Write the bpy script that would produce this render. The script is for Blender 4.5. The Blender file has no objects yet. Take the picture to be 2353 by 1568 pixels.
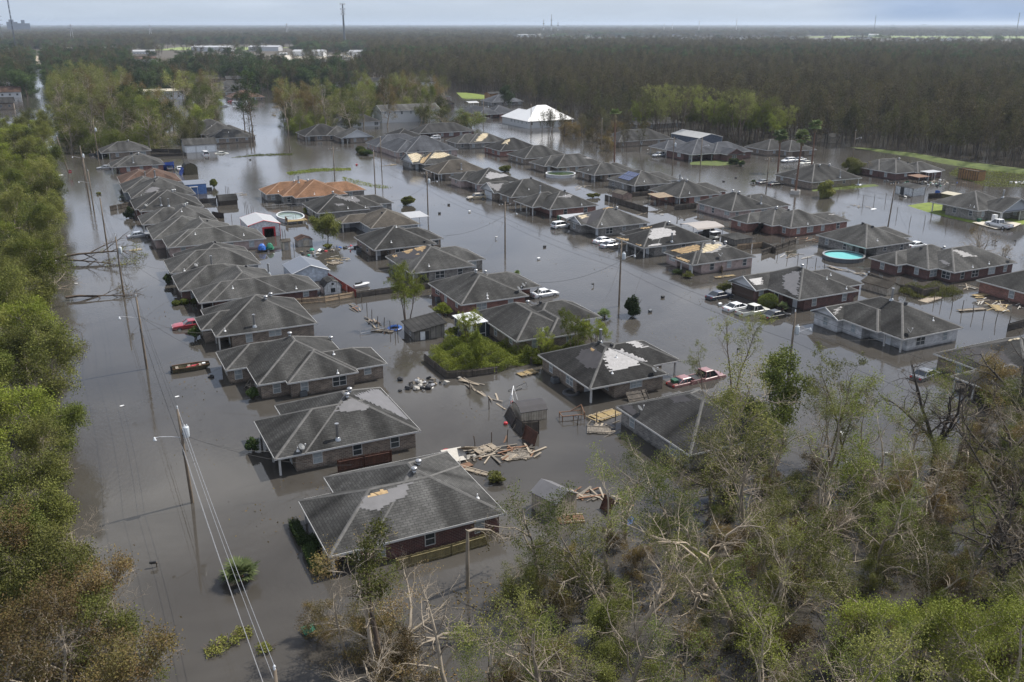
# Flooded subdivision after a storm, seen from the air.
# World frame: Y runs along the flooded streets (away from the viewer), X across them, z = 0 is the flood water.
import bpy, math, random
import numpy as np
from mathutils import Vector, Matrix, Euler
SC = bpy.context.scene
COL = SC.collection
R = math.radians

# ------------------------------------------------------------------ camera, light, exposure
cam = bpy.data.cameras.new("camera")
camo = bpy.data.objects.new("camera", cam); COL.objects.link(camo)
camo.location = (0, 0, 42)
camo.rotation_euler = (R(90 - 19.12), 0, R(-26.05))
cam.sensor_width = 36.0; cam.lens = 36 * 2100 / 2353.0
cam.clip_start = 0.5; cam.clip_end = 80000
SC.camera = camo

SUN_EL, SUN_AZ = 53.0, 85.0 # azimuth clockwise from +Y
sl = bpy.data.lights.new("sun", 'SUN'); sl.energy = 4.2; sl.angle = R(0.6); sl.color = (1.0, 0.955, 0.88)
so = bpy.data.objects.new("sun", sl); COL.objects.link(so)
sd = Vector((math.sin(R(SUN_AZ)) * math.cos(R(SUN_EL)), math.cos(R(SUN_AZ)) * math.cos(R(SUN_EL)), math.sin(R(SUN_EL))))
so.rotation_euler = sd.to_track_quat('Z', 'Y').to_euler()
so.location = (200, 50, 300)

W = bpy.data.worlds.new("World"); SC.world = W; W.use_nodes = True
def build_world():
 nt = W.node_tree; nt.nodes.clear(); N = nt.nodes.new; L = nt.links.new
 out = N("ShaderNodeOutputWorld"); bg = N("ShaderNodeBackground"); bg.inputs[1].default_value = 0.1
 sky = N("ShaderNodeTexSky"); sky.sky_type = 'NISHITA'; sky.sun_disc = False
 sky.sun_elevation = R(SUN_EL); sky.sun_rotation = R(SUN_AZ); sky.altitude = 40
 sky.air_density = 1.0; sky.dust_density = 1.5; sky.ozone_density = 1.2
 tc = N("ShaderNodeTexCoord")
 # cloud deck: project the view direction on a plane overhead so that clouds flatten towards the horizon
 sep = N("ShaderNodeSeparateXYZ"); L(tc.outputs["Generated"], sep.inputs[0])
 zc = N("ShaderNodeMath"); zc.operation = 'MAXIMUM'; L(sep.outputs[2], zc.inputs[0]); zc.inputs[1].default_value = 0.0
 za = N("ShaderNodeMath"); za.operation = 'ADD'; L(zc.outputs[0], za.inputs[0]); za.inputs[1].default_value = 0.16
 dx = N("ShaderNodeMath"); dx.operation = 'DIVIDE'; L(sep.outputs[0], dx.inputs[0]); L(za.outputs[0], dx.inputs[1])
 dy = N("ShaderNodeMath"); dy.operation = 'DIVIDE'; L(sep.outputs[1], dy.inputs[0]); L(za.outputs[0], dy.inputs[1])
 cv = N("ShaderNodeCombineXYZ"); L(dx.outputs[0], cv.inputs[0]); L(dy.outputs[0], cv.inputs[1]); cv.inputs[2].default_value = 4.3
 nz = N("ShaderNodeTexNoise"); nz.inputs["Scale"].default_value = 1.15; nz.inputs["Detail"].default_value = 7
 nz.inputs["Roughness"].default_value = 0.56; L(cv.outputs[0], nz.inputs["Vector"])
 rp = N("ShaderNodeValToRGB"); L(nz.outputs[0], rp.inputs[0])
 rp.color_ramp.elements[0].position = 0.42; rp.color_ramp.elements[1].position = 0.58
 rp.color_ramp.elements[0].color = (0.12, 0.12, 0.12, 1); rp.color_ramp.elements[1].color = (0.92, 0.92, 0.92, 1)
 n2 = N("ShaderNodeTexNoise"); n2.inputs["Scale"].default_value = 2.6; n2.inputs["Detail"].default_value = 5; L(cv.outputs[0], n2.inputs["Vector"])
 cr = N("ShaderNodeValToRGB"); L(n2.outputs[0], cr.inputs[0])
 cr.color_ramp.elements[0].position = 0.36; cr.color_ramp.elements[1].position = 0.62
 cr.color_ramp.elements[0].color = (2.5, 2.9, 3.9, 1); cr.color_ramp.elements[1].color = (9.6, 9.9, 10.4, 1)
 # pale haze bank at the horizon, thinner to the right where a rain-blue band hangs
 hz = N("ShaderNodeMapRange"); L(zc.outputs[0], hz.inputs[0]); hz.inputs[1].default_value = 0.0; hz.inputs[2].default_value = 0.09
 hz.inputs[3].default_value = 0.95; hz.inputs[4].default_value = 0.0
 az = N("ShaderNodeMath"); az.operation = 'ARCTAN2'; L(sep.outputs[0], az.inputs[0]); L(sep.outputs[1], az.inputs[1])
 ar = N("ShaderNodeMapRange"); ar.interpolation_type = 'SMOOTHSTEP'; L(az.outputs[0], ar.inputs[0])
 ar.inputs[1].default_value = R(43.0); ar.inputs[2].default_value = R(48.5); ar.inputs[3].default_value = 0.0; ar.inputs[4].default_value = 1.0
 hc = N("ShaderNodeMix"); hc.data_type = 'RGBA'; L(ar.outputs[0], hc.inputs[0])
 hc.inputs[6].default_value = (3.6, 4.25, 5.0, 1); hc.inputs[7].default_value = (1.55, 2.5, 4.1, 1)
 m1 = N("ShaderNodeMix"); m1.data_type = 'RGBA'; L(rp.outputs[0], m1.inputs[0]); L(sky.outputs[0], m1.inputs[6]); L(cr.outputs[0], m1.inputs[7])
 # bright band above the horizon haze, added out of view to brighten water reflections
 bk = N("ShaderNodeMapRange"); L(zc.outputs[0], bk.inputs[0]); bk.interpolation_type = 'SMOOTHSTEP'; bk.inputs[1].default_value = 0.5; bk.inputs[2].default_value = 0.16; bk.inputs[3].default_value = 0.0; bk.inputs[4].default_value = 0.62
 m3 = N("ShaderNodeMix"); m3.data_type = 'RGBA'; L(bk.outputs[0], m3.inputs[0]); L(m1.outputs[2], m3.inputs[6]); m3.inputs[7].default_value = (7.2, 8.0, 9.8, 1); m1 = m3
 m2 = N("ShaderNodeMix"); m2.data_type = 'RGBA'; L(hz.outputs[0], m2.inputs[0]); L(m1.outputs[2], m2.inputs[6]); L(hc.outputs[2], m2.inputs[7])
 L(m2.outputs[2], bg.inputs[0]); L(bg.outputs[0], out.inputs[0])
build_world()
SC.view_settings.view_transform = 'Standard'; SC.view_settings.look = 'None'
SC.view_settings.exposure = 0.38; SC.view_settings.gamma = 1.0
SC.cycles.max_bounces = 6; SC.cycles.diffuse_bounces = 2; SC.cycles.glossy_bounces = 3; SC.cycles.transparent_max_bounces = 8
SC.cycles.transmission_bounces = 3; SC.cycles.volume_bounces = 0
SC.cycles.caustics_reflective = False; SC.cycles.caustics_refractive = False

# ------------------------------------------------------------------ helpers
def tag(o, label=None, cat=None, group=None, kind=None):
 if label: o['label'] = label
 if cat: o['category'] = cat
 if group: o['group'] = group
 if kind: o['kind'] = kind
 return o
def thing(name, label, cat, loc=(0, 0, 0), rz=0.0, group=None):
 o = bpy.data.objects.new(name, None); COL.objects.link(o)
 o.empty_display_size = 0.3
 o.location = loc; o.rotation_euler = (0, 0, rz)
 return tag(o, label, cat, group)
def copy_tree(o, parent=None):
 c = o.copy(); COL.objects.link(c); c.parent = parent
 for ch in KIDS.get(o.name, []):
  copy_tree(ch, c)
 return c
KIDS = {}
class MB:
 """collects shapes, then links them as ONE mesh object"""
 def __init__(s): s.v = []; s.f = []; s.m = []; s.cm = 0
 def mat(s, i): s.cm = i; return s
 def face(s, pts):
  n = len(s.v); s.v.extend([tuple(p) for p in pts]); s.f.append(tuple(range(n, n + len(pts)))); s.m.append(s.cm)
 def mesh(s, vs, fs):
  n = len(s.v); s.v.extend([tuple(p) for p in vs])
  for f in fs: s.f.append(tuple(i + n for i in f)); s.m.append(s.cm)
 def box(s, x0, y0, z0, x1, y1, z1):
  s.mesh([(x0,y0,z0),(x1,y0,z0),(x1,y1,z0),(x0,y1,z0),(x0,y0,z1),(x1,y0,z1),(x1,y1,z1),(x0,y1,z1)],
               [(3,2,1,0),(4,5,6,7),(0,1,5,4),(1,2,6,5),(2,3,7,6),(3,0,4,7)]); return s
 def obox(s, c, sx, sy, sz, rx=0, ry=0, rz=0):
  M = Euler((rx, ry, rz)).to_matrix(); c = Vector(c); P = []
  for z in (-sz/2, sz/2):
   for x, y in ((-sx/2,-sy/2),(sx/2,-sy/2),(sx/2,sy/2),(-sx/2,sy/2)): P.append(c + M @ Vector((x,y,z)))
  s.mesh(P, [(3,2,1,0),(4,5,6,7),(0,1,5,4),(1,2,6,5),(2,3,7,6),(3,0,4,7)]); return s
 def tube(s, pts, rad, n=8, cap=True):
  pts = [Vector(p) for p in pts]
  if not isinstance(rad, (list, tuple)): rad = [rad] * len(pts)
  rings = []; k0 = len(s.v)
  for i, p in enumerate(pts):
   d = (pts[min(i+1, len(pts)-1)] - pts[max(i-1, 0)]).normalized()
   a = Vector((0,0,1)) if abs(d.z) < 0.9 else Vector((1,0,0))
   u = d.cross(a).normalized(); w = d.cross(u).normalized()
   for j in range(n):
    t = 2*math.pi*j/n; s.v.append(tuple(p + (u*math.cos(t) + w*math.sin(t))*rad[i]))
  for i in range(len(pts)-1):
   for j in range(n):
    a = k0+i*n+j; b = k0+i*n+(j+1) % n
    s.f.append((a, b, b+n, a+n)); s.m.append(s.cm)
  if cap:
   s.f.append(tuple(k0+j for j in range(n))[::-1]); s.m.append(s.cm)
   e = k0+(len(pts)-1)*n; s.f.append(tuple(e+j for j in range(n))); s.m.append(s.cm)
  return s
 def cyl(s, c, r, h, n=12, r2=None):
  return s.tube([c, (c[0], c[1], c[2]+h)], [r, r if r2 is None else r2], n)
 def lathe(s, c, prof, n=12, sx=1, sy=1):
  k0 = len(s.v)
  for r, z in prof:
   for j in range(n):
    t = 2*math.pi*j/n; s.v.append((c[0]+r*sx*math.cos(t), c[1]+r*sy*math.sin(t), c[2]+z))
  for i in range(len(prof)-1):
   for j in range(n):
    a = k0+i*n+j; b = k0+i*n+(j+1) % n
    s.f.append((a, b, b+n, a+n)); s.m.append(s.cm)
  return s
 def prism(s, poly, z0, z1):
  n = len(poly)
  s.mesh([(p[0],p[1],z0) for p in poly]+[(p[0],p[1],z1) for p in poly],
               [tuple(range(n))[::-1], tuple(range(n, 2*n))]+[(i,(i+1)%n,(i+1)%n+n,i+n) for i in range(n)]); return s
 def build(s, name, mats, parent=None, origin=None, smooth=False):
  if not isinstance(mats, (list, tuple)): mats = [mats]
  me = bpy.data.meshes.new(name)
  if origin is None: origin = parent.get('_o', (0,0,0)) if parent is not None else (0,0,0)
  ox, oy, oz = origin
  me.from_pydata([(x-ox, y-oy, z-oz) for x, y, z in s.v], [], s.f)
  for m in mats: me.materials.append(m)
  if len(mats) > 1: me.polygons.foreach_set("material_index", s.m)
  if smooth: me.polygons.foreach_set("use_smooth", [True]*len(me.polygons))
  me.update()
  return link(name, me, parent)
def link(name, me, parent=None):
 o = bpy.data.objects.new(name, me); COL.objects.link(o)
 if parent is not None:
  o.parent = parent; KIDS.setdefault(parent.name, []).append(o)
 return o
def np_mesh(name, V, F4=None, F3=None, mi=None, mats=()):
 """fast mesh from numpy arrays (quads then triangles)"""
 me = bpy.data.meshes.new(name)
 n4 = 0 if F4 is None else len(F4); n3 = 0 if F3 is None else len(F3)
 idx = np.concatenate([np.asarray(F4).ravel() if n4 else np.zeros(0), np.asarray(F3).ravel() if n3 else np.zeros(0)]).astype(np.int32)
 me.vertices.add(len(V)); me.vertices.foreach_set("co", np.asarray(V, dtype=np.float32).ravel())
 me.loops.add(len(idx)); me.loops.foreach_set("vertex_index", idx)
 me.polygons.add(n4+n3)
 st = np.concatenate([np.arange(n4)*4, n4*4+np.arange(n3)*3]).astype(np.int32)
 me.polygons.foreach_set("loop_start", st)
 for m in mats: me.materials.append(m)
 if mi is not None: me.polygons.foreach_set("material_index", np.asarray(mi, dtype=np.int32))
 me.update(calc_edges=True); me.validate()
 return me
# ---- measured layout, metres
D_AC = [(22.04,102.01,'air conditioner against the brown brick wall with two front wings'),
(51.15,92.48,'air conditioner at the wall of the white specked roof house'),
(51.2,131.73,'air conditioner beside the house with two dark dishes'),
(49.79,170.11,'dark air conditioner behind the unbroken hip roof house'),
(50.22,150.65,'air conditioner sunk beside the house with three tan patches')]
D_BINS = [(99.89,180,'green bin at the corner of the red brick house with porch posts','bin_green'),
(183,135.88,'green wheelie bin beside the white fridge by the pickup','bin_green'),
(63.8,85.09,'green bin behind the broken tree beside the red car','bin_green')]
D_CARS = [('sedan','silver','silver white sedan floating nose down beside the light grey roofed house',12.45,202.69,2,-0.1,-4, None, 0),
('coupe','red','red coupe half under the front roof of a left row house',13.48,135.26,178,-0.12,0, None, 0),
('sedan','silver','silver sedan stopped at the corner of the red brick house with the dark roof',11.79,309.27,183,-0.18,-2, None, 0),
('pickup','black','dark pickup parked under the porch of the last left row house',11.62,342.26,0,-0.25,0, None, 0),
('sedan','grey','dark grey car parked under a blue tarp beside the red brick house',29.47,298.64,88,-0.1,0, None, 0),
('sedan','white','white sedan seen from behind next to the olive barn shed',32.16,296.84,90,-0.15,0, None, 0),
('van','white','white cargo van seen from behind at the triple garage',44.34,328.39,92,-0.45,0, None, 0),
('sedan','cream','cream sedan sunk to its windows right of the white van',50.07,329.59,0,-0.55,0, None, 0),
('sedan','white','white car poking out behind the roof of a house near the park end',68.46,395.56,0,-0.2,0, None, 0),
('suv','grey','grey minivan at the end of the house beside the triple garage',65.97,360.36,-80,-0.35,0, None, 0),
('sedan','white','white sedan closest to the camper trailer at the far street end',89.21,518.22,0,-0.4,0, None, 0),
('sedan','cream','white sedan in front of the camper trailer, nearer than the other one',90.09,502.99,0,-0.35,0, None, 0),
('sedan','silver','silver sedan left of the camper trailer at the far street end',83.79,523.16,0,-0.4,0, None, 0),
('coupe','red','dark red car behind the camper trailer at the far street end',92.43,552.98,0,-0.2,0, None, 0),
('suv','tan','tan muddy utility vehicle in front of the garage gable across the middle street',93.57,212.1,178,-0.15,0, None, 0),
('suv','white','white hatchback standing by the grey brick house with the white gable porch',96.23,172.21,8,-0.1,0, None, 0),
('sedan','white','white sedan farther from the porch posts, left one of a close pair',97.05,155.73,4,-0.12,0, None, 0),
('sedan','silver','silvery white sedan nearer the viewer in the close pair beside the porch posts',96.23,151.84,5,-0.12,0, None, 0),
('sedan','white','white car roof showing between two roofs along the middle street',67.96,126.87,5,-0.1,0, None, 0),
('sedan','navy','dark blue sedan in front of the brown garage door',92.86,113.3,6,-0.12,0, None, 0),
('sedan','white','white sedan half sunk between the dark blue sedan and the old white pickup',91.47,107.09,4,-0.2,0, None, 0),
('pickup','cream','old cream pickup with debris in its bed between a white and a black car',92.36,104.44,3,-0.35,0, None, 0),
('sedan','black','black sedan nearest the street pole at the whitewashed house',93.98,101.19,5,-0.15,0, None, 0),
('sedan','pinkred','faded red car behind the broken tree near the white specked roof',65.54,85.24,5,-0.4,0, None, 0),
('pickup','pinkred','faded red pickup with a pale bed cover behind the broken tree',68.63,85.37,4,-0.5,0, None, 0),
('pickup','white','white pickup on the dry driveway of the lawn mound house',182.08,130.25,90,0.12,0, None, 0),
('sedan','white','white car half hidden behind the roof by the aqua pool',150.99,124.97,0,-0.15,0, None, 0),
('suv','white','white hatchback in front of the garage behind the tall palms, leftmost of three',210.82,228.2,178,-0.1,0, None, 0),
('sedan','silver','white blue sedan between two others behind the tall palms',215.76,228.56,178,-0.1,0, None, 0),
('sedan','cream','cream sedan sunk lower than its neighbours behind the tall palms',213.87,223.45,178,-0.4,0, None, 0),
('sedan','grey','grey sedan behind the black one left of the palm with a stone ring',175.6,199,5,-0.2,0, None, 0),
('sedan','black','black sedan at the house with the metal flue and the palm',176.34,195.18,5,-0.15,0, None, 0),
('suv','silver','silver utility vehicle under the column carport of the dark roofed long house',180.67,257.23,185,-0.05,0, None, 0),
('suv','white','white utility vehicle under the dark roofed carport with the white front door',130.99,336.32,182,-0.1,0, None, 0),
('pickup','black','black pickup under the beige metal carport',119.91,151.55,5,-0.1,0, None, 0),
('sedan','black','dark car in the open carport near the white vinyl fence, left one',174.95,400.43,0,-0.1,0, None, 0),
('sedan','grey','dark car in the open carport near the white vinyl fence, right one',181.26,400.23,0,-0.1,0, None, 0),
('sedan','grey','dark car wrapped in brown branches behind the bare forked tree',94.04,73.58,10,-0.2,0, None, 0)]
D_DROPS = [(1,7,(17,82.4,2.6)),
(1,7,(20.5,76.4,2.7)),
(2,7.2,(18.4,102.6,2.6)),
(2,7.2,(15.6,123,2.6)),
(3,7.2,(14.3,161,2.6)),
(3,7.2,(15.8,141,2.6)),
(4,7,(13.6,205.2,2.5)),
(5,7,(13.4,238.8,2.5)),
(13,7.3,(66.6,108,2.6)),
(13,7.3,(66.5,126,2.6)),
(13,7.3,(98.4,126.6,2.7)),
(13,7.3,(97,141.2,2.6)),
(14,7.2,(65.7,165.3,2.5)),
(14,7.2,(66,146.6,2.5)),
(15,7.2,(97.5,200,2.5)),
(15,7.2,(69,206.3,2.5)),
(12,7.2,(98,81.3,2.6)),
(20,7.2,(186,132.8,3.2)),
(20,7.2,(150,126,2.5)),
(21,7,(150,162.3,2.5)),
(22,7,(186,241.5,3)),
(23,7,(192,240,3.2))]
D_FARGRASS = [(238.12,570.09),
(221.89,521.27),
(235.95,509.69),
(244.51,529.76),
(243.54,554.23)]
D_FENCES = [('wood_weathered',1.05,[(39.93,139.16),(46.4,139.33),(52.7,139.19)],'long dark weathered board fence between the jet ski and the yellow green tree',0, True),
('wood_red',1.25,[(38.8,151.76),(39.37,145.7),(39.97,139.29)],'red painted board fence right of the white barn shed',0, True),
('wood_tan',0.95,[(30.21,139.65),(34.71,138.78),(39.65,139.44)],'tan board fence leaning over the water below the white barn shed',0.35, True),
('wood_redbrown',1.3,[(20.27,80.77),(25.77,80.61)],'dark red brown board fence against the wall of the house with the tall flue',0, True),
('wood_yellow',1.1,[(19.73,61.82),(20.96,61.83),(24.63,61.85),(28.03,62.07)],'yellow new board fence along the wall of the nearest house',0, True),
('wood_weathered',1,[(39.34,106.67),(39.52,99.6),(42.69,98.68),(46.24,98.42)],'weathered fence around the overgrown yard in front of the screened porch',0, True),
('wood_weathered',1,[(51.31,99.46),(52.39,98.93)],'short weathered fence stub buried in vines near the white specked roof',0, True),
('wood_dark',1.2,[(28.41,343.96),(37.73,337.82)],'back dark fence between the last left row house and the triple garage',0, True),
('wood_dark',1,[(27.29,330.72),(38.39,329.17)],'front dark fence between the last left row house and the triple garage',0, True),
('wood_weathered',1.2,[(8.77,235.82),(13.98,239.55)],'short board fence ending in the water left of the house with two dark flues',0, True),
('wood_dark',1.2,[(29.46,236.28),(33.22,235.58)],'dark fence piece left of the brown gambrel shed',0, True),
('wood_dark',1,[(32.23,254.57),(35.02,253.58)],'dark fence piece right of the blue shed',0, True),
('wood_dark',1.2,[(29.62,218.09),(31.67,214.99)],'dark fence piece behind the roofs left of the white shed with red trim',0, True),
('wood_weathered',1.3,[(122.36,196.66),(122.39,186.87),(122.54,177.69)],'long weathered board fence between the tan shed yard and the white gable porch house',0, True),
('wood_weathered',1.2,[(130.84,197.16),(135.96,196.95)],'weathered fence beside the red porch walls',0, True),
('wood_weathered',1.4,[(129.8,177.41),(135.97,177.13)],'weathered fence in front of the corner post porch and lean-to',0, True),
('wood_weathered',1.1,[(118.48,133.06),(123.68,135),(131.31,137.89)],'weathered panel fence below the red brick house with the torn tarp',0, True),
('wood_tan',1.2,[(116.8,138.37),(122.87,137.98)],'light brown board fence right of the small hip roofed shed',0, True),
('wood_weathered',1.2,[(122.87,137.98),(121.83,132.9)],'grey board fence continuing right of the light brown one',0, True),
('wood_weathered',1,[(123.93,111.75),(122.64,103.89),(123.23,102.5)],'faded board fence behind the beige metal shed',0, True),
('wood_weathered',1.4,[(122.7,102.04),(122.72,99.19),(126.43,99.14)],'bowed faded board fence with branches piled behind it',0, True),
('vinyl',1.4,[(164.73,378.31),(168.15,369.07),(172.42,357.25)],'white vinyl rail fence near the open carport',0, True),
('vinyl',1.3,[(183.6,384.99),(183.07,374.53)],'white vinyl rail fence farther right than the long one',0, True),
('wood_dark',1.1,[(41.11,85.88),(40.51,82.87),(40.39,80.1)],'collapsed dark fence left of the beige shed with the dark roof',0.5, True),
('wood_weathered',1.6,[(40.64,80.6),(42.36,80.07)],'grey slatted fence panel standing below the beige shed with the dark roof',0, True),
('wood_redbrown',1.5,[(40.2,79.59),(40.38,77.27)],'leaning red brown fence panel in front of the beige shed',0.3, True),
('wood_redbrown',1.3,[(39.92,63.12),(40.05,61.74)],'dark red fence piece tipped among the lumber by the pale gable shed',0.4, True),
('wood_dark',1.2,[(119.41,81.23),(123.49,81.48)],'dark fence at the right edge above the torn roof',0, True),
('wood_dark',1.3,[(197.09,161.83),(202.38,160.97)],'dark leaning fence with junk behind the white box shed',0, True),
('chain',1.1,[(42.07,220.75),(45.64,220.51),(48.55,220.63),(50.92,219.47)],'chain link fence between the orange roof and the yard pool',0, True),
('wood_weathered',0.8,[(55.99,83.18),(58.68,82.97)],'flat weathered fence panel lying against the brick wall by the big broken tree',1.2, True),
('wood_tan',1.1,[(104.55,128.35),(103.22,125.58)],'small tan gate panel on the pale pinkish house wall',0, True)]
D_FLOAT = [('mailbox','black mailbox top poking out of the water left of the fan palm',2.29,70.87,170, None),
('mailbox','dark mailbox sticking out of the middle street above the conical bush',78.14,128.26,200, None),
('mailbox','dark mailbox on a tilted post before the white hatchback house',78.25,167.91,20, None),
('mailbox','dark mailbox in the water before the corner wing beyond the tall yellow tree',78.55,91.28,10, None),
('mailbox','mailbox leaning in open water right of the bare bushes',171.62,118.4,60, None),
('mailbox','dark mailbox, left one of two side by side beyond the bare bushes',167.53,120.62,0, None),
('mailbox','dark mailbox, right one of two side by side beyond the bare bushes',167.55,119.96,0, None),
('mailbox','white capped mailbox in the water before the columned house',184.92,270.66,0, None),
('bin','dark bin lid floating upstream of the pole with the muddy tan vehicle',77.91,198.06,10, None),
('bin','pale square bin floating beside the street before the muddy tan vehicle',85.02,196.77,30, None),
('bin','dark box drifting left of the pair of white sedans',84.06,157.16,20, None),
('bin','white box drifting alone in the middle street',78.36,148.84,5, None),
('bin','grey box drifting right of the conical bush',78.39,111.77,15, None),
('bin','dark box drifting between the conical bush and the dark blue sedan',84.6,117.33,15, None),
('bin','white jug floating below the dark blue sedan',90.35,109.92,0, None),
('bin','dark crate in the water near the two white sedans behind the triple garage',55.68,309.05,5, None),
('bin','red lid floating in the park water',83.52,282.39,0, None),
('bin','white tub floating in the woods at the lower right',71.39,65.2,30, None),
('bin','white box floating at the foot of the thin willow stems',66.46,59.51,0, None),
('bin','dark box on the street opposite the solar panels',174.32,209.41,0, None),
('bin','black box on the street right of the solar panels',167.08,205.87,0, None),
('bin','dark tub floating upper street near the muddy tan vehicle',83.9,206.95,0, None),
('tub','teal plastic tub floating at the lower left of the woods',11.4,57.02,5, None),
('tub','red ball floating near the collapsed fence',40.16,83.75,0, None),
('disc','red round tub behind the ridge of the nearest house',31.54,80.01,0, None),
('disc','dark tyre floating right of the flat bottomed boat',13.05,112.96,0, None),
('disc','blue paddling pool ring beside the dark outbuilding',40.24,121.33,0, None),
('disc','black trampoline ring floating in the house corner by the porch post',51.22,88.5,0, None),
('foam','white foam sheet drifting left of the stop sign',-0.79,301.06,0, None),
('foam','tan board drifting below the white sedan',10.62,190.47,10, None),
('foam','white foam scrap near the lower fallen tree',-1.88,191.9,40, None),
('foam','white scrap at the lower fallen tree left end',-3.64,187.8,0, None),
('foam','white scrap floating below the lower fallen tree',-0.71,168.56,-20, None),
('foam','pale board drifting in the flooded lot left of the lawn mound',173.74,157.59,0, None),
('foam','white bird like scrap between the boat and the leaning tree shadow',2.27,107.99,0, None),
('foam','white scrap drifting right of the wires near the boat',8.39,108.11,0, None)]
D_HEDGE = [('clipped dark hedge around the far half of the porch of the nearest house',[(13.87,72.48),(13.86,69.09),(15.03,68.9)]),
('clipped dark hedge around the near half of the porch of the nearest house',[(14.75,67.8),(13.89,67.37),(13.92,64.31),(14.87,63.84)])]
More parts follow.
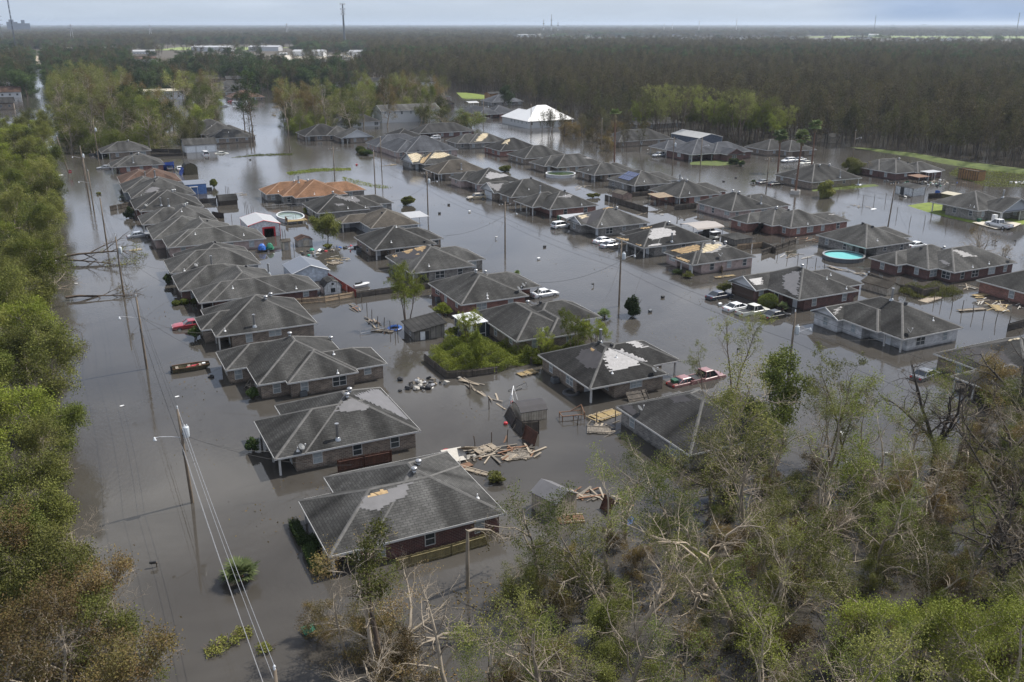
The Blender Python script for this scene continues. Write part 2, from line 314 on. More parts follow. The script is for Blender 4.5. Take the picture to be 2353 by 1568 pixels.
D_HOUSES = [{'k': 'A1','n': 'nearest house, bottom centre, with a grey felt strip and one tan hole in its roof','r': [(14.6,63,30.2,73.1),(17.8,63,30.2,76.5)],'c': [(14,62,17.2,73.5)],'col': [(15,63.4),(17.1,63.4),(15,66.3),(15,69.3),(15,72.4)],'w': 'brick_darkred','v': [(24.96,70.18,'t'),(23.98,68.63,'t'),(28.47,65.12,'p')],'pa': [('felt',[(18.42,66.95),(19.03,67.36),(21.32,67.54),(22.03,67.87),(23.17,67.72),(23.21,67.3),(22.34,67.11),(22.33,66.53),(21.11,66.41),(19.95,65.87),(18.03,66.34)]),('decking',[(18.88,67.33),(19.88,67.6),(20.68,67.67),(21.08,67.27),(20.15,67.25)])]},
{'k': 'A2','n': 'brown brick house with tall metal flue and pale felt by its ridge, behind the nearest','r': [(14.5,82.2,29.6,92.4),(17.4,82.2,29.6,95.6)],'c': [(14,81,16.6,92.9)],'col': [(15,82.6),(15,85.8),(15,89),(15,92)],'v': [(24.36,89.64,'t'),(23.58,87.85,'t'),(21.04,83.07,'f'),(17.23,82.37,'d'),(16.87,82.61,'p')],'pa': [('felt',[(22.11,86.91),(23.38,87.61),(24.41,87.51),(24.88,86.76),(25.58,86.39),(24.94,85.89),(23.12,86.07),(21.93,86.34)]),('felt',[(24.55,88.77),(29.02,94.57),(29.3,91.16),(29.35,84.59),(26.48,87.37)])]},
{'k': 'A3','n': 'brown brick house with two front hip wings beside the flat bottomed boat','r': [(14.4,109.1,28,116.5),(16.9,102.5,29,116.2),(20.2,101.5,28.8,110.5),(22,102.7,32.9,109.5)],'v': [(22.76,110.36,'t'),(28.99,114.42,'t'),(26.93,105.43,'p'),(26.34,101.81,'p')]},
{'k': 'A4','n': 'brown brick house beside the red car, leaning flue and two round roof vents','r': [(14,126.5,26,132.8),(15.4,122.7,29.3,136.6)],'c': [(14,122,17.5,126.8)],'col': [(15.8,123.1),(15.8,126)],'v': [(24.88,131.75,'t'),(23.52,128.4,'t'),(20.77,123.65,'f'),(16.76,123.53,'p')]},
{'k': 'A5','n': 'wide dark red brick house with low hedge balls, next to the white barn shed','r': [(13.9,148.4,27,158.8),(15.7,140.2,34.4,148.3),(17.7,140.2,29,156.5)],'w': 'brick_darkred','c': [(15.9,140.5,18,146)],'col': [(16.1,140.6)],'v': [(25.05,151.74,'b'),(28.94,153.21,'f'),(21.19,142.46,'p'),(30.65,140.78,'p')]},
{'k': 'A6','n': 'grey house with thin front posts, satellite dish and flue, before the light grey roof','r': [(13.9,160.5,29.1,170.7),(16,160.5,28.9,175)],'c': [(13.5,160,16.2,171)],'col': [(14.3,160.9),(14.3,164),(14.3,167)],'w': 'siding_grey','v': [(22.63,167.44,'b'),(20.89,161.35,'f'),(18.26,161.07,'d'),(16.24,160.78,'p')]},
{'k': 'A7','n': 'long house with a clean light grey roof and white corner quoins','r': [(14,189,27,202),(15.7,180.6,34.2,190),(17,180.6,30,198.5)],'t': 'light','w': 'brick_pink','c': [(14.4,187,16.2,189.6)],'v': [(24.63,189.78,'b'),(21.34,183.63,'p'),(30.2,182.07,'p')]},
{'k': 'A8','n': 'grey roofed house with several small vents and pipes directly behind the white sedan','r': [(13.4,205,25,215.3),(16.6,201.8,28.5,217)],'w': 'brick_red','c': [(13,204,16.5,216)],'col': [(13.8,205.4),(13.8,209),(16.9,202.4)],'v': [(23.57,211.32,'t'),(22.72,207.64,'t'),(19.52,202.31,'d'),(21.7,205.92,'p'),(24.9,203.32,'p')]},
{'k': 'A9','n': 'grey roofed house with two flues and a large dish, over a short wooden fence','r': [(13.5,223.6,25,237),(14.3,220.6,28.3,235)],'c': [(13,220,15.5,224)],'col': [(14.6,221)],'w': 'brick_red','v': [(22.47,227.32,'t'),(23.21,229.91,'t'),(19.15,222.21,'f'),(20.73,221.76,'f'),(15.88,221.76,'d')]},
{'k': 'A10','n': 'grey house with a pale square felt patch on its roof before the blue shed','r': [(13,249,24,263),(14,239,29,256)],'w': 'siding_grey','c': [(13.4,239.4,15.5,249)],'col': [(14.4,239.5)],'v': [(20.88,248.94,'f'),(20.24,244.99,'b'),(16.38,239.61,'p')],'pa': [('felt',[(17.19,240.8),(18.59,242.56),(19.41,242.89),(20.95,242.2),(19.81,240.63)])]},
{'k': 'A11','n': 'house with a reddish brown shingle roof and short dark flue in the left row','r': [(13.3,263,24,277),(16,261,28.5,275)],'t': 'brown','w': 'brick_grey','v': [(19.61,263.36,'f'),(22.27,265.79,'b')]},
{'k': 'A12','n': 'red brick house with a smooth dark roof and blue tarp at its back corner','r': [(12.9,296.3,28,306.5),(14.5,296.3,28,309)],'w': 'brick_red','c': [(12.5,296,15.3,307)],'col': [(13.3,296.7),(13.3,300)],'v': [(19.34,297.96,'f'),(21.43,301.83,'t')]},
{'k': 'A13','n': 'last house of the left row against the dense trees, dark pickup under its porch corner','r': [(12,332,27.7,344)],'c': [(11.5,331,15,345)],'col': [(12.4,332.4),(14.6,332.4)],'v': [(21.28,337.62,'t')]},
{'k': 'A15','n': 'hip roofed house furthest back of the three at the end of the flooded park','r': [(49.3,393.6,64.5,407)],'c': [(49,393,53,398)],'col': [(49.8,394)],'v': [(54.72,401.04,'p')]},
{'k': 'A16','n': 'middle hip roofed house of the three at the end of the flooded park','r': [(49.4,373,64.6,388),(56,376,67,386)],'c': [(49,372,53,378)],'col': [(49.8,373.4)],'v': [(54.66,378.42,'p')]},
{'k': 'A17','n': 'long brown brick house with three white windows beside the white triple garage','r': [(50.5,357,66.5,368.5),(56,360,68,368)],'w': 'brick_brown','v': [(57.89,360.38,'p')]},
{'k': 'B1','n': 'charcoal roofed house half hidden behind the big broken tree, dish on its corner','r': [(51.3,65.2,62.6,78.7),(55,68.1,66.9,76.4)],'v': [(52.11,75.25,'d')],'w': 'brick_grey','t': 'dark','tr': 'trim_white','pa': [('felt_dark',[(51.62,78.26),(52.26,77.51),(52.01,75.61),(51.48,75.43),(51.48,77.14)]),('felt_dark',[(55.55,75.91),(56.8,74.32),(56.11,71.83),(55.05,73.03)])]},
{'k': 'B2','n': 'house with a big white specked bare felt patch and a corner porch post','r': [(51.3,84.4,62.3,97.4),(55,87.6,66.5,96)],'c': [(51,84,55,88.2),(62.5,86,67,91)],'col': [(51.8,84.9),(66,88.1)],'t': 'dark','v': [(56.71,91.42,'b'),(58.72,91.68,'b'),(57.53,92.44,'f'),(60.41,84.67,'d'),(55.27,85.94,'p'),(57.17,88.07,'p')],'pa': [('felt_pale',[(55.94,89.06),(57.65,89.62),(59.6,90.9),(59.94,90.15),(60.78,89.68),(61.74,88.41),(59.05,86.33),(56.65,86.21),(55.28,86.22),(55.22,87.44)]),('felt_pale',[(61.01,91.74),(62.56,91.73),(63.15,90.47),(62.07,90.44)]),('felt_dark',[(53.58,91.86),(54.94,92.35),(55.94,91.17),(55.67,88.78),(54,87.12),(53.2,88.04)]),('decking',[(55.44,91.23),(55.66,91.15),(55.57,90.23),(55.38,90.6)])]},
{'k': 'B3','n': 'brick house with a white roofed screened porch on its back, beside the overgrown yard','r': [(51.1,103.2,60.5,117.7),(55.6,102.6,62,113),(56,107.5,67,116)],'w': 'brick_brown','c': [(62.5,107,67.5,110)],'col': [(66.6,108)],'v': [(59.55,116.46,'t'),(59.52,112.35,'b'),(55.67,104.27,'p')]},
{'k': 'B4','n': 'brick house with two dark satellite dishes and an air conditioner outside','r': [(51,121.9,62.5,135.7),(55,125.8,66.8,134)],'w': 'brick_red','c': [(62.8,125,67.3,129)],'col': [(66.4,126.2)],'v': [(61.3,122.9,'d'),(63.56,125.86,'d'),(56.63,128.87,'t'),(60.08,132.95,'t'),(55.91,123.06,'p'),(55.68,122.44,'p')]},
{'k': 'B5','n': 'house with three tan torn patches along its top west roof edge','r': [(50.6,142.6,62.6,156.1),(55,146.3,66.2,154.5)],'w': 'brick_grey','c': [(50,142,54,146.5)],'col': [(51.2,143.1)],'v': [(54.35,143.77,'p'),(57.82,150.96,'b')],'pa': [('felt_dark',[(51.19,154.07),(52.94,153.66),(56.27,150.15),(54.82,147.23),(53.05,147.74),(51.46,151.87)]),('decking',[(52.94,153.66),(54.33,152.25),(54.3,151.33),(53.23,150.99)]),('decking',[(54.61,151.87),(55.73,150.94),(56.14,149.56),(55.01,148.53),(54.59,150.16)]),('decking',[(51.33,154.65),(51.93,153.77),(51.82,152.59),(51.38,153.12)]),('decking',[(53.83,148.87),(54.38,148.5),(54.19,147.57)])]},
{'k': 'B6','n': 'house with an unbroken grey hip roof behind the one with three tan torn patches','r': [(50.2,161.4,62.8,174.4),(55,165.2,65.7,173)],'w': 'brick_brown','c': [(50,161,53.6,165)],'col': [(50.8,162)],'v': [(56.67,167.12,'p'),(54.15,163.04,'p'),(60.5,162.11,'b')],'pa': [('felt',[(60.06,169.12),(61.17,169.05),(61.27,169),(60.46,168.98)])]},
{'k': 'B7','n': 'house with a tan grey roof and open carport, behind the bushy yard tree','r': [(51.5,188,60,193),(55.6,180.3,66.5,193)],'t': 'tan','w': 'siding_grey','c': [(51,187,55.8,192.4)],'col': [(52,188.5)],'v': [(59.71,185.12,'b')]},
{'k': 'B8','n': 'brown brick house with missing shingle strips and three white porch posts','r': [(49.7,201,62,214.5),(54,203.5,66,212),(58,206,69.5,213)],'w': 'brick_grey','c': [(49.5,200.5,53.2,208)],'col': [(50.2,201.5),(50.2,204.3),(50.2,207.2)],'v': [(55.62,208.5,'t'),(57.08,201.77,'p'),(61.11,201.57,'p'),(59.69,207,'p')],'pa': [('felt',[(55.31,206.26),(58.5,207.58),(60.35,207.66),(61.37,206),(58.24,204.18),(56.36,205.54)]),('felt',[(54.39,203.72),(56.49,203.52),(56.83,203),(55.24,202.78)])]},
{'k': 'B9','n': 'only house with a bright orange brown shingle roof, by the flooded park','r': [(44.5,230,60,239),(47.6,225.6,60,238),(49.9,222,63,236),(56,226,69,234)],'t': 'orange','w': 'brick_grey','v': [(52.94,230.57,'f'),(52.19,232.33,'t'),(55.18,230.32,'t'),(47.73,230.83,'p'),(54.83,222.9,'p')]},
{'k': 'C0','n': 'house cut by the right picture edge with torn tan roof spots, behind bare trees','r': [(97.2,62,111,75.5),(97.5,58,104,70),(92.5,63,102,69)],'w': 'brick_brown','c': [(92,62,97.6,69.5)],'col': [(93,63.4),(93,66),(93,68.6)],'pa': [('felt_dark',[(98.3,73.52),(100.24,72.05),(101.01,68.85),(99.35,65.28),(98.01,68.55)]),('decking_pale',[(102.82,69.64),(103.7,68.88),(103.69,68.25),(102.93,69.12)])]},
{'k': 'C1','n': 'whitewashed brick house with a white front gable at the corner of the middle street','r': [(98,81.1,109.7,96.6),(97.4,84.9,105,96.2),(96.4,91.2,105,96.7,'esn')],'w': 'brick_white','c': [(97,81.2,99.5,88)],'col': [(98.4,84.4),(98.4,81.6)],'t': 'grey','v': [(103.83,88.81,'f'),(104.18,86.61,'b'),(99.63,81.68,'d'),(105.94,83.16,'p')],'pa': [('felt',[(96.6,92.23),(97.83,93.25),(98.98,93.45),(97.37,92.34)])]},
{'k': 'C2','n': 'dark brick house with a brown garage door under its front gable','r': [(98.6,101.5,111,115.2),(102,104,114.7,112.5),(96.2,108.6,106,115.4,'esn')],'w': 'brick_darkred','g': [('w',112,96.65,4.8)],'gd': 'door_brown','t': 'dark','c': [(98,101,100.2,105.5)],'v': [(104.79,107.98,'t'),(109.98,106.78,'p'),(108.94,102.16,'p'),(107.12,104.7,'p')],'pa': [('felt',[(102.02,109.05),(103.32,108.31),(103.88,107.27),(98.99,102.48),(99.72,106.31)]),('felt_pale',[(96.6,110.95),(99.14,111.07),(98.31,109.61),(96.7,109.67)])]},
{'k': 'C3','n': 'pale pinkish house with large tan bare decking across its upper west roof','r': [(96.9,126.3,111.2,132.6),(98,126.3,111.2,136.5)],'w': 'brick_pink','c': [(96.5,126,99.4,132.8)],'col': [(97.4,126.8),(97.4,130)],'t': 'dark','v': [(104.93,130.72,'t'),(107.2,130.28,'t'),(103.44,127.05,'d')],'pa': [('decking',[(98.84,135.36),(99.9,134.52),(101.99,132.14),(101.95,131.05),(101.04,129.87),(99.06,131.97)]),('decking',[(97.11,131.39),(97.6,130.94),(97.46,127.89),(97.08,127.86)]),('felt',[(100.72,128.78),(103.34,131.07),(106.31,131.09),(107.33,129.95),(103.4,128.48)]),('decking_pale',[(101.24,129.27),(103.18,130.75),(105.78,130.54),(106.24,130.06),(103.53,128.98),(101.26,128.79)])]},
{'k': 'C4','n': 'grey brick house with long pale zigzag felt tears above a white post porch','r': [(96.5,140.9,112.4,150.7),(99.6,140.9,112.4,154)],'w': 'brick_grey','c': [(96,140.5,99.4,150.3)],'col': [(97,141.3),(97,144.3),(97,147.3),(97,150)],'t': 'dark','v': [(103.51,141.69,'f'),(106.1,146.53,'t')],'pa': [('felt_pale',[(99.2,143.42),(101.6,145.57),(104.45,145.62),(106.22,144.42),(105.65,143.28),(101.38,142.93),(99.93,142.63)]),('decking',[(96.62,150.17),(97.32,147.34),(96.71,146.53),(96.57,147.71)]),('decking',[(96.67,143.94),(97.02,142.26),(96.73,141.95)]),('decking',[(102.44,151.06),(103.7,148.81),(102.94,149),(102.26,150.2)]),('felt_pale',[(97.9,141.43),(100.74,141.58),(100.66,141.08),(97.56,141.1)])]},
{'k': 'C5','n': 'grey brick house with a white gable porch and one square tan hole above it','r': [(97.7,160,111,172),(96.5,164.3,104,170.3,'esn')],'w': 'brick_grey','c': [(96,160.3,99.2,164.6)],'v': [(105.81,165.1,'t'),(99.53,160.93,'p')],'pa': [('felt_dark',[(96.98,166.3),(101.1,168.31),(103.14,165.87),(100.37,163.47),(98.05,163.53)]),('decking_pale',[(97.4,167.17),(99.68,167.26),(99.47,166.52),(97.64,165.94)]),('decking',[(103.05,166.09),(105.03,165.85),(105.26,165.78),(103.48,165.53)])]},
{'k': 'C6','n': 'red brick house with a row of white porch posts and a green bin','r': [(96.2,186.3,108,196.1),(98.5,182,111.5,194)],'w': 'brick_red','c': [(96,182.2,100.5,195.8)],'col': [(96.6,186.7),(96.6,189.8),(96.6,192.8),(96.6,195.6),(98.9,182.4)],'v': [(101.01,191.37,'f'),(105.68,187.86,'b'),(104.96,186.28,'p'),(107.25,182.55,'p')],'pa': [('felt',[(102.62,185.97),(106.06,186.69),(106.9,186.18),(105.93,185.39)])]},
{'k': 'C7','n': 'house with a garage gable and a tan muddy truck in its driveway','r': [(97.4,199.8,113,213),(96.3,207.4,106,216,'esn')],'w': 'brick_brown','g': [('w',211.6,96.75,4.2)],'v': [(103.48,202.14,'p'),(106.23,206.34,'b')],'pa': [('felt',[(96.34,213.81),(97.65,210.65),(100.53,210.91),(98.07,207.68),(96.32,209.77)])]},
{'k': 'C8','n': 'house with a broad pale worn band along its roof beyond the tan truck','r': [(97.8,221,111,234.5),(96,228.5,106,236.2)],'w': 'brick_pink','c': [(96,222,99.6,228.6)],'pa': [('felt_pale',[(101.21,223.83),(103.71,225.77),(107.81,224.11),(108.46,223.43),(102.26,222.63)])]},
{'k': 'C9','n': 'house with a brownish grey roof and small porch next to the one with bare plywood','r': [(95,242,110.5,254)],'t': 'tan','w': 'brick_brown','c': [(95,242,97.5,248)],'col': [(95.5,242.6),(95.5,246)],'v': [(102.77,243.36,'f')]},
{'k': 'C10','n': 'house with its front roof stripped to pale plywood and a white front gable','r': [(98,261,112.5,274),(95.6,264,104,275,'esn')],'w': 'brick_grey','c': [(95.9,261.5,98.8,266)],'pa': [('decking_pale',[(95.63,268.63),(97.86,269.06),(101.48,270.2),(98.02,264.93),(95.79,264.62)]),('decking',[(97.77,264.14),(99.6,266.25),(103.32,268.18),(101.43,265.85),(98.59,262.27)]),('decking_pale',[(100.83,263.71),(103.61,266.35),(107.13,266.15),(108.34,264.71),(104.25,263.54)])]},
{'k': 'C11','n': 'large pinkish brick house with a new slate blue roof and dormer gables','r': [(98.8,309,118,321.7),(102.4,289,121.2,306),(100,291.5,112,312)],'t': 'slate','w': 'brick_pink','sl': 0.5,'v': [(106.88,289.57,'b')]},
{'k': 'C12','n': 'house with a wide white front gable and a few broken boards hanging from it','r': [(94.5,337,107,350.5,'wen'),(92,349,104,362)],'w': 'brick_brown','c': [(94,336.5,98,343)],'col': [(95.1,337.6),(96.8,337.6)],'gm': 'siding_white'},
{'k': 'C13','n': 'wide dark roofed house with a white front door and a white vehicle under its carport','r': [(125.9,339.2,149.5,352),(135,345,146,358)],'t': 'dark','w': 'brick_darkred','c': [(126,339,134,344)],'v': [(140.32,352.51,'b')]},
{'k': 'C14','n': 'house with an irregular tan patch on its west roof, behind the slate blue roof','r': [(127,304,140,315),(131,302.5,146.5,314)],'w': 'brick_grey','pa': [('decking_pale',[(133.49,303.19),(136.43,306.12),(138.81,308.05),(140.58,307.65),(139.67,305.87),(136.04,303.39)])]},
{'k': 'C15','n': 'house with small scattered tan spots near its ridge, behind the plywood roof','r': [(132,279,147.5,293)],'w': 'brick_red','t': 'dark','pa': [('decking_pale',[(135.02,284.46),(137.1,285.8),(138.6,284.8),(136.35,282.55)])]},
{'k': 'D9','n': 'low house with curled shingles and tan crumbs by the yellow bush','r': [(131,259,147,272)],'w': 'brick_brown'},
{'k': 'D0','n': 'red brick house at the right picture edge above the scattered lumber','r': [(133.2,80,150,97.6),(138,85,153,94)],'w': 'brick_red'},
{'k': 'D1','n': 'long red brick house with stepped wings and two pale worn patches, beside the aqua pool','r': [(129,110.4,142,116.8),(131.6,105.8,144,117),(134,102.5,150,113.5)],'w': 'brick_darkred','v': [(135.83,111.42,'b'),(139.72,109.8,'t'),(139.04,102.99,'p'),(143.37,103.15,'p'),(148.38,102.96,'d')],'pa': [('felt',[(138.77,107.3),(139.9,107.39),(142.74,105.13),(139.73,105.52)]),('felt',[(135.78,107.07),(136.14,106.71),(135.54,104.47),(135.06,105.04)])]},
{'k': 'D2','n': 'grey mottled brick house with a clean hip roof behind the aqua pool','r': [(134.2,122.3,146.6,135.4),(138,125.6,150.1,133)],'w': 'brick_grey','c': [(134,122,137.6,126)],'col': [(134.8,122.9)],'cm': 'brick_grey','v': [(140.09,129.28,'b'),(140.81,127.4,'b'),(138.55,123.76,'p')]},
{'k': 'D3','n': 'red brick house with three hip bays and a torn black tarp at its wall','r': [(129,150.2,142,156.3),(132,145.9,144,156.2),(134,142.5,146,153),(138,142.8,151,149.5)],'w': 'brick_red','v': [(137.28,150.74,'t'),(139.87,149.85,'b'),(139.09,143,'p')],'pa': [('felt_pale',[(146.56,145.39),(148.82,145.12),(148.1,145.04)])]},
{'k': 'D4','n': 'pale pinkish brick house with white back doors and a slim flue','r': [(134.2,161.8,146.5,175.2),(139,162.2,152,172)],'w': 'brick_pink','v': [(140.25,169.18,'t'),(140.7,167.48,'t'),(143.96,163.48,'f')]},
{'k': 'D5','n': 'grey roofed house with a wooden lean-to at its back corner post','r': [(134.1,181.5,147,194.7),(138,184,151,192)],'w': 'brick_red','c': [(133.8,181,137.5,185)],'col': [(134.7,182.1)],'v': [(140,188.89,'t'),(140.37,187.24,'t'),(139.58,189.2,'f'),(137.96,182.7,'p')]},
{'k': 'D6','n': 'house with blue solar panels on its roof and red porch walls','r': [(133.7,200.8,146,214.3),(138,204,150.5,212)],'w': 'brick_grey','c': [(133.5,200.5,139,204.8)],'col': [(134.4,201.4)],'v': [(137.72,202.15,'p')]},
{'k': 'D7','n': 'house with a corner porch post above the round green water pool','r': [(133.5,220.8,146,231),(138,222,149,231)],'w': 'brick_brown','c': [(133.3,220.3,137.2,224.5)],'col': [(134.1,221.4)],'v': [(134.7,226.1,'p')]},
{'k': 'D8','n': 'low house with curled shingles on a faded roof, left of the solar panels house','r': [(129,242,145,252),(131,238,148,250)],'w': 'brick_brown','c': [(128.5,237.5,133,243)],'v': [(147.45,238.62,'b')],'pa': [('felt',[(141.89,241.56),(144.02,241.96),(145.06,240.77),(143.53,241.1)])]},
{'k': 'E1','n': 'grey brick house on a bright lawn mound with a white pickup in its driveway','r': [(182.6,136.2,196,149.2),(185.9,132.6,197,142,'wen'),(190,134,201,141.5)],'w': 'brick_grey','c': [(182.4,145,186.5,149.4),(186,132,193,135.5)],'col': [(183.1,148.7),(186.4,133.1),(192.6,133.1)],'ez': 2.55,'v': [(190.86,136.71,'f'),(182.63,138.93,'d'),(183.54,138.08,'p')],'gm': 'siding_grey'},
{'k': 'E2','n': 'brown brick house with a metal flue beside the palm in the stone ring','r': [(179.5,184.6,197.6,199.5)],'w': 'brick_brown','c': [(194,184,198,189)],'col': [(197,185.2)],'v': [(190.31,185.59,'f'),(187.72,190.84,'t'),(191.21,190.73,'t'),(180.31,192.37,'d')]},
{'k': 'E3','n': 'dark red brick house behind the white box shed and brown canopy','r': [(211.8,192,228,202),(212,186,224,199),(219,184.5,230,194)],'w': 'brick_darkred','v': [(224,196.06,'t'),(225.74,194.25,'b')]},
{'k': 'E4','n': 'long house with a dark new roof and white columns before the blue metal barn','r': [(182,256,196,265.6),(182.2,241.2,199,257),(192.5,236.2,199.6,250,'wen'),(190,240,206,252)],'t': 'slate','w': 'brick_darkred','c': [(181.5,255.7,190,266),(182,241,192,246)],'col': [(182.6,265),(182.6,256.6),(182.6,241.7),(186.5,241.7),(190.5,241.7)],'ez': 2.4,'gm': 'brick_darkred'},
{'k': 'E5','n': 'brown brick house with dark roof and garage behind the three tall palms','r': [(213.2,241,226,253),(218,236,230,248)],'t': 'dark','w': 'brick_brown','g': [('s',222.5,236.45,5)],'gd': 'door_brown'},
{'k': 'F1','n': 'house with a blue green roof at the far forest edge behind the subdivision','r': [(192.3,511.5,210,527)],'t': 'slate','w': 'brick_pink','sl': 0.5},
{'k': 'F2','n': 'brick house with a white trimmed gable facing right, at the far forest edge','r': [(180.8,465,193.5,481,'wen')],'t': 'dark','w': 'brick_brown','sl': 0.5,'gm': 'brick_brown'},
{'k': 'F3','n': 'house with dark roof and open carport full of cars near the white vinyl fence','r': [(178.3,399.8,190,424),(186,402,200,416)],'t': 'slate','w': 'brick_red','c': [(180,399,190,404)],'col': [(180.3,400.2),(184.5,400.2)]},
{'k': 'W1','n': 'white house with a bright white metal hip roof among bare trees','r': [(180.2,353.5,203,372),(180.2,360,192,380),(189,353.5,198,366)],'t': 'white','w': 'siding_white','sl': 0.62,'ez': 3,'gm': 'siding_white'},
{'k': 'F4','n': 'white two storey hall with grey roof among the trees behind the park','r': [(131.5,402,160,415,'sn')],'t': 'light','w': 'siding_white','sl': 0.35,'ez': 5.2},
{'k': 'F5','n': 'low house with dark roof behind leafy trees left of the white hall','r': [(108,392,128,404)],'t': 'dark','w': 'siding_white'},
{'k': 'F6','n': 'small white gabled house with grey roof under storm broken trees','r': [(150.5,371,161,382,'wen')],'t': 'light','w': 'siding_white','sl': 0.75,'ez': 2.9},
{'k': 'F7','n': 'grey roofed house mostly hidden by leafless trees right of the white metal roof','r': [(221,330,243,342)],'t': 'dark','w': 'brick_grey'},
{'k': 'F8','n': 'house hidden among bare trees with only its dark ridge showing near the dead palm','r': [(181,283,205,297)],'t': 'dark','w': 'brick_brown'},
{'k': 'F9','n': 'house with a slate roof behind the pair of far brick houses','r': [(214,462,233,478)],'t': 'slate','w': 'brick_grey'},
{'k': 'F10','n': 'small dark roofed house next to the white gable porch house at the park corner','r': [(84,350,101,365)],'t': 'dark','w': 'brick_brown','c': [(84,350,88,354)],'col': [(84.5,350.5)]},
{'k': 'F11','n': 'low house with dark roof and white fascia between the slate roof and forest','r': [(113,330,124,343)],'t': 'dark','w': 'siding_white'},
{'k': 'F12','n': 'brown patched roof house at the far end of the middle street by the camper trailer','r': [(92,556,112,572)],'t': 'brown','w': 'brick_brown'},
{'k': 'F13','n': 'grey roofed house second from the far end of the middle street','r': [(96,604,116,620)],'t': 'grey','w': 'brick_brown'},
{'k': 'F14','n': 'grey roofed house third from the far end of the middle street','r': [(101,658,121,674)],'t': 'grey','w': 'brick_brown'},
{'k': 'F15','n': 'brownish roofed house at the far top end of the middle street','r': [(86,630,104,645)],'t': 'tan','w': 'brick_brown'}]
D_LAWN = [(184.8,157.2),
(189.2,157.8),
(196,158),
(205,150),
(205,134.5),
(198,131),
(189.8,130.2),
(181.5,131.5),
(181,136),
(181.8,146.5)]
D_LAWN2 = [(178.77,237.14),
(185.33,231.32),
(195.49,231.63),
(205.63,245.03),
(188.38,241.94),
(182.43,242.08)]
D_LAWN3 = [(178.5,182.8),
(190,181.5),
(201,181.5),
(202,184),
(198,185),
(180,185)]
D_LEVEE = [(257.19,250.48),
(260.73,238.52),
(264.04,222.53),
(261.7,203.33),
(265.2,184.65),
(264,160),
(258,120),
(249,120),
(255.9,177.88),
(252.24,187.99),
(253.11,206.17),
(256.86,218.5),
(256.84,234.86)]
D_PALMS = [('tall','tall palm with a shaggy crown, leftmost of the three tall ones',193.55,213.59,10.6),
('tall','tall palm in a pale stone ring, middle of the three tall ones',171.7,182.17,14.5),
('tall','tallest slim palm, rightmost of the three tall ones',210.68,217.63,12.5),
('dead','storm stripped palm with a few bright fronds left of the columned house',159.04,250.79,15),
('fan','fan palm standing in the flood beside the wires at the bottom',8.16,65.76,2.6),
('fan','cycad with arching fronds beside the parked cars',97.45,103.53,1.6),
('fan','palm tuft behind the ridge of the porch house by the middle street bush',70.37,112.13,1.8),
('fan','small cycad at the corner of the second house by the middle street',69.74,140.69,1),
('fan','cycad in the water before the house at the park corner',89.81,362.45,1.6),
('fan','cycad at the right end of the orange roofed house',70.23,234.51,1.2),
('fan','palm tuft floating in the street near the two dark cars',172.76,199.98,1.3),
('fan','drooping small palm in the water by the grey roofed house of the left row',12.47,251.22,1.2)]
D_PANELS = [('yellow fence panel floating left of the house with the corner dish','lumber_yellow',51.24,80.92,4.2,2,15),
('yellow fence panel near the wall of the white specked roof house','lumber_yellow',49.41,96.66,2.6,1.7,10),
('pale slatted fence panel floating behind the nearest house','lumber_pale',35.51,78.93,2.6,1.6,12),
('pale slatted panel floating below the bowed faded fence','lumber_pale',122.7,97.46,4,1.8,8),
('broken pallet in the lumber at the right edge','lumber_yellow',128.38,89.37,3,2.2,60),
('flat fence panel drifting left of the broken pallet','lumber_pale',123.81,90.64,5,1.1,-12),
('slatted panel against the house at the right edge','lumber_yellow',132.14,95.63,3.2,1.6,5),
('tan plywood raft near the yard tree and the two small sheds','lumber_pale',43.07,162.85,2.4,2,20),
('wooden frame floating along the pale pinkish house with tan decking','lumber_yellow',101.92,123.32,4.4,1,0),
('rusty slatted panel beside the pale gable shed','lumber_rust',36.46,62.59,2.4,1.6,-20),
('grey slatted panel in the lumber raft below the red brown panel','lumber_grey',38.02,76,2.4,1.8,-15),
('dark slatted frame floating left of the corner dish house','lumber_grey',48.62,77.79,2.6,2,-30),
('white slatted panel behind the nearest house, the rightmost','lumber_pale',36.92,76.12,1.6,1.2,30),
('torn white panel left of the beige shed fence','lumber_pale',32.06,75.4,4.4,0.8,-55),
('pale panel beside the tan lean fence in the back yard','lumber_pale',38.2,120.93,3.4,0.9,-40)]
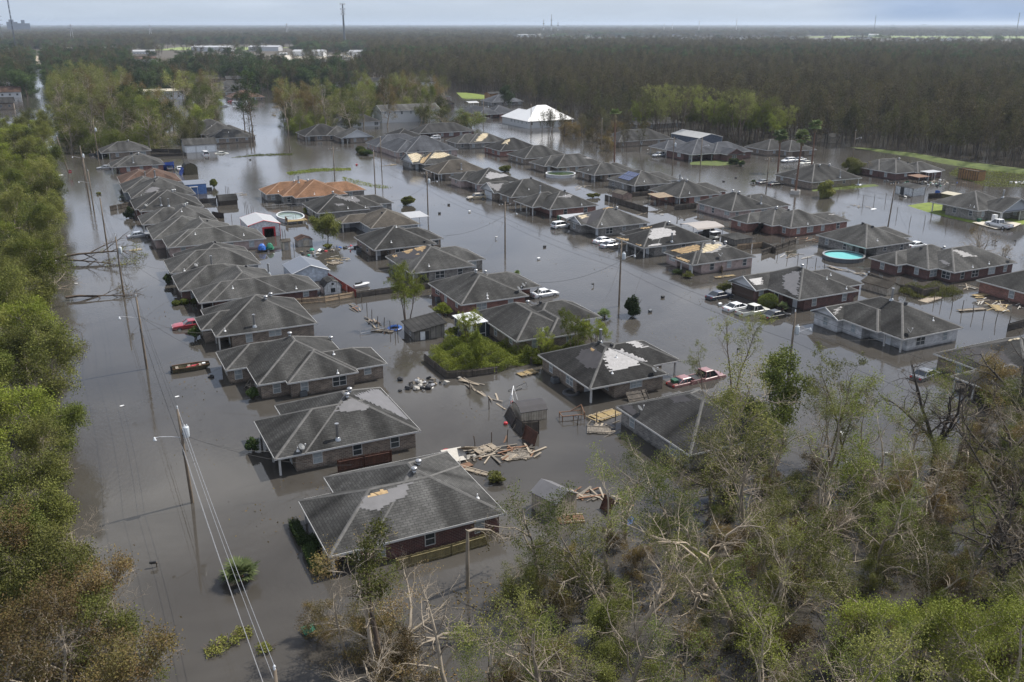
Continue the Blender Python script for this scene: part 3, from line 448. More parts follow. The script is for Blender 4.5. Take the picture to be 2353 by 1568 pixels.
D_PLANKS = [('splintered plank in the lumber raft below the leaning red brown fence','planks below the leaning red fence',38.49,77.19,2.2,26,('lumber_pale','lumber_grey','lumber_rust'),2.2, None),
('broken board around the fence panels floating behind the nearest house','boards behind the nearest house',33.77,78.08,2.6,16,('lumber_pale','lumber_grey'),2.2, None),
('plank floating by the pale gable shed behind the bare branches','planks by the pale gable shed',40.11,65.3,3,28,('lumber_grey','lumber_pale','lumber_rust'),2.2, None),
('dark plank in the tangle left of the house with the corner dish','planks left of the corner dish house',49.42,78.19,2,16,('lumber_grey','lumber_pale'),2.2, None),
('pale plank scattered in the water below the red brick house at the right edge','planks by the right edge house',130.1,90.49,5.5,30,('lumber_pale','lumber_yellow','board_white'),2.6, None),
('long plank lying in the line from the tan fence to the dark outbuilding','planks in a line by the dark outbuilding',38.05,128.22,3.6,22,('lumber_pale','lumber_grey','lumber_rust'),2.6,(38.5,119.14,37.46,138.45)),
('pale board around the aqua pool edge','boards around the aqua pool',123.94,116.72,4.5,18,('board_white','lumber_grey','lumber_pale'),2.4,(123.14,122.36,125.08,113.23)),
('white board drifting left of the aqua pool','boards left of the aqua pool',123.81,129.97,3,10,('board_white','lumber_pale'),2.6, None),
('plank near the junk behind the yard with two small sheds','planks near the two small sheds',43.46,164.97,3.5,18,('lumber_pale','lumber_yellow','board_white'),1.8, None),
('plank caught in the wires of the broken fence beyond the vine yard','planks beyond the vine yard',41.49,93.64,3.4,16,('lumber_grey','lumber_pale'),2.4,(41.36,98.7,41.96,86.49)),
('tan board lying beside the plywood roofed house','boards beside the plywood roofed house',92.99,279.07,4,8,('lumber_pale','lumber_yellow'),3, None),
('loose board near the brown gambrel shed','boards near the brown gambrel shed',41.48,244.02,3.2,8,('board_white','lumber_pale'),2.4, None),
('pale board floating in the yard behind the white gable porch house','boards behind the white gable porch house',123.32,176.58,3.5,8,('lumber_pale','board_white'),2.2, None),
('plank floating behind the pool with green water','planks behind the green pool',126.51,215.57,3.5,8,('board_white','lumber_pale'),2.5, None),
('board along the wall of the red brick house with the torn tarp','boards along the torn tarp house',135.19,138.96,2.8,8,('lumber_pale','lumber_rust'),3.2, None),
('plank in the junk against the white box shed and canopy','planks at the white box shed',220.57,178.68,5,20,('lumber_pale','lumber_grey','board_white'),2.4, None),
('board under the corner of the house at the right with a faded fence','boards by the faded fence',134.62,99.89,2,8,('lumber_pale','board_white'),3, None),
('drifting plank in the flooded lot by the leaning street pole','planks by the leaning street pole',172.77,161.46,3.5,7,('lumber_grey','lumber_pale'),2.2, None)]
D_POLES = [('utility pole rising from the bottom edge of the picture where the wires end',6.3,41.6,9.6,'i',(0,0),None),
('weathered utility pole with a grey transformer can and lamp arm, nearest standing in open water',6.4,80.7,9.5,'itl',(-0.25,0),None),
('mossy utility pole with a lamp arm reaching left, between the boat and the red car',6.1,119.7,9.7,'il',(-0.1,0),None),
('utility pole with a pale transformer can opposite the long light roofed house',6.1,157.9,9.7,'it',(0,0),None),
('bare utility pole rising through the upper fallen tree crown',5.9,199.1,9.3,'',(0,0),None),
('utility pole with a lamp arm left of the grey roof with the felt patch',5.3,236.4,9.6,'il',(0,0),None),
('tall thin utility pole right behind the lamp arm one beside the left street',4.8,243.5,12,'',(0,0),None),
('utility pole with a white transformer at the stop sign corner',5.2,278,10.5,'itl',(0,0),None),
('leaning utility pole at the stop sign corner, left of the transformer one',1.5,303,11,'l',(-1.6,0),None),
('utility pole with crossed braces before the dark pickup and the trees',11,328.7,13,'xt',(0,0),None),
('crossed utility pole in the distance left of the tall pines',62,520,12,'x',(0,0),None),
('utility pole among trees behind the triple garage',71,500,12,'',(0,0),None),
('utility pole with grey transformer and lamp at the whitewashed house',75.8,78.4,9.7,'itl',(0,0),None),
('utility pole with a crossarm, grey transformer and lamp in the middle of the picture',75.7,116.5,10.6,'xtl',(0,0),None),
('utility pole with a crossarm left of the white hatchback house',75.2,156.9,9.9,'xl',(0,0),None),
('utility pole with a crossarm, transformer and lamp opposite the muddy tan vehicle',74.9,197.7,10.3,'xtl',(0,0),None),
('plain tall utility pole behind the orange roofed house',74.6,236.1,10.3,'',(0,0),None),
('utility pole with a white cap standing near the orange roof ridge',67.4,249.6,10.3,'x',(0,0),None),
('utility pole in the open water before the park trees',73.2,328.6,11,'x',(0,0),None),
('thin utility pole in front of the plywood roofed house',87,268,10,'',(0,0),None),
('leaning utility pole right of the aqua pool in open water',161.3,141.7,9.9,'x',(0.5,0),None),
('utility pole beside the two dark cars near the palms',165.9,186.8,9.3,'x',(0,0),None),
('utility pole with a white transformer before the columned house',166.7,229.9,10,'xt',(0,0),None),
('thin utility pole with a lamp in front of the columned house',175.2,227.4,9.6,'l',(0,0),None),
('utility pole behind the last house toward the levee grass',232.2,221.9,9.5,'l',(0,0),None),
('utility pole by the yellow willow at the forest edge',238.1,337.4,10.5,'l',(0,0),None),
('utility pole in the bare copse left of the dead palm',170.5,277.7,11,'',(0,0),None),
('leaning utility pole in front of the white metal roof',172.1,318,11,'',(2.2,0),None),
('utility pole left of the white metal roof',172.8,336,11.5,'',(0,0),None),
('utility pole beside the brick gable house and its white fence',168,372,11,'l',(0,0),None)]
D_POSTS = [('bare fence post standing in the back yard water near the yellow green tree','fence posts near the yellow green tree',1.5,39.3,131.64),
('bare fence post standing in the back yard water near the yellow green tree','fence posts near the yellow green tree',1.5,38.7,127.31),
('bare fence post standing in the back yard water near the yellow green tree','fence posts near the yellow green tree',1.5,38.68,124.54),
('bare fence post standing in the back yard water near the yellow green tree','fence posts near the yellow green tree',1.5,39.22,123.13),
('bare fence post standing in the back yard water near the yellow green tree','fence posts near the yellow green tree',1.5,39.23,120.32),
('bare fence post standing in the back yard water near the yellow green tree','fence posts near the yellow green tree',1.5,39.02,117.56),
('bare fence post standing in the back yard water near the yellow green tree','fence posts near the yellow green tree',1.5,39.88,119.01),
('bare fence post standing in the back yard water near the yellow green tree','fence posts near the yellow green tree',1.5,39.89,136.25),
('dark fence post standing in the water beyond the tall flue house','fence posts beyond the tall flue house',1.4,34.8,80),
('dark fence post standing in the water beyond the tall flue house','fence posts beyond the tall flue house',1.4,36.62,79.84),
('dark fence post standing in the water beyond the tall flue house','fence posts beyond the tall flue house',1.4,38.32,79.6),
('dark fence post standing in the water beyond the tall flue house','fence posts beyond the tall flue house',1.4,40.26,88.36),
('dark fence post standing in the water beyond the tall flue house','fence posts beyond the tall flue house',1.4,40.15,93.61),
('dark fence post standing in the water beyond the tall flue house','fence posts beyond the tall flue house',1.4,47.13,79.95),
('dark fence post standing in the water beyond the tall flue house','fence posts beyond the tall flue house',1.4,49.36,79.51),
('dark fence post standing in the water beyond the tall flue house','fence posts beyond the tall flue house',1.4,51.54,79.1),
('dark fence post in the row beside the scattered lumber at the right','fence posts beside the right lumber',1.7,122.24,96.33),
('dark fence post in the row beside the scattered lumber at the right','fence posts beside the right lumber',1.7,122.53,95.18),
('dark fence post in the row beside the scattered lumber at the right','fence posts beside the right lumber',1.7,121.81,92.58),
('dark fence post in the row beside the scattered lumber at the right','fence posts beside the right lumber',1.7,121.47,90.52),
('dark fence post in the row beside the scattered lumber at the right','fence posts beside the right lumber',1.7,121.32,88.43),
('dark fence post in the row beside the scattered lumber at the right','fence posts beside the right lumber',1.7,121.35,86.6),
('dark fence post in the row beside the scattered lumber at the right','fence posts beside the right lumber',1.7,121.32,84.55),
('dark fence post in the row beside the scattered lumber at the right','fence posts beside the right lumber',1.7,121.44,82.48),
('dark fence post in the row beside the scattered lumber at the right','fence posts beside the right lumber',1.7,130.33,99.4),
('dark fence post in the row beside the scattered lumber at the right','fence posts beside the right lumber',1.7,128.1,99.04),
('dark fence post in the row left of the aqua pool','fence posts left of the aqua pool',1.6,121.6,132.02),
('dark fence post in the row left of the aqua pool','fence posts left of the aqua pool',1.6,121.78,129.51),
('dark fence post in the row left of the aqua pool','fence posts left of the aqua pool',1.6,121.76,126.69),
('dark fence post in the row left of the aqua pool','fence posts left of the aqua pool',1.6,121.56,124.03),
('dark fence post in the row left of the aqua pool','fence posts left of the aqua pool',1.6,121.79,122.12),
('dark fence post in the row left of the aqua pool','fence posts left of the aqua pool',1.6,122.12,120.2),
('fence post standing in open water behind the leaning street pole','fence posts behind the leaning street pole',2.2,175.56,162.78),
('fence post standing in open water behind the leaning street pole','fence posts behind the leaning street pole',2.2,180.08,163.47),
('fence post standing in open water behind the leaning street pole','fence posts behind the leaning street pole',2.2,184.05,163.5),
('fence post standing in open water behind the leaning street pole','fence posts behind the leaning street pole',2.2,171.62,148.68),
('fence post standing in open water behind the leaning street pole','fence posts behind the leaning street pole',2.2,170.91,140.21),
('fence post standing in open water behind the leaning street pole','fence posts behind the leaning street pole',2.2,173.26,136.47),
('fence post standing in open water behind the leaning street pole','fence posts behind the leaning street pole',2.2,166.44,140.44),
('thin post in the flooded lot right of the brown gambrel shed','thin posts right of the brown shed',1.6,37.98,250.28),
('thin post in the flooded lot right of the brown gambrel shed','thin posts right of the brown shed',1.6,38.28,249.21),
('thin post in the flooded lot right of the brown gambrel shed','thin posts right of the brown shed',1.6,38.61,249.05),
('thin post in the flooded lot right of the brown gambrel shed','thin posts right of the brown shed',1.6,38.31,225.63),
('thin post in the flooded lot right of the brown gambrel shed','thin posts right of the brown shed',1.6,38.22,223.08),
('thin post in the flooded lot right of the brown gambrel shed','thin posts right of the brown shed',1.6,38.14,220.42),
('thin post in the flooded lot right of the brown gambrel shed','thin posts right of the brown shed',1.6,38.71,219.41),
('thin post in the flooded lot right of the brown gambrel shed','thin posts right of the brown shed',1.6,39.12,219.2),
('thin post in the flooded lot right of the brown gambrel shed','thin posts right of the brown shed',1.6,32.91,212.33),
('thin post in the flooded lot right of the brown gambrel shed','thin posts right of the brown shed',1.6,39.6,190.81),
('thin post in the flooded lot right of the brown gambrel shed','thin posts right of the brown shed',1.6,39.99,190.04),
('thin post in the flooded lot right of the brown gambrel shed','thin posts right of the brown shed',1.6,38.63,176.58),
('post standing in the marsh water near the brown container','posts near the brown container',1.5,217.97,164.15),
('post standing in the marsh water near the brown container','posts near the brown container',1.5,219.75,163.66),
('post standing in the marsh water near the brown container','posts near the brown container',1.5,221.71,163.26),
('post standing in the marsh water near the brown container','posts near the brown container',1.5,183.3,178.32),
('post standing in the marsh water near the brown container','posts near the brown container',1.5,186.57,174.9),
('post standing in the marsh water near the brown container','posts near the brown container',1.5,177.37,185.89)]
D_SERV = []
D_SHRUBS = [('dark','conical glossy dark green bush standing alone in the middle street',74.96,111.4,3.7,3.8, None),
('leafy','round leafy bush standing in the water by the middle street poles',75.07,211.58,2.6,4.6, None),
('leafy','small green sapling alone in the water right of the blue shed',36.32,258.67,2.8,2.6, None),
('dark','dark bush at the corner of the grey roofed house with small vents',12.19,224.52,3,2.8, None),
('dark','dark bush in front of the house beside the red car',13.51,129.49,2.2,2.6, None),
('dark','dark bush at the front corner of the grey house with thin posts',13.63,161.71,2,2.4, None),
('round','clipped green ball bush, leftmost of three along the dark red brick wall',13.1,147.81,0.8,1.3, None),
('round','clipped green ball bush, middle of three along the dark red brick wall',14.37,147.85,0.9,1.3, None),
('round','clipped green ball bush, rightmost of three along the dark red brick wall',15.93,147.76,0.8,1.3, None),
('dark','dark bush at the porch corner of the house with the tall flue',13.67,89.32,2,2, None),
('dark','bush beside the front wings of the brown brick house near the boat',16.41,103.63,1.8,2, None),
('round','clipped round bush at the brown garage wall by the cars',96.22,106.07,2.2,2.6, None),
('round','light green round bush left of the cycad by the parked cars',96.72,105.82,2.4,2.8, None),
('leafy','wide hedge bush left of the brown garage door',96.1,116.13,2,3.6, None),
('dark','low dark hedge under the porch corner of the pale pinkish house',95.76,128.81,1,2.8, None),
('leafy','low leafy hedge at the near corner of the pale pinkish house',95.85,125.88,1.3,2.6, None),
('leafy','tall green bush before the house with the metal flue and the palm',174.81,174.45,5,5.6, None),
('dark','rounded dark hedge in front of the brick gable of the columned house',191.6,232.19,2.2,5, None),
('dark','round dark bush right of the hedge at the columned house',190.96,227.27,2,3.2, None),
('round','round green bush, upper one at the corner of the slate blue roof house',93.88,311.96,2.2,3.4, None),
('round','round green bush, lower one at the corner of the slate blue roof house',92.79,304.7,2.2,3.6, None),
('dark','dark bush right of the round ones at the slate blue roof house',93.7,302.74,2.2,4, None),
('leafy','yellow green bush behind the plywood roofed house yard',120.09,250.16,2.6,5, None),
('leafy','tuft of yellow weeds in the yard beside the small flat trailer',121.21,200.64,1.4,4, None),
('yellow','willow bush in front of the screened porch, left',46.51,114.69,1.7,2.6, None),
('yellow','willow bush in front of the screened porch, right',47.57,112.06,1.5,2.4, None),
('yellow','leafy weed clump by the corner of the brick house above the dark outbuilding',49.07,124.36,2.2,3.6, None),
('leafy','bush in the pool yard behind the house with missing shingle strips',50.19,212.33,1.6,2.4, None),
('leafy','dark bush at the base of the leafy yard tree near the two small sheds',44.98,175.53,1,2.4, None),
('leafy','bushy copse shrub left of the yellow willow at the forest edge',248.37,353.33,7.5,8, None),
('leafy','spreading grey green bush behind the house with the dark palms',210.38,200.64,5.5,9, None),
('leafy','small leafy branch floating left of the grey house in the left row',7.6,261.48,0.7,1.8, None),
('leafy','green floating branch, right one in the bottom water',5.9,58.32,0.5,2.4, None),
('leafy','green floating branch, left one in the bottom water',4.69,57.83,0.5,2.6, None),
('leafy','green floating branch, highest one in the bottom water',6.92,58.85,0.5,2.2, None),
('leafy','leafy floating scrap below the cluster in the bottom water',8.22,56.31,0.5,2.2, None),
('leafy','branch with leaves floating between the lawn edge and the nearest house',33.56,72.11,1,2.6, None)]
D_TREEPX = {}
D_WIRES = [(0,1,4),
(1,2,4),
(2,3,4),
(3,4,4),
(4,5,4),
(5,7,4),
(12,13,3),
(13,14,3),
(14,15,3),
(15,16,3),
(20,21,3),
(21,22,3),
(22,26,3),
(12,'off',3)]
# ------------------------------------------------------------------ materials (all procedural)
M = {}
def newmat(name):
 m = bpy.data.materials.new(name); m.use_nodes = True
 nt = m.node_tree; b = nt.nodes["Principled BSDF"]; M[name] = m
 return m, nt, b
def rgb(c): return (c[0], c[1], c[2], 1)
def flat(name, c, rough=0.6, metal=0.0, var=0.15, scale=3.0, spec=None, rnd=0.0):
 """plain colour with soft mottling"""
 m, nt, b = newmat(name); N = nt.nodes.new; L = nt.links.new
 tc = N("ShaderNodeTexCoord"); nz = N("ShaderNodeTexNoise"); nz.inputs["Scale"].default_value = scale; nz.inputs["Detail"].default_value = 4
 L(tc.outputs["Object"], nz.inputs["Vector"])
 mr = N("ShaderNodeMapRange"); mr.inputs[1].default_value = 0.25; mr.inputs[2].default_value = 0.75
 mr.inputs[3].default_value = 1-var; mr.inputs[4].default_value = 1+var; L(nz.outputs[0], mr.inputs[0])
 mx = N("ShaderNodeVectorMath"); mx.operation = 'SCALE'; mx.inputs[0].default_value = c[:3]; L(mr.outputs[0], mx.inputs["Scale"])
 last = mx.outputs[0]
 if rnd:
  oi = N("ShaderNodeObjectInfo"); r2 = N("ShaderNodeMapRange"); L(oi.outputs["Random"], r2.inputs[0]); r2.inputs[3].default_value = 1-rnd; r2.inputs[4].default_value = 1+rnd
  m2 = N("ShaderNodeVectorMath"); m2.operation = 'SCALE'; L(last, m2.inputs[0]); L(r2.outputs[0], m2.inputs["Scale"]); last = m2.outputs[0]
 L(last, b.inputs["Base Color"])
 b.inputs["Roughness"].default_value = rough; b.inputs["Metallic"].default_value = metal
 if spec is not None: b.inputs["Specular IOR Level"].default_value = spec
 return m
def shingle(name, c, contrast=1.0, streak=1.0):
 m, nt, b = newmat(name); N = nt.nodes.new; L = nt.links.new
 geo = N("ShaderNodeNewGeometry"); sep = N("ShaderNodeSeparateXYZ"); L(geo.outputs["Position"], sep.inputs[0])
 sn = N("ShaderNodeSeparateXYZ"); L(geo.outputs["Normal"], sn.inputs[0])
 ab = N("ShaderNodeMath"); ab.operation = 'ABSOLUTE'; L(sn.outputs[0], ab.inputs[0])
 ay = N("ShaderNodeMath"); ay.operation = 'ABSOLUTE'; L(sn.outputs[1], ay.inputs[0])
 gt = N("ShaderNodeMath"); gt.operation = 'GREATER_THAN'; L(ab.outputs[0], gt.inputs[0]); L(ay.outputs[0], gt.inputs[1])
 al = N("ShaderNodeMix"); al.data_type = 'FLOAT'; L(gt.outputs[0], al.inputs[0]); L(sep.outputs[0], al.inputs[2]); L(sep.outputs[1], al.inputs[3])
 # streaks that run down the slope
 cs = N("ShaderNodeCombineXYZ"); L(al.outputs[0], cs.inputs[0]); L(sep.outputs[2], cs.inputs[2]); L(gt.outputs[0], cs.inputs[1])
 mp = N("ShaderNodeMapping"); mp.inputs["Scale"].default_value = (0.55, 40, 0.16); L(cs.outputs[0], mp.inputs[0])
 n1 = N("ShaderNodeTexNoise"); n1.inputs["Scale"].default_value = 1.0; n1.inputs["Detail"].default_value = 5; L(mp.outputs[0], n1.inputs["Vector"])
 # shingle tabs: brick pattern in (along eave, up slope)
 c2 = N("ShaderNodeCombineXYZ"); L(al.outputs[0], c2.inputs[0])
 zs = N("ShaderNodeMath"); zs.operation = 'MULTIPLY'; zs.inputs[1].default_value = 2.6; L(sep.outputs[2], zs.inputs[0]); L(zs.outputs[0], c2.inputs[1])
 bt = N("ShaderNodeTexBrick"); bt.inputs["Scale"].default_value = 1.0; bt.inputs["Brick Width"].default_value = 0.6; bt.inputs["Row Height"].default_value = 0.28
 bt.inputs["Mortar Size"].default_value = 0.035; bt.inputs["Mortar Smooth"].default_value = 0.4
 bt.inputs["Color1"].default_value = (0.82,)*3+(1,); bt.inputs["Color2"].default_value = (1.15,)*3+(1,); bt.inputs["Mortar"].default_value = (0.55,)*3+(1,)
 L(c2.outputs[0], bt.inputs["Vector"])
 n3 = N("ShaderNodeTexNoise"); n3.inputs["Scale"].default_value = 7.0; n3.inputs["Detail"].default_value = 3; L(geo.outputs["Position"], n3.inputs["Vector"])
 n4 = N("ShaderNodeTexNoise"); n4.inputs["Scale"].default_value = 0.23; n4.inputs["Detail"].default_value = 3; L(geo.outputs["Position"], n4.inputs["Vector"])
 def rng(sock, lo, hi, a=0.3, bb=0.7):
  r = N("ShaderNodeMapRange"); r.inputs[1].default_value = a; r.inputs[2].default_value = bb
  r.inputs[3].default_value = lo; r.inputs[4].default_value = hi; L(sock, r.inputs[0]); return r.outputs[0]
 def mul(a, bb):
  k = N("ShaderNodeMath"); k.operation = 'MULTIPLY'; L(a, k.inputs[0]); L(bb, k.inputs[1]); return k.outputs[0]
 f = mul(mul(rng(n1.outputs[0], 1-0.50*streak, 1+0.46*streak), rng(n3.outputs[0], 0.84, 1.16)), rng(n4.outputs[0], 0.72, 1.28))
 oi = N("ShaderNodeObjectInfo"); f = mul(f, rng(oi.outputs["Random"], 0.74, 1.22, 0, 1))
 f = mul(f, rng(bt.outputs["Color"], 0.62, 1.2, 0.6, 1.15))
 mx = N("ShaderNodeVectorMath"); mx.operation = 'SCALE'; mx.inputs[0].default_value = c; L(f, mx.inputs["Scale"])
 L(mx.outputs[0], b.inputs["Base Color"]); b.inputs["Roughness"].default_value = 0.9; b.inputs["Specular IOR Level"].default_value = 0.12
 return m
def brick(name, c1, c2, mortar, bias=0.0):
 m, nt, b = newmat(name); N = nt.nodes.new; L = nt.links.new
 geo = N("ShaderNodeNewGeometry"); sep = N("ShaderNodeSeparateXYZ"); L(geo.outputs["Position"], sep.inputs[0])
 ad = N("ShaderNodeMath"); L(sep.outputs[0], ad.inputs[0]); L(sep.outputs[1], ad.inputs[1])
 cv = N("ShaderNodeCombineXYZ"); L(ad.outputs[0], cv.inputs[0]); L(sep.outputs[2], cv.inputs[1])
 bt = N("ShaderNodeTexBrick"); bt.inputs["Scale"].default_value = 1.0; bt.inputs["Brick Width"].default_value = 0.42; bt.inputs["Row Height"].default_value = 0.15
 bt.inputs["Mortar Size"].default_value = 0.02; bt.inputs["Bias"].default_value = bias
 bt.inputs["Color1"].default_value = rgb(c1); bt.inputs["Color2"].default_value = rgb(c2); bt.inputs["Mortar"].default_value = rgb(mortar)
 L(cv.outputs[0], bt.inputs["Vector"])
 nz = N("ShaderNodeTexNoise"); nz.inputs["Scale"].default_value = 1.3; nz.inputs["Detail"].default_value = 5; L(geo.outputs["Position"], nz.inputs["Vector"])
 r = N("ShaderNodeMapRange"); r.inputs[1].default_value = 0.3; r.inputs[2].default_value = 0.7; r.inputs[3].default_value = 0.75; r.inputs[4].default_value = 1.2; L(nz.outputs[0], r.inputs[0])
 # wet / silt line just above the water
 w = N("ShaderNodeMapRange"); w.inputs[1].default_value = 0.05; w.inputs[2].default_value = 0.4; w.inputs[3].default_value = 0.55; w.inputs[4].default_value = 1.0; L(sep.outputs[2], w.inputs[0])
 k = N("ShaderNodeMath"); k.operation = 'MULTIPLY'; L(r.outputs[0], k.inputs[0]); L(w.outputs[0], k.inputs[1])
 mx = N("ShaderNodeVectorMath"); mx.operation = 'SCALE'; L(bt.outputs["Color"], mx.inputs[0]); L(k.outputs[0], mx.inputs["Scale"])
 L(mx.outputs[0], b.inputs["Base Color"]); b.inputs["Roughness"].default_value = 0.85
 return m
def boards(name, c1, c2, w=0.15, axis='xy', rough=0.8):
 """vertical boards with gaps, weathering"""
 m, nt, b = newmat(name); N = nt.nodes.new; L = nt.links.new
 tc = N("ShaderNodeTexCoord"); sep = N("ShaderNodeSeparateXYZ"); L(tc.outputs["Object"], sep.inputs[0])
 ad = N("ShaderNodeMath"); L(sep.outputs[0], ad.inputs[0]); L(sep.outputs[1], ad.inputs[1])
 dv = N("ShaderNodeMath"); dv.operation = 'DIVIDE'; dv.inputs[1].default_value = w; L((ad if axis == 'xy' else sep).outputs[0 if axis == 'xy' else {'x':0,'y':1,'z':2}[axis]], dv.inputs[0])
 fl = N("ShaderNodeMath"); fl.operation = 'FLOOR'; L(dv.outputs[0], fl.inputs[0])
 wn = N("ShaderNodeTexWhiteNoise"); wn.noise_dimensions = '1D'; L(fl.outputs[0], wn.inputs["W"])
 fr = N("ShaderNodeMath"); fr.operation = 'FRACT'; L(dv.outputs[0], fr.inputs[0])
 gp = N("ShaderNodeMath"); gp.operation = 'LESS_THAN'; gp.inputs[1].default_value = 0.12; L(fr.outputs[0], gp.inputs[0])
 mx = N("ShaderNodeMix"); mx.data_type = 'RGBA'; L(wn.outputs[0], mx.inputs[0]); mx.inputs[6].default_value = rgb(c1); mx.inputs[7].default_value = rgb(c2)
 nz = N("ShaderNodeTexNoise"); nz.inputs["Scale"].default_value = 2.2; nz.inputs["Detail"].default_value = 5; L(tc.outputs["Object"], nz.inputs["Vector"])
 r = N("ShaderNodeMapRange"); r.inputs[1].default_value = 0.3; r.inputs[2].default_value = 0.7; r.inputs[3].default_value = 0.7; r.inputs[4].default_value = 1.25; L(nz.outputs[0], r.inputs[0])
 g2 = N("ShaderNodeMapRange"); g2.inputs[3].default_value = 1.0; g2.inputs[4].default_value = 0.35; L(gp.outputs[0], g2.inputs[0])
 k = N("ShaderNodeMath"); k.operation = 'MULTIPLY'; L(r.outputs[0], k.inputs[0]); L(g2.outputs[0], k.inputs[1])
 s = N("ShaderNodeVectorMath"); s.operation = 'SCALE'; L(mx.outputs[2], s.inputs[0]); L(k.outputs[0], s.inputs["Scale"])
 L(s.outputs[0], b.inputs["Base Color"]); b.inputs["Roughness"].default_value = rough
 return m
def leaf(name, cols, trans=0.25, big=0.25):
 """leaf colour picked per leaf, shifted by clump and by tree"""
 m, nt, b = newmat(name); N = nt.nodes.new; L = nt.links.new
 geo = N("ShaderNodeNewGeometry"); oi = N("ShaderNodeObjectInfo"); tc = N("ShaderNodeTexCoord")
 nz = N("ShaderNodeTexNoise"); nz.inputs["Scale"].default_value = big; nz.inputs["Detail"].default_value = 3
 of = N("ShaderNodeVectorMath"); of.operation = 'ADD'; L(tc.outputs["Object"], of.inputs[0])
 sc = N("ShaderNodeVectorMath"); sc.operation = 'SCALE'; sc.inputs[0].default_value = (31, 17, 23); L(oi.outputs["Random"], sc.inputs["Scale"]); L(sc.outputs[0], of.inputs[1])
 L(of.outputs[0], nz.inputs["Vector"])
 a = N("ShaderNodeMath"); a.operation = 'MULTIPLY_ADD'; L(geo.outputs["Random Per Island"], a.inputs[0]); a.inputs[1].default_value = 0.40
 n2 = N("ShaderNodeMapRange"); n2.inputs[1].default_value = 0.3; n2.inputs[2].default_value = 0.7; n2.inputs[3].default_value = 0.0; n2.inputs[4].default_value = 0.36; L(nz.outputs[0], n2.inputs[0])
 L(n2.outputs[0], a.inputs[2])
 a2 = N("ShaderNodeMath"); a2.operation = 'MULTIPLY_ADD'; L(oi.outputs["Random"], a2.inputs[0]); a2.inputs[1].default_value = 0.24; L(a.outputs[0], a2.inputs[2])
 rp = N("ShaderNodeValToRGB"); L(a2.outputs[0], rp.inputs[0]); e = rp.color_ramp.elements
 while len(e) < len(cols): e.new(0.5)
 for i, c in enumerate(cols): e[i].position = i/(len(cols)-1); e[i].color = rgb(c)
 wn = N("ShaderNodeTexWhiteNoise"); wn.noise_dimensions = '1D'; L(oi.outputs["Random"], wn.inputs["W"]); br = N("ShaderNodeMapRange"); L(wn.outputs[0], br.inputs[0]); br.inputs[3].default_value = 0.5; br.inputs[4].default_value = 1.5
 sv = N("ShaderNodeVectorMath"); sv.operation = 'SCALE'; L(rp.outputs[0], sv.inputs[0]); L(br.outputs[0], sv.inputs["Scale"])
 L(sv.outputs[0], b.inputs["Base Color"]); b.inputs["Roughness"].default_value = 0.65; b.inputs["Specular IOR Level"].default_value = 0.15
 if trans:
  tr = N("ShaderNodeBsdfTranslucent"); L(sv.outputs[0], tr.inputs[0]); ms = N("ShaderNodeMixShader"); ms.inputs[0].default_value = trans
  L(b.outputs[0], ms.inputs[1]); L(tr.outputs[0], ms.inputs[2]); L(ms.outputs[0], nt.nodes["Material Output"].inputs[0])
 return m

for nm, c, st in (('roof_grey', (0.0517,0.0510,0.0490), 1.0), ('roof_dark', (0.0389,0.0382,0.0374), 1.0), ('roof_light', (0.082,0.081,0.077), 0.7),
                  ('roof_brown', (0.088,0.056,0.043), 0.8), ('roof_orange', (0.175,0.098,0.058), 0.6), ('roof_slate', (0.0585,0.0615,0.0690), 0.6), ('roof_tan', (0.086,0.076,0.064), 0.7)):
 shingle(nm, c, 1.0, st)
for nm, c in (('cap_grey', (0.1080,0.1048,0.1000)), ('cap_dark', (0.0920,0.0904,0.0864)), ('cap_light', (0.125,0.123,0.118)), ('cap_brown', (0.12,0.085,0.068)),
              ('cap_orange', (0.24,0.145,0.09)), ('cap_slate', (0.1040,0.1080,0.1160)), ('cap_tan', (0.13,0.118,0.10))): flat(nm, c, 0.9, var=0.25, scale=2.0)
brick('brick_brown', (0.244,0.183,0.140), (0.116,0.083,0.063), (0.317,0.287,0.244))
brick('brick_red', (0.281,0.104,0.076), (0.165,0.061,0.049), (0.268,0.207,0.177))
brick('brick_darkred', (0.128,0.044,0.037), (0.073,0.032,0.032), (0.183,0.140,0.122))
brick('brick_pink', (0.439,0.329,0.299), (0.342,0.244,0.226), (0.464,0.403,0.366))
brick('brick_white', (0.586,0.586,0.592), (0.415,0.421,0.433), (0.549,0.549,0.549))
brick('brick_grey', (0.256,0.238,0.213), (0.091,0.085,0.081), (0.329,0.317,0.299))
flat('siding_white', (0.54,0.55,0.56), 0.5, var=0.06)
flat('siding_grey', (0.30,0.32,0.35), 0.6, var=0.08)
flat('trim_white', (0.52,0.515,0.50), 0.5, var=0.08)
flat('trim_dull', (0.42,0.40,0.37), 0.6, var=0.15)
flat('soffit', (0.55,0.54,0.52), 0.7)
flat('felt', (0.125,0.122,0.127), 0.6, var=0.14, scale=1.2)
flat('felt_dark', (0.040,0.037,0.040), 0.75, var=0.2, scale=1.0)
flat('felt_pale', (0.215,0.21,0.215), 0.55, var=0.2, scale=2.2)
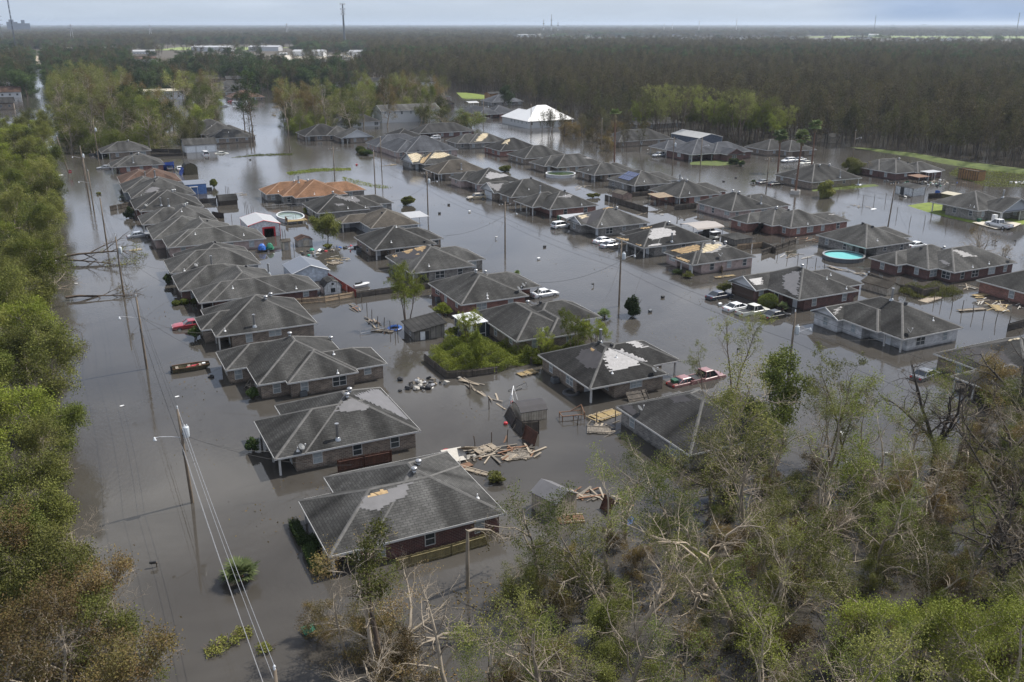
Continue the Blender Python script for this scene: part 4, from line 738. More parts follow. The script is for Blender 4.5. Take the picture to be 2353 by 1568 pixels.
def specks(nm, c, s=3.2):
 m = M[nm]; nt = m.node_tree; N = nt.nodes.new; L = nt.links.new; b = nt.nodes["Principled BSDF"]; src = b.inputs["Base Color"].links[0].from_socket
 geo = N("ShaderNodeNewGeometry"); v = N("ShaderNodeTexVoronoi"); v.inputs["Scale"].default_value = s; L(geo.outputs["Position"], v.inputs["Vector"]); lt = N("ShaderNodeMath"); lt.operation = 'LESS_THAN'; lt.inputs[1].default_value = .09; L(v.outputs["Distance"], lt.inputs[0])
 mx = N("ShaderNodeMix"); mx.data_type = 'RGBA'; L(lt.outputs[0], mx.inputs[0]); L(src, mx.inputs[6]); mx.inputs[7].default_value = rgb(c); L(mx.outputs[2], b.inputs["Base Color"])
specks('felt_pale', (.45,.45,.45))
boards('decking', (0.38,0.255,0.125), (0.44,0.32,0.175), 1.2, 'xy')
boards('decking_pale', (0.45,0.37,0.235), (0.50,0.43,0.31), 1.2, 'xy')
flat('vent_metal', (0.42,0.42,0.42), 0.35, 0.8)
flat('vent_dark', (0.035,0.035,0.037), 0.6)
flat('flue_metal', (0.36,0.37,0.38), 0.35, 0.85)
flat('pvc_white', (0.75,0.75,0.74), 0.4)
flat('dish_grey', (0.10,0.105,0.11), 0.5)
flat('door_white', (0.70,0.72,0.74), 0.4)
flat('door_dark', (0.05,0.035,0.03), 0.5)
flat('door_brown', (0.075,0.05,0.038), 0.55)
flat('glass_dark', (0.035,0.045,0.052), 0.06, spec=0.8, var=0.3)
flat('glass_blind', (0.30,0.335,0.35), 0.12, spec=0.7, var=0.25, rnd=0.3)
flat('metal_white', (0.74,0.75,0.76), 0.35, 0.1, var=0.05)
flat('metal_roof_grey', (0.17,0.185,0.215), 0.4, 0.3, var=0.06)
flat('metal_roof_light', (0.42,0.42,0.42), 0.38, 0.2, var=0.12)
flat('metal_roof_cream', (0.46,0.415,0.31), 0.45, var=0.06)
flat('metal_beige', (0.36,0.32,0.285), 0.4, 0.1, var=0.06)
flat('ac_grey', (0.11,0.12,0.13), 0.5)
flat('bin_green', (0.015,0.09,0.05), 0.45)
flat('plastic_teal', (0.05,0.33,0.22), 0.4)
flat('rubber', (0.022,0.022,0.024), 0.7)
flat('rim_metal', (0.38,0.38,0.39), 0.3, 0.9)
flat('chrome', (0.6,0.6,0.6), 0.2, 0.9)
flat('car_glass', (0.018,0.022,0.027), 0.05, spec=0.9)
flat('lamp_clear', (0.75,0.76,0.78), 0.15)
flat('lamp_red', (0.40,0.015,0.012), 0.25)
flat('black_trim', (0.02,0.02,0.021), 0.5)
flat('aluminium', (0.48,0.48,0.49), 0.4, 0.6)
flat('red_plastic', (0.45,0.03,0.04), 0.4)
flat('blue_plastic', (0.03,0.12,0.42), 0.35)
flat('green_plastic', (0.02,0.16,0.09), 0.4)
flat('blue_tarp', (0.035,0.085,0.36), 0.5)
flat('black_tarp', (0.012,0.012,0.014), 0.5)
def paint(name, c, metal=0.0):
 m, nt, b = newmat(name); b.inputs["Base Color"].default_value = rgb(c); b.inputs["Metallic"].default_value = metal
 b.inputs["Roughness"].default_value = 0.32; b.inputs["Coat Weight"].default_value = 0.6; b.inputs["Coat Roughness"].default_value = 0.08
 N = nt.nodes.new; L = nt.links.new; tc = N("ShaderNodeTexCoord"); sp = N("ShaderNodeSeparateXYZ"); L(tc.outputs["Object"], sp.inputs[0])
 nz = N("ShaderNodeTexNoise"); nz.inputs["Scale"].default_value = 2.5; L(tc.outputs["Object"], nz.inputs["Vector"])
 a = N("ShaderNodeMath"); a.operation = 'MULTIPLY_ADD'; a.inputs[1].default_value = -0.5; L(nz.outputs[0], a.inputs[0]); L(sp.outputs[2], a.inputs[2])
 r = N("ShaderNodeMapRange"); r.inputs[1].default_value = 0.0; r.inputs[2].default_value = 0.55; r.inputs[3].default_value = 0.6; r.inputs[4].default_value = 0.0; L(a.outputs[0], r.inputs[0])
 mx = N("ShaderNodeMix"); mx.data_type = 'RGBA'; L(r.outputs[0], mx.inputs[0]); mx.inputs[6].default_value = rgb(c); mx.inputs[7].default_value = (0.12,0.10,0.075,1)
 L(mx.outputs[2], b.inputs["Base Color"])
 return m
for nm, c in (('white', (0.72,0.73,0.74)), ('silver', (0.34,0.36,0.39)), ('red', (0.30,0.018,0.028)), ('black', (0.012,0.012,0.015)), ('navy', (0.022,0.03,0.055)),
              ('tan', (0.42,0.35,0.24)), ('grey', (0.12,0.125,0.135)), ('pinkred', (0.27,0.125,0.12)), ('cream', (0.60,0.60,0.53))): paint('paint_'+nm, c)
boards('wood_weathered', (0.115,0.095,0.075), (0.065,0.055,0.046), 0.15)
boards('wood_dark', (0.050,0.040,0.033), (0.034,0.029,0.026), 0.15)
boards('wood_redbrown', (0.095,0.036,0.020), (0.066,0.026,0.016), 0.15)
boards('wood_red', (0.27,0.048,0.032), (0.20,0.036,0.026), 0.15)
boards('wood_tan', (0.276,0.204,0.132), (0.216,0.159,0.105), 0.15)
boards('wood_yellow', (0.252,0.210,0.096), (0.198,0.162,0.078), 0.15)
boards('shed_beige', (0.419,0.366,0.296), (0.372,0.332,0.268), 0.3)
boards('shed_tan', (0.30,0.215,0.175), (0.27,0.195,0.16), 0.3)
boards('shed_white', (0.607,0.616,0.616), (0.552,0.566,0.570), 0.3)
boards('shed_paleblue', (0.534,0.584,0.644), (0.488,0.538,0.603), 0.25, 'z')
boards('shed_whitelap', (0.617,0.636,0.663), (0.561,0.584,0.617), 0.25, 'z')
boards('shed_blue', (0.10,0.20,0.45), (0.09,0.18,0.41), 0.3)
boards('shed_slate', (0.105,0.125,0.165), (0.095,0.112,0.15), 0.3)
boards('shed_olive', (0.105,0.090,0.050), (0.085,0.073,0.042), 0.3)
boards('shed_darkbrown', (0.060,0.047,0.036), (0.046,0.038,0.030), 0.3)
boards('shed_block', (0.20,0.185,0.165), (0.13,0.12,0.105), 0.8)
boards('shed_grey', (0.33,0.32,0.30), (0.28,0.27,0.255), 0.3)
boards('container_brown', (0.33,0.185,0.075), (0.28,0.155,0.062), 0.45)
flat('lumber_pale', (0.27,0.225,0.17), 0.8, var=0.25, rnd=0.3)
flat('lumber_yellow', (0.34,0.25,0.115), 0.8, var=0.2, rnd=0.2)
flat('lumber_grey', (0.155,0.135,0.11), 0.85, var=0.3, rnd=0.35)
flat('lumber_rust', (0.17,0.09,0.05), 0.8, var=0.25, rnd=0.25)
flat('board_white', (0.36,0.34,0.305), 0.7, var=0.12, rnd=0.15)
flat('post_wood', (0.085,0.066,0.050), 0.9, var=0.3)
flat('pole_wood', (0.17,0.135,0.100), 0.85, var=0.35, scale=1.2)
flat('insulator', (0.62,0.64,0.66), 0.3)
flat('transformer_grey', (0.50,0.54,0.57), 0.35, var=0.05)
flat('wire_black', (0.03,0.03,0.03), 0.6)
flat('wire_alu', (0.42,0.42,0.43), 0.4, 0.5)
flat('twig_pale', (0.33,0.27,0.20), 0.9, var=0.3, scale=0.6, rnd=0.3)
flat('bark_pale', (0.29,0.245,0.19), 0.9, var=0.35, scale=0.8, rnd=0.25)
flat('bark_brown', (0.115,0.085,0.062), 0.9, var=0.35, scale=0.8, rnd=0.25)
flat('bark_dark', (0.050,0.041,0.034), 0.9, var=0.3, scale=0.8, rnd=0.2)
flat('bark_forest', (0.085,0.068,0.052), 0.9, var=0.3, scale=0.5, rnd=0.4)
flat('bark_twig', (0.175,0.140,0.105), 0.9, var=0.3, scale=0.5, rnd=0.3)
flat('split_wood', (0.46,0.32,0.19), 0.8, var=0.2)
flat('palm_trunk', (0.16,0.085,0.055), 0.9, var=0.3, scale=5)
flat('palm_skirt', (0.22,0.175,0.10), 0.9, var=0.3, scale=5)
leaf('leaf_olive', [(0.068,0.078,0.020),(0.116,0.129,0.031),(0.175,0.179,0.047),(0.229,0.215,0.073)])
leaf('leaf_green', [(0.046,0.064,0.015),(0.086,0.110,0.024),(0.143,0.166,0.034),(0.204,0.214,0.055)])
leaf('leaf_yellowgreen', [(0.092,0.117,0.018),(0.145,0.179,0.026),(0.207,0.234,0.039),(0.255,0.263,0.061)])
leaf('leaf_rust', [(0.115,0.109,0.034),(0.172,0.144,0.050),(0.172,0.109,0.050),(0.190,0.190,0.065)])
leaf('leaf_dark', [(0.022,0.039,0.014),(0.043,0.070,0.022),(0.073,0.107,0.032),(0.106,0.143,0.048)], 0.15)
leaf('leaf_forest', [(0.061,0.050,0.029),(0.090,0.073,0.039),(0.090,0.082,0.032),(0.129,0.111,0.043)], 0.2, 0.10)
leaf('leaf_forest_green', [(0.039,0.042,0.018),(0.065,0.068,0.025),(0.093,0.091,0.032),(0.123,0.111,0.040)], 0.2, 0.10)
leaf('leaf_willow', [(0.11,0.125,0.034),(0.165,0.18,0.048),(0.215,0.222,0.072),(0.25,0.24,0.1)])
leaf('leaf_palm', [(0.05,0.085,0.03),(0.11,0.155,0.055),(0.18,0.22,0.09),(0.25,0.26,0.14)], 0.2)
leaf('leaf_pine', [(0.018,0.034,0.013),(0.034,0.058,0.020),(0.058,0.086,0.028),(0.075,0.10,0.035)], 0.15)

def grass_mat(name, c1, c2):
 m, nt, b = newmat(name); N = nt.nodes.new; L = nt.links.new
 geo = N("ShaderNodeNewGeometry"); nz = N("ShaderNodeTexNoise"); nz.inputs["Scale"].default_value = 0.7; nz.inputs["Detail"].default_value = 7; nz.inputs["Roughness"].default_value = 0.65
 L(geo.outputs["Position"], nz.inputs["Vector"]); rp = N("ShaderNodeValToRGB"); L(nz.outputs[0], rp.inputs[0])
 rp.color_ramp.elements[0].position = 0.3; rp.color_ramp.elements[1].position = 0.7; rp.color_ramp.elements[0].color = rgb(c1); rp.color_ramp.elements[1].color = rgb(c2)
 L(rp.outputs[0], b.inputs["Base Color"]); b.inputs["Roughness"].default_value = 0.95
grass_mat('grass', (0.040,0.060,0.012), (0.105,0.135,0.022))
grass_mat('grass_bright', (0.085,0.120,0.016), (0.19,0.24,0.034))
grass_mat('grass_far', (0.16,0.21,0.06), (0.24,0.29,0.09))
grass_mat('soil', (0.050,0.040,0.028), (0.085,0.070,0.045))
flat('concrete', (0.48,0.44,0.37), 0.85, var=0.12)
flat('sand_road', (0.40,0.33,0.25), 0.9, var=0.15, scale=0.05)

def water_mat():
 m, nt, b = newmat('flood_water'); N = nt.nodes.new; L = nt.links.new
 geo = N("ShaderNodeNewGeometry")
 # silty colour drifts
 n1 = N("ShaderNodeTexNoise"); n1.inputs["Scale"].default_value = 0.05; n1.inputs["Detail"].default_value = 7; n1.inputs["Roughness"].default_value = .6; n1.inputs["Distortion"].default_value = 1.2; L(geo.outputs["Position"], n1.inputs["Vector"])
 rp = N("ShaderNodeValToRGB"); L(n1.outputs[0], rp.inputs[0]); rp.color_ramp.elements[0].position = 0.3; rp.color_ramp.elements[1].position = 0.7
 rp.color_ramp.elements[0].color = (0.044,0.040,0.035,1); rp.color_ramp.elements[1].color = (0.074,0.068,0.060,1)
 L(rp.outputs[0], b.inputs["Base Color"])
 b.inputs["IOR"].default_value = 1.33
 # ripples, stronger where wind patches touch the surface
 wp = N("ShaderNodeTexNoise"); wp.inputs["Scale"].default_value = 0.030; wp.inputs["Detail"].default_value = 4; wp.inputs["Roughness"].default_value = 0.6
 mp = N("ShaderNodeMapping"); mp.inputs["Scale"].default_value = (1.0, 0.45, 1.0); mp.inputs["Rotation"].default_value = (0, 0, R(25)); L(geo.outputs["Position"], mp.inputs[0]); L(mp.outputs[0], wp.inputs["Vector"])
 wr = N("ShaderNodeMapRange"); wr.inputs[1].default_value = 0.44; wr.inputs[2].default_value = 0.58; wr.inputs[3].default_value = 0.03; wr.inputs[4].default_value = 1.0; L(wp.outputs[0], wr.inputs[0])
 # open water east of the houses is exposed to the wind
 sx = N("ShaderNodeSeparateXYZ"); L(geo.outputs["Position"], sx.inputs[0]); ex = N("ShaderNodeMapRange"); ex.interpolation_type = 'SMOOTHSTEP'; L(sx.outputs[0], ex.inputs[0]); ex.inputs[1].default_value = 140; ex.inputs[2].default_value = 200; ex.inputs[3].default_value = 0; ex.inputs[4].default_value = 1.1; ey = N("ShaderNodeMapRange"); ey.interpolation_type = 'SMOOTHSTEP'; L(sx.outputs[1], ey.inputs[0]); ey.inputs[1].default_value = 190; ey.inputs[2].default_value = 300; ey.inputs[3].default_value = 0; ey.inputs[4].default_value = 1.2; em = N("ShaderNodeMath"); em.operation = 'MAXIMUM'; L(ex.outputs[0], em.inputs[0]); L(ey.outputs[0], em.inputs[1])
 wa = N("ShaderNodeMath"); L(wr.outputs[0], wa.inputs[0]); L(em.outputs[0], wa.inputs[1])
 r1 = N("ShaderNodeTexNoise"); r1.inputs["Scale"].default_value = 2.4; r1.inputs["Detail"].default_value = 3
 m2 = N("ShaderNodeMapping"); m2.inputs["Scale"].default_value = (1.0, 0.55, 1.0); m2.inputs["Rotation"].default_value = (0, 0, R(-15)); L(geo.outputs["Position"], m2.inputs[0]); L(m2.outputs[0], r1.inputs["Vector"])
 r2 = N("ShaderNodeTexNoise"); r2.inputs["Scale"].default_value = 0.4; r2.inputs["Detail"].default_value = 2; L(geo.outputs["Position"], r2.inputs["Vector"])
 k = N("ShaderNodeMath"); k.operation = 'MULTIPLY'; L(r1.outputs[0], k.inputs[0]); L(wa.outputs[0], k.inputs[1])
 k2 = N("ShaderNodeMath"); k2.operation = 'MULTIPLY_ADD'; L(r2.outputs[0], k2.inputs[0]); k2.inputs[1].default_value = 0.12; L(k.outputs[0], k2.inputs[2])
 bp = N("ShaderNodeBump"); bp.inputs["Strength"].default_value = 0.6; bp.inputs["Distance"].default_value = 0.035; L(k2.outputs[0], bp.inputs["Height"]); L(bp.outputs[0], b.inputs["Normal"])
 rr = N("ShaderNodeMapRange"); rr.inputs[1].default_value = 0.1; rr.inputs[2].default_value = 1.0; rr.inputs[3].default_value = 0.015; rr.inputs[4].default_value = 0.07; L(wr.outputs[0], rr.inputs[0]); L(rr.outputs[0], b.inputs["Roughness"])
water_mat()
def pool_mat(name, c):
 m, nt, b = newmat(name); b.inputs["Base Color"].default_value = rgb(c); b.inputs["Roughness"].default_value = 0.04; b.inputs["IOR"].default_value = 1.33
pool_mat('pool_aqua', (0.20,0.56,0.56)); pool_mat('pool_green', (0.045,0.075,0.022)); pool_mat('pool_grey', (0.17,0.22,0.19))
def solar_mat():
 m, nt, b = newmat('solar_cell'); N = nt.nodes.new; L = nt.links.new
 tc = N("ShaderNodeTexCoord"); bt = N("ShaderNodeTexBrick"); bt.offset = 0.0; bt.inputs["Scale"].default_value = 1; bt.inputs["Brick Width"].default_value = 0.33; bt.inputs["Row Height"].default_value = 0.33
 bt.inputs["Mortar Size"].default_value = 0.02; bt.inputs["Color1"].default_value = (0.02,0.035,0.11,1); bt.inputs["Color2"].default_value = (0.028,0.045,0.13,1); bt.inputs["Mortar"].default_value = (0.25,0.27,0.33,1)
 L(tc.outputs["Object"], bt.inputs["Vector"]); L(bt.outputs[0], b.inputs["Base Color"]); b.inputs["Roughness"].default_value = 0.15
solar_mat()
flat('roof_white', (0.70,0.70,0.69), 0.4, 0.1, var=0.05); flat('cap_white', (0.66,0.66,0.65), 0.4)
flat('tyre_white', (0.6,0.6,0.6), 0.5)
# ------------------------------------------------------------------ ground, water, grass banks
def terrain_z(x, y):
 r = np.hypot(x - 90, y - 180)
 z = -0.85 + 1.35*np.clip((r-430)/160, 0, 1)
 street = np.exp(-((x+1.0+np.clip((y-400)/400,0,1)*4.5)/9.0)**8) * (y < 1350) * (y > 0) # the left street stays under water far out
 z = np.where(street > 0.5, np.minimum(z, -0.5), z)
 st2 = np.exp(-((x-84)/13.0)**8) * (y < 620) * (y > 0)
 z = np.where(st2 > 0.5, np.minimum(z, -0.5), z)
 return z
def build_ground():
 a = np.concatenate([[-24000, -12000, -6000, -3000, -1600], np.arange(-1000, -100, 60), np.arange(-100, 420, 10), np.arange(420, 1400, 60), [1600, 2200, 3000, 6000, 12000, 24000]])
 b = np.concatenate([[-24000, -6000, -1500, -500], np.arange(-200, 700, 14), np.arange(700, 1600, 45), [1800, 2200, 3000, 4500, 8000, 14000, 24000]])
 X, Y = np.meshgrid(a, b); Z = terrain_z(X, Y); V = np.stack([X, Y, Z], -1).reshape(-1, 3)
 n = len(a); F = [(j*n+i, j*n+i+1, (j+1)*n+i+1, (j+1)*n+i) for j in range(len(b)-1) for i in range(n-1)]
 me = np_mesh("ground", V, F4=np.array(F), mats=[M['soil']])
 me.polygons.foreach_set("use_smooth", [True]*len(me.polygons))
 tag(link("ground", me), kind='structure')
 me = np_mesh("water", [(-1500,-400,0),(1900,-400,0),(1900,2300,0),(-1500,2300,0)], F4=np.array([(0,1,2,3)]), mats=[M['flood_water']])
 tag(link("water", me), kind='structure')
build_ground()
def mound(name, poly, h, mat, step=0.8, label=None, cat=None, kind='structure'):
 """low bank of ground rising from the water inside an outline"""
 P = np.array(poly, float); x0, y0 = P.min(0); x1, y1 = P.max(0)
 xs = np.arange(x0-step, x1+step*2, step); ys = np.arange(y0-step, y1+step*2, step); X, Y = np.meshgrid(xs, ys)
 q = np.stack([X, Y], -1); dmin = np.full(X.shape, 1e9); inside = np.zeros(X.shape, bool)
 for i in range(len(P)):
  A = P[i]; B = P[(i+1) % len(P)]; AB = B-A; t = np.clip(((q-A)@AB)/(AB@AB), 0, 1)
  dmin = np.minimum(dmin, np.linalg.norm(q-(A+t[..., None]*AB), axis=-1))
  c = ((A[1] > Y) != (B[1] > Y)); with_ = (B[0]-A[0])*(Y-A[1])/(B[1]-A[1]+1e-12)+A[0]; inside ^= c & (X < with_)
 sd = np.where(inside, dmin, -dmin)
 rng = np.random.default_rng(5)
 Z = h*np.clip(sd/(h*4+0.5)+0.1, -1, 1) + 0.12*(rng.random(X.shape)-0.5)*h
 keep = sd > -step*2; n = len(xs); V = np.stack([X, Y, Z], -1).reshape(-1, 3); F = []
 for j in range(len(ys)-1):
  for i in range(n-1):
   if keep[j, i] or keep[j+1, i+1] or keep[j, i+1] or keep[j+1, i]: F.append((j*n+i, j*n+i+1, (j+1)*n+i+1, (j+1)*n+i))
 me = np_mesh(name, V, F4=np.array(F), mats=[mat]); me.polygons.foreach_set("use_smooth", [True]*len(me.polygons))
 return tag(link(name, me), label, cat, kind=kind)
mound("levee_bank", D_LEVEE, .6, M['grass'], 2.0)
mound("lawn", D_LAWN, 0.16, M['grass_bright'], 0.6)
mound("lawn_strip", D_LAWN2, 0.14, M['grass'], 0.6)
mound("grass_patch", D_FARGRASS, 0.5, M['grass_bright'], 3.0)
mound("lawn_edge", D_LAWN3, 0.12, M['grass'], 0.5)
# ------------------------------------------------------------------ houses
def hip_h(r, x, y, sl):
 s = r[4]; d = 1e9
 if 'w' in s: d = min(d, x-r[0])
 if 'e' in s: d = min(d, r[2]-x)
 if 's' in s: d = min(d, y-r[1])
 if 'n' in s: d = min(d, r[3]-y)
 if x < r[0]-1e-6 or x > r[2]+1e-6 or y < r[1]-1e-6 or y > r[3]+1e-6: return -1e9
 return sl*d
def roof_h(rs, x, y, sl): return max(hip_h(r, x, y, sl) for r in rs)
def union_cells(rects, cuts=()):
 xs = sorted({round(v, 3) for r in list(rects)+list(cuts) for v in (r[0], r[2])}); ys = sorted({round(v, 3) for r in list(rects)+list(cuts) for v in (r[1], r[3])})
 def ins(x, y, R_): return any(a[0] < x < a[2] and a[1] < y < a[3] for a in R_)
 G = [[ins((xs[i]+xs[i+1])/2, (ys[j]+ys[j+1])/2, rects) and not ins((xs[i]+xs[i+1])/2, (ys[j]+ys[j+1])/2, cuts) for i in range(len(xs)-1)] for j in range(len(ys)-1)]
 return xs, ys, G
def outline(xs, ys, G):
 """merged boundary edges: (x0,y0,x1,y1,side) with the side the edge faces"""
 nx, ny = len(xs)-1, len(ys)-1; g = lambda i, j: 0 <= i < nx and 0 <= j < ny and G[j][i]; E = []
 for j in range(ny+1):
  for side, a, b in (('s', 0, -1), ('n', -1, 0)):
   run = None
   for i in range(nx+1):
    on = i < nx and g(i, j+a) and not g(i, j+b)
    if on and run is None: run = i
    if not on and run is not None: E.append((xs[run], ys[j], xs[i], ys[j], side)); run = None
 for i in range(nx+1):
  for side, a, b in (('w', 0, -1), ('e', -1, 0)):
   run = None
   for j in range(ny+1):
    on = j < ny and g(i+a, j) and not g(i+b, j)
    if on and run is None: run = j
    if not on and run is not None: E.append((xs[i], ys[run], xs[i], ys[j], side)); run = None
 return E
NRM = {'s': (0,-1), 'n': (0,1), 'w': (-1,0), 'e': (1,0)}
def window_part(H, cx, cy, side, w, z0, z1, glass, O, name='window', frame='trim_white'):
 nx, ny = NRM[side]; tx, ty = -ny, nx; fw = 0.07
 f = MB()
 def bar(a0, a1, b0, b1, d0, d1):
  xs = [cx+tx*a+nx*d for a in (a0, a1) for d in (d0, d1)]; ys = [cy+ty*a+ny*d for a in (a0, a1) for d in (d0, d1)]
  f.box(min(xs), min(ys), b0, max(xs), max(ys), b1)
 bar(-w/2, -w/2+fw, z0, z1, 0.002, 0.05); bar(w/2-fw, w/2, z0, z1, 0.002, 0.05)
 bar(-w/2+fw, w/2-fw, z0, z0+fw, 0.002, 0.05); bar(-w/2+fw, w/2-fw, z1-fw, z1, 0.002, 0.05)
 bar(-w/2+fw, w/2-fw, (z0+z1)/2-0.03, (z0+z1)/2+0.03, 0.002, 0.045)
 if w > 1.5: bar(-0.04, 0.04, z0+fw, z1-fw, 0.004, 0.048)
 o = f.build(name, M[frame], H, O)
 p = MB(); b0 = 0.012
 xs = [cx+tx*a+nx*d for a in (-w/2+fw, w/2-fw) for d in (0.003, b0)]; ys = [cy+ty*a+ny*d for a in (-w/2+fw, w/2-fw) for d in (0.003, b0)]
 p.box(min(xs), min(ys), z0+fw, max(xs), max(ys), z1-fw)
 p.build('pane', M[glass], o, O)
 return o
def turbine(mb, x, y, z):
 mb.cyl((x, y, z-0.15), 0.17, 0.42, 10); mb.lathe((x, y, z+0.27), [(0.17,0),(0.27,0.06),(0.31,0.16),(0.27,0.27),(0.12,0.33),(0.0,0.335)], 12)
def boxvent(mb, x, y, z): mb.obox((x, y, z+0.14), 0.34, 0.34, 0.36, ry=0.25)
def build_house(d, idx):
 rng = random.Random(100+idx)
 rs = [tuple(r[:4])+(r[4] if len(r) > 4 else 'wesn',) for r in d['r']]; sl = d.get('sl', 0.47); ez = d.get('ez', 2.05); rk = d.get('t', 'grey'); wk = d.get('w', 'brick_brown'); tr = d.get('tr', 'trim_white')
 x0 = min(r[0] for r in rs); y0 = min(r[1] for r in rs); O = (round((x0+max(r[2] for r in rs))/2, 2), round((y0+max(r[3] for r in rs))/2, 2), 0.0)
 H = thing(d.get('name', 'brick_house'), d['n'], 'house', O, 0, d.get('group')); H['_o'] = O
 def zr(x, y): return ez+roof_h(rs, x, y, sl)
 # roof surfaces; every wing sits a few mm under the previous one so that no faces share a plane
 roof = MB(); gab = MB(); caps = []
 for k, (a, b, c, e, s) in enumerate(rs):
  z = ez-0.007*k; w, h = c-a, e-b
  ridge_x = (w >= h) if set('wesn') <= set(s) else not ('w' in s and 'e' in s)
  if ridge_x:
   hh = h/2; xa = a+hh if 'w' in s else a; xb = c-hh if 'e' in s else c; ym = (b+e)/2; zt = z+sl*hh
   if xa > xb: xa = xb = (xa+xb)/2
   A, B, C_, E_ = (a,b,z), (c,b,z), (c,e,z), (a,e,z); P, Q = (xa,ym,zt), (xb,ym,zt)
   roof.face([A,B,Q,P] if xa != xb else [A,B,P]); roof.face([C_,E_,P,Q] if xa != xb else [C_,E_,P])
   (roof if 'w' in s else gab).face([E_,A,P] if 'w' in s else [(a+0.42,e,z),(a+0.42,b,z),(a+0.42,ym,zt)])
   (roof if 'e' in s else gab).face([B,C_,Q] if 'e' in s else [(c-0.42,b,z),(c-0.42,e,z),(c-0.42,ym,zt)])
   if 'w' in s: caps += [(A,P),(E_,P)]
   else: caps_g(gab, A, E_, P)
   if 'e' in s: caps += [(B,Q),(C_,Q)]
   else: caps_g(gab, B, C_, Q)
   if xa != xb: caps.append((P,Q))
  else:
   hh = w/2; ya = b+hh if 's' in s else b; yb = e-hh if 'n' in s else e; xm = (a+c)/2; zt = z+sl*hh
   if ya > yb: ya = yb = (ya+yb)/2
   A, B, C_, E_ = (a,b,z), (c,b,z), (c,e,z), (a,e,z); P, Q = (xm,ya,zt), (xm,yb,zt)
   roof.face([E_,A,P,Q] if ya != yb else [E_,A,P]); roof.face([B,C_,Q,P] if ya != yb else [B,C_,P])
   (roof if 's' in s else gab).face([A,B,P] if 's' in s else [(a,b+0.42,z),(c,b+0.42,z),(xm,b+0.42,zt)])
   (roof if 'n' in s else gab).face([C_,E_,Q] if 'n' in s else [(c,e-0.42,z),(a,e-0.42,z),(xm,e-0.42,zt)])
   if 's' in s: caps += [(A,P),(B,P)]
   else: caps_g(gab, A, B, P)
   if 'n' in s: caps += [(C_,Q),(E_,Q)]
   else: caps_g(gab, C_, E_, Q)
   if ya != yb: caps.append((P,Q))
 ro = roof.build('roof', M['roof_'+rk], H, O)
 if gab.v: gab.build('gable', M[d.get('gm', 'siding_white')], H, O)
 cp = MB(); N = 22 # ridge and hip caps where they show
 for p, q in caps:
  p, q = Vector(p), Vector(q); run = None
  for i in range(N+1):
   m = p.lerp(q, min(1, (i+0.5)/N)); on = i < N and zr(m.x, m.y) <= m.z+0.05
   if on and run is None: run = i
   if not on and run is not None:
    u, v = p.lerp(q, run/N), p.lerp(q, i/N); run = None
    dd = (v-u); sd_ = Vector((-dd.y, dd.x, 0)).normalized()*0.17; up = Vector((0,0,0.035)); dn = Vector((0,0,-0.055))
    cp.mesh([u-sd_+dn, u+up, u+sd_+dn, v-sd_+dn, v+up, v+sd_+dn], [(0,1,4,3),(1,2,5,4),(0,3,5,2)])
 if cp.v: cp.build('ridge_cap', M['cap_'+rk], ro, O)
 # fascia and soffit
 fa = MB(); xs, ys, G = union_cells(rs); t = 0.04
 for (a, b, c, e, sd_) in outline(xs, ys, G):
  nx, ny = NRM[sd_]
  if any((sd_ not in r[4]) and ((sd_ == 'w' and abs(r[0]-a) < 1e-3 and r[1]-1e-3 <= b and e <= r[3]+1e-3) or (sd_ == 'e' and abs(r[2]-a) < 1e-3 and r[1]-1e-3 <= b and e <= r[3]+1e-3) or
               (sd_ == 's' and abs(r[1]-b) < 1e-3 and r[0]-1e-3 <= a and c <= r[2]+1e-3) or (sd_ == 'n' and abs(r[3]-b) < 1e-3 and r[0]-1e-3 <= a and c <= r[2]+1e-3)) for r in rs): continue
  if sd_ in 'sn': fa.box(a-t*(sd_ == 's'), min(b, b+ny*t), ez-0.2, c+t*(sd_ == 's'), max(b, b+ny*t), ez-0.012)
  else: fa.box(min(a, a+nx*t), b, ez-0.2, max(a, a+nx*t), e, ez-0.012)
 fa.build('fascia', M[tr], H, O)
 so_ = MB()
 for j in range(len(ys)-1):
  for i in range(len(xs)-1):
   if G[j][i]: so_.face([(xs[i],ys[j],ez-0.19),(xs[i],ys[j+1],ez-0.19),(xs[i+1],ys[j+1],ez-0.19),(xs[i+1],ys[j],ez-0.19)])
 so_.build('soffit', M['soffit'], H, O)
 # walls
 ov = 0.45; wr = [(r[0]+ov, r[1]+ov, r[2]-ov, r[3]-ov) for r in rs]; cuts = d.get('c', [])
 xs, ys, G = union_cells(wr, cuts); wl = MB(); ed = outline(xs, ys, G)
 for (a, b, c, e, sd_) in ed: wl.face([(a,b,-0.6),(c,e,-0.6),(c,e,ez-0.18),(a,b,ez-0.18)] if sd_ in 'sw' else [(c,e,-0.6),(a,b,-0.6),(a,b,ez-0.18),(c,e,ez-0.18)])
 wl.build('wall', M[wk], H, O)
 gd = d.get('g', [])
 for (sd_, pos, at_, w) in gd: # garage doors: side, centre along the wall, wall plane, width
  g = MB(); nx, ny = NRM[sd_]; z1 = ez-0.35
  if sd_ in 'we': g.box(min(at_, at_+nx*0.06), pos-w/2, -0.3, max(at_, at_+nx*0.06), pos+w/2, z1)
  else: g.box(pos-w/2, min(at_, at_+ny*0.06), -0.3, pos+w/2, max(at_, at_+ny*0.06), z1)
  g.build('garage_door', M[d.get('gd', 'door_white')], H, O)
 nwin = 0; door = not d.get('nodoor'); zt = ez-0.32
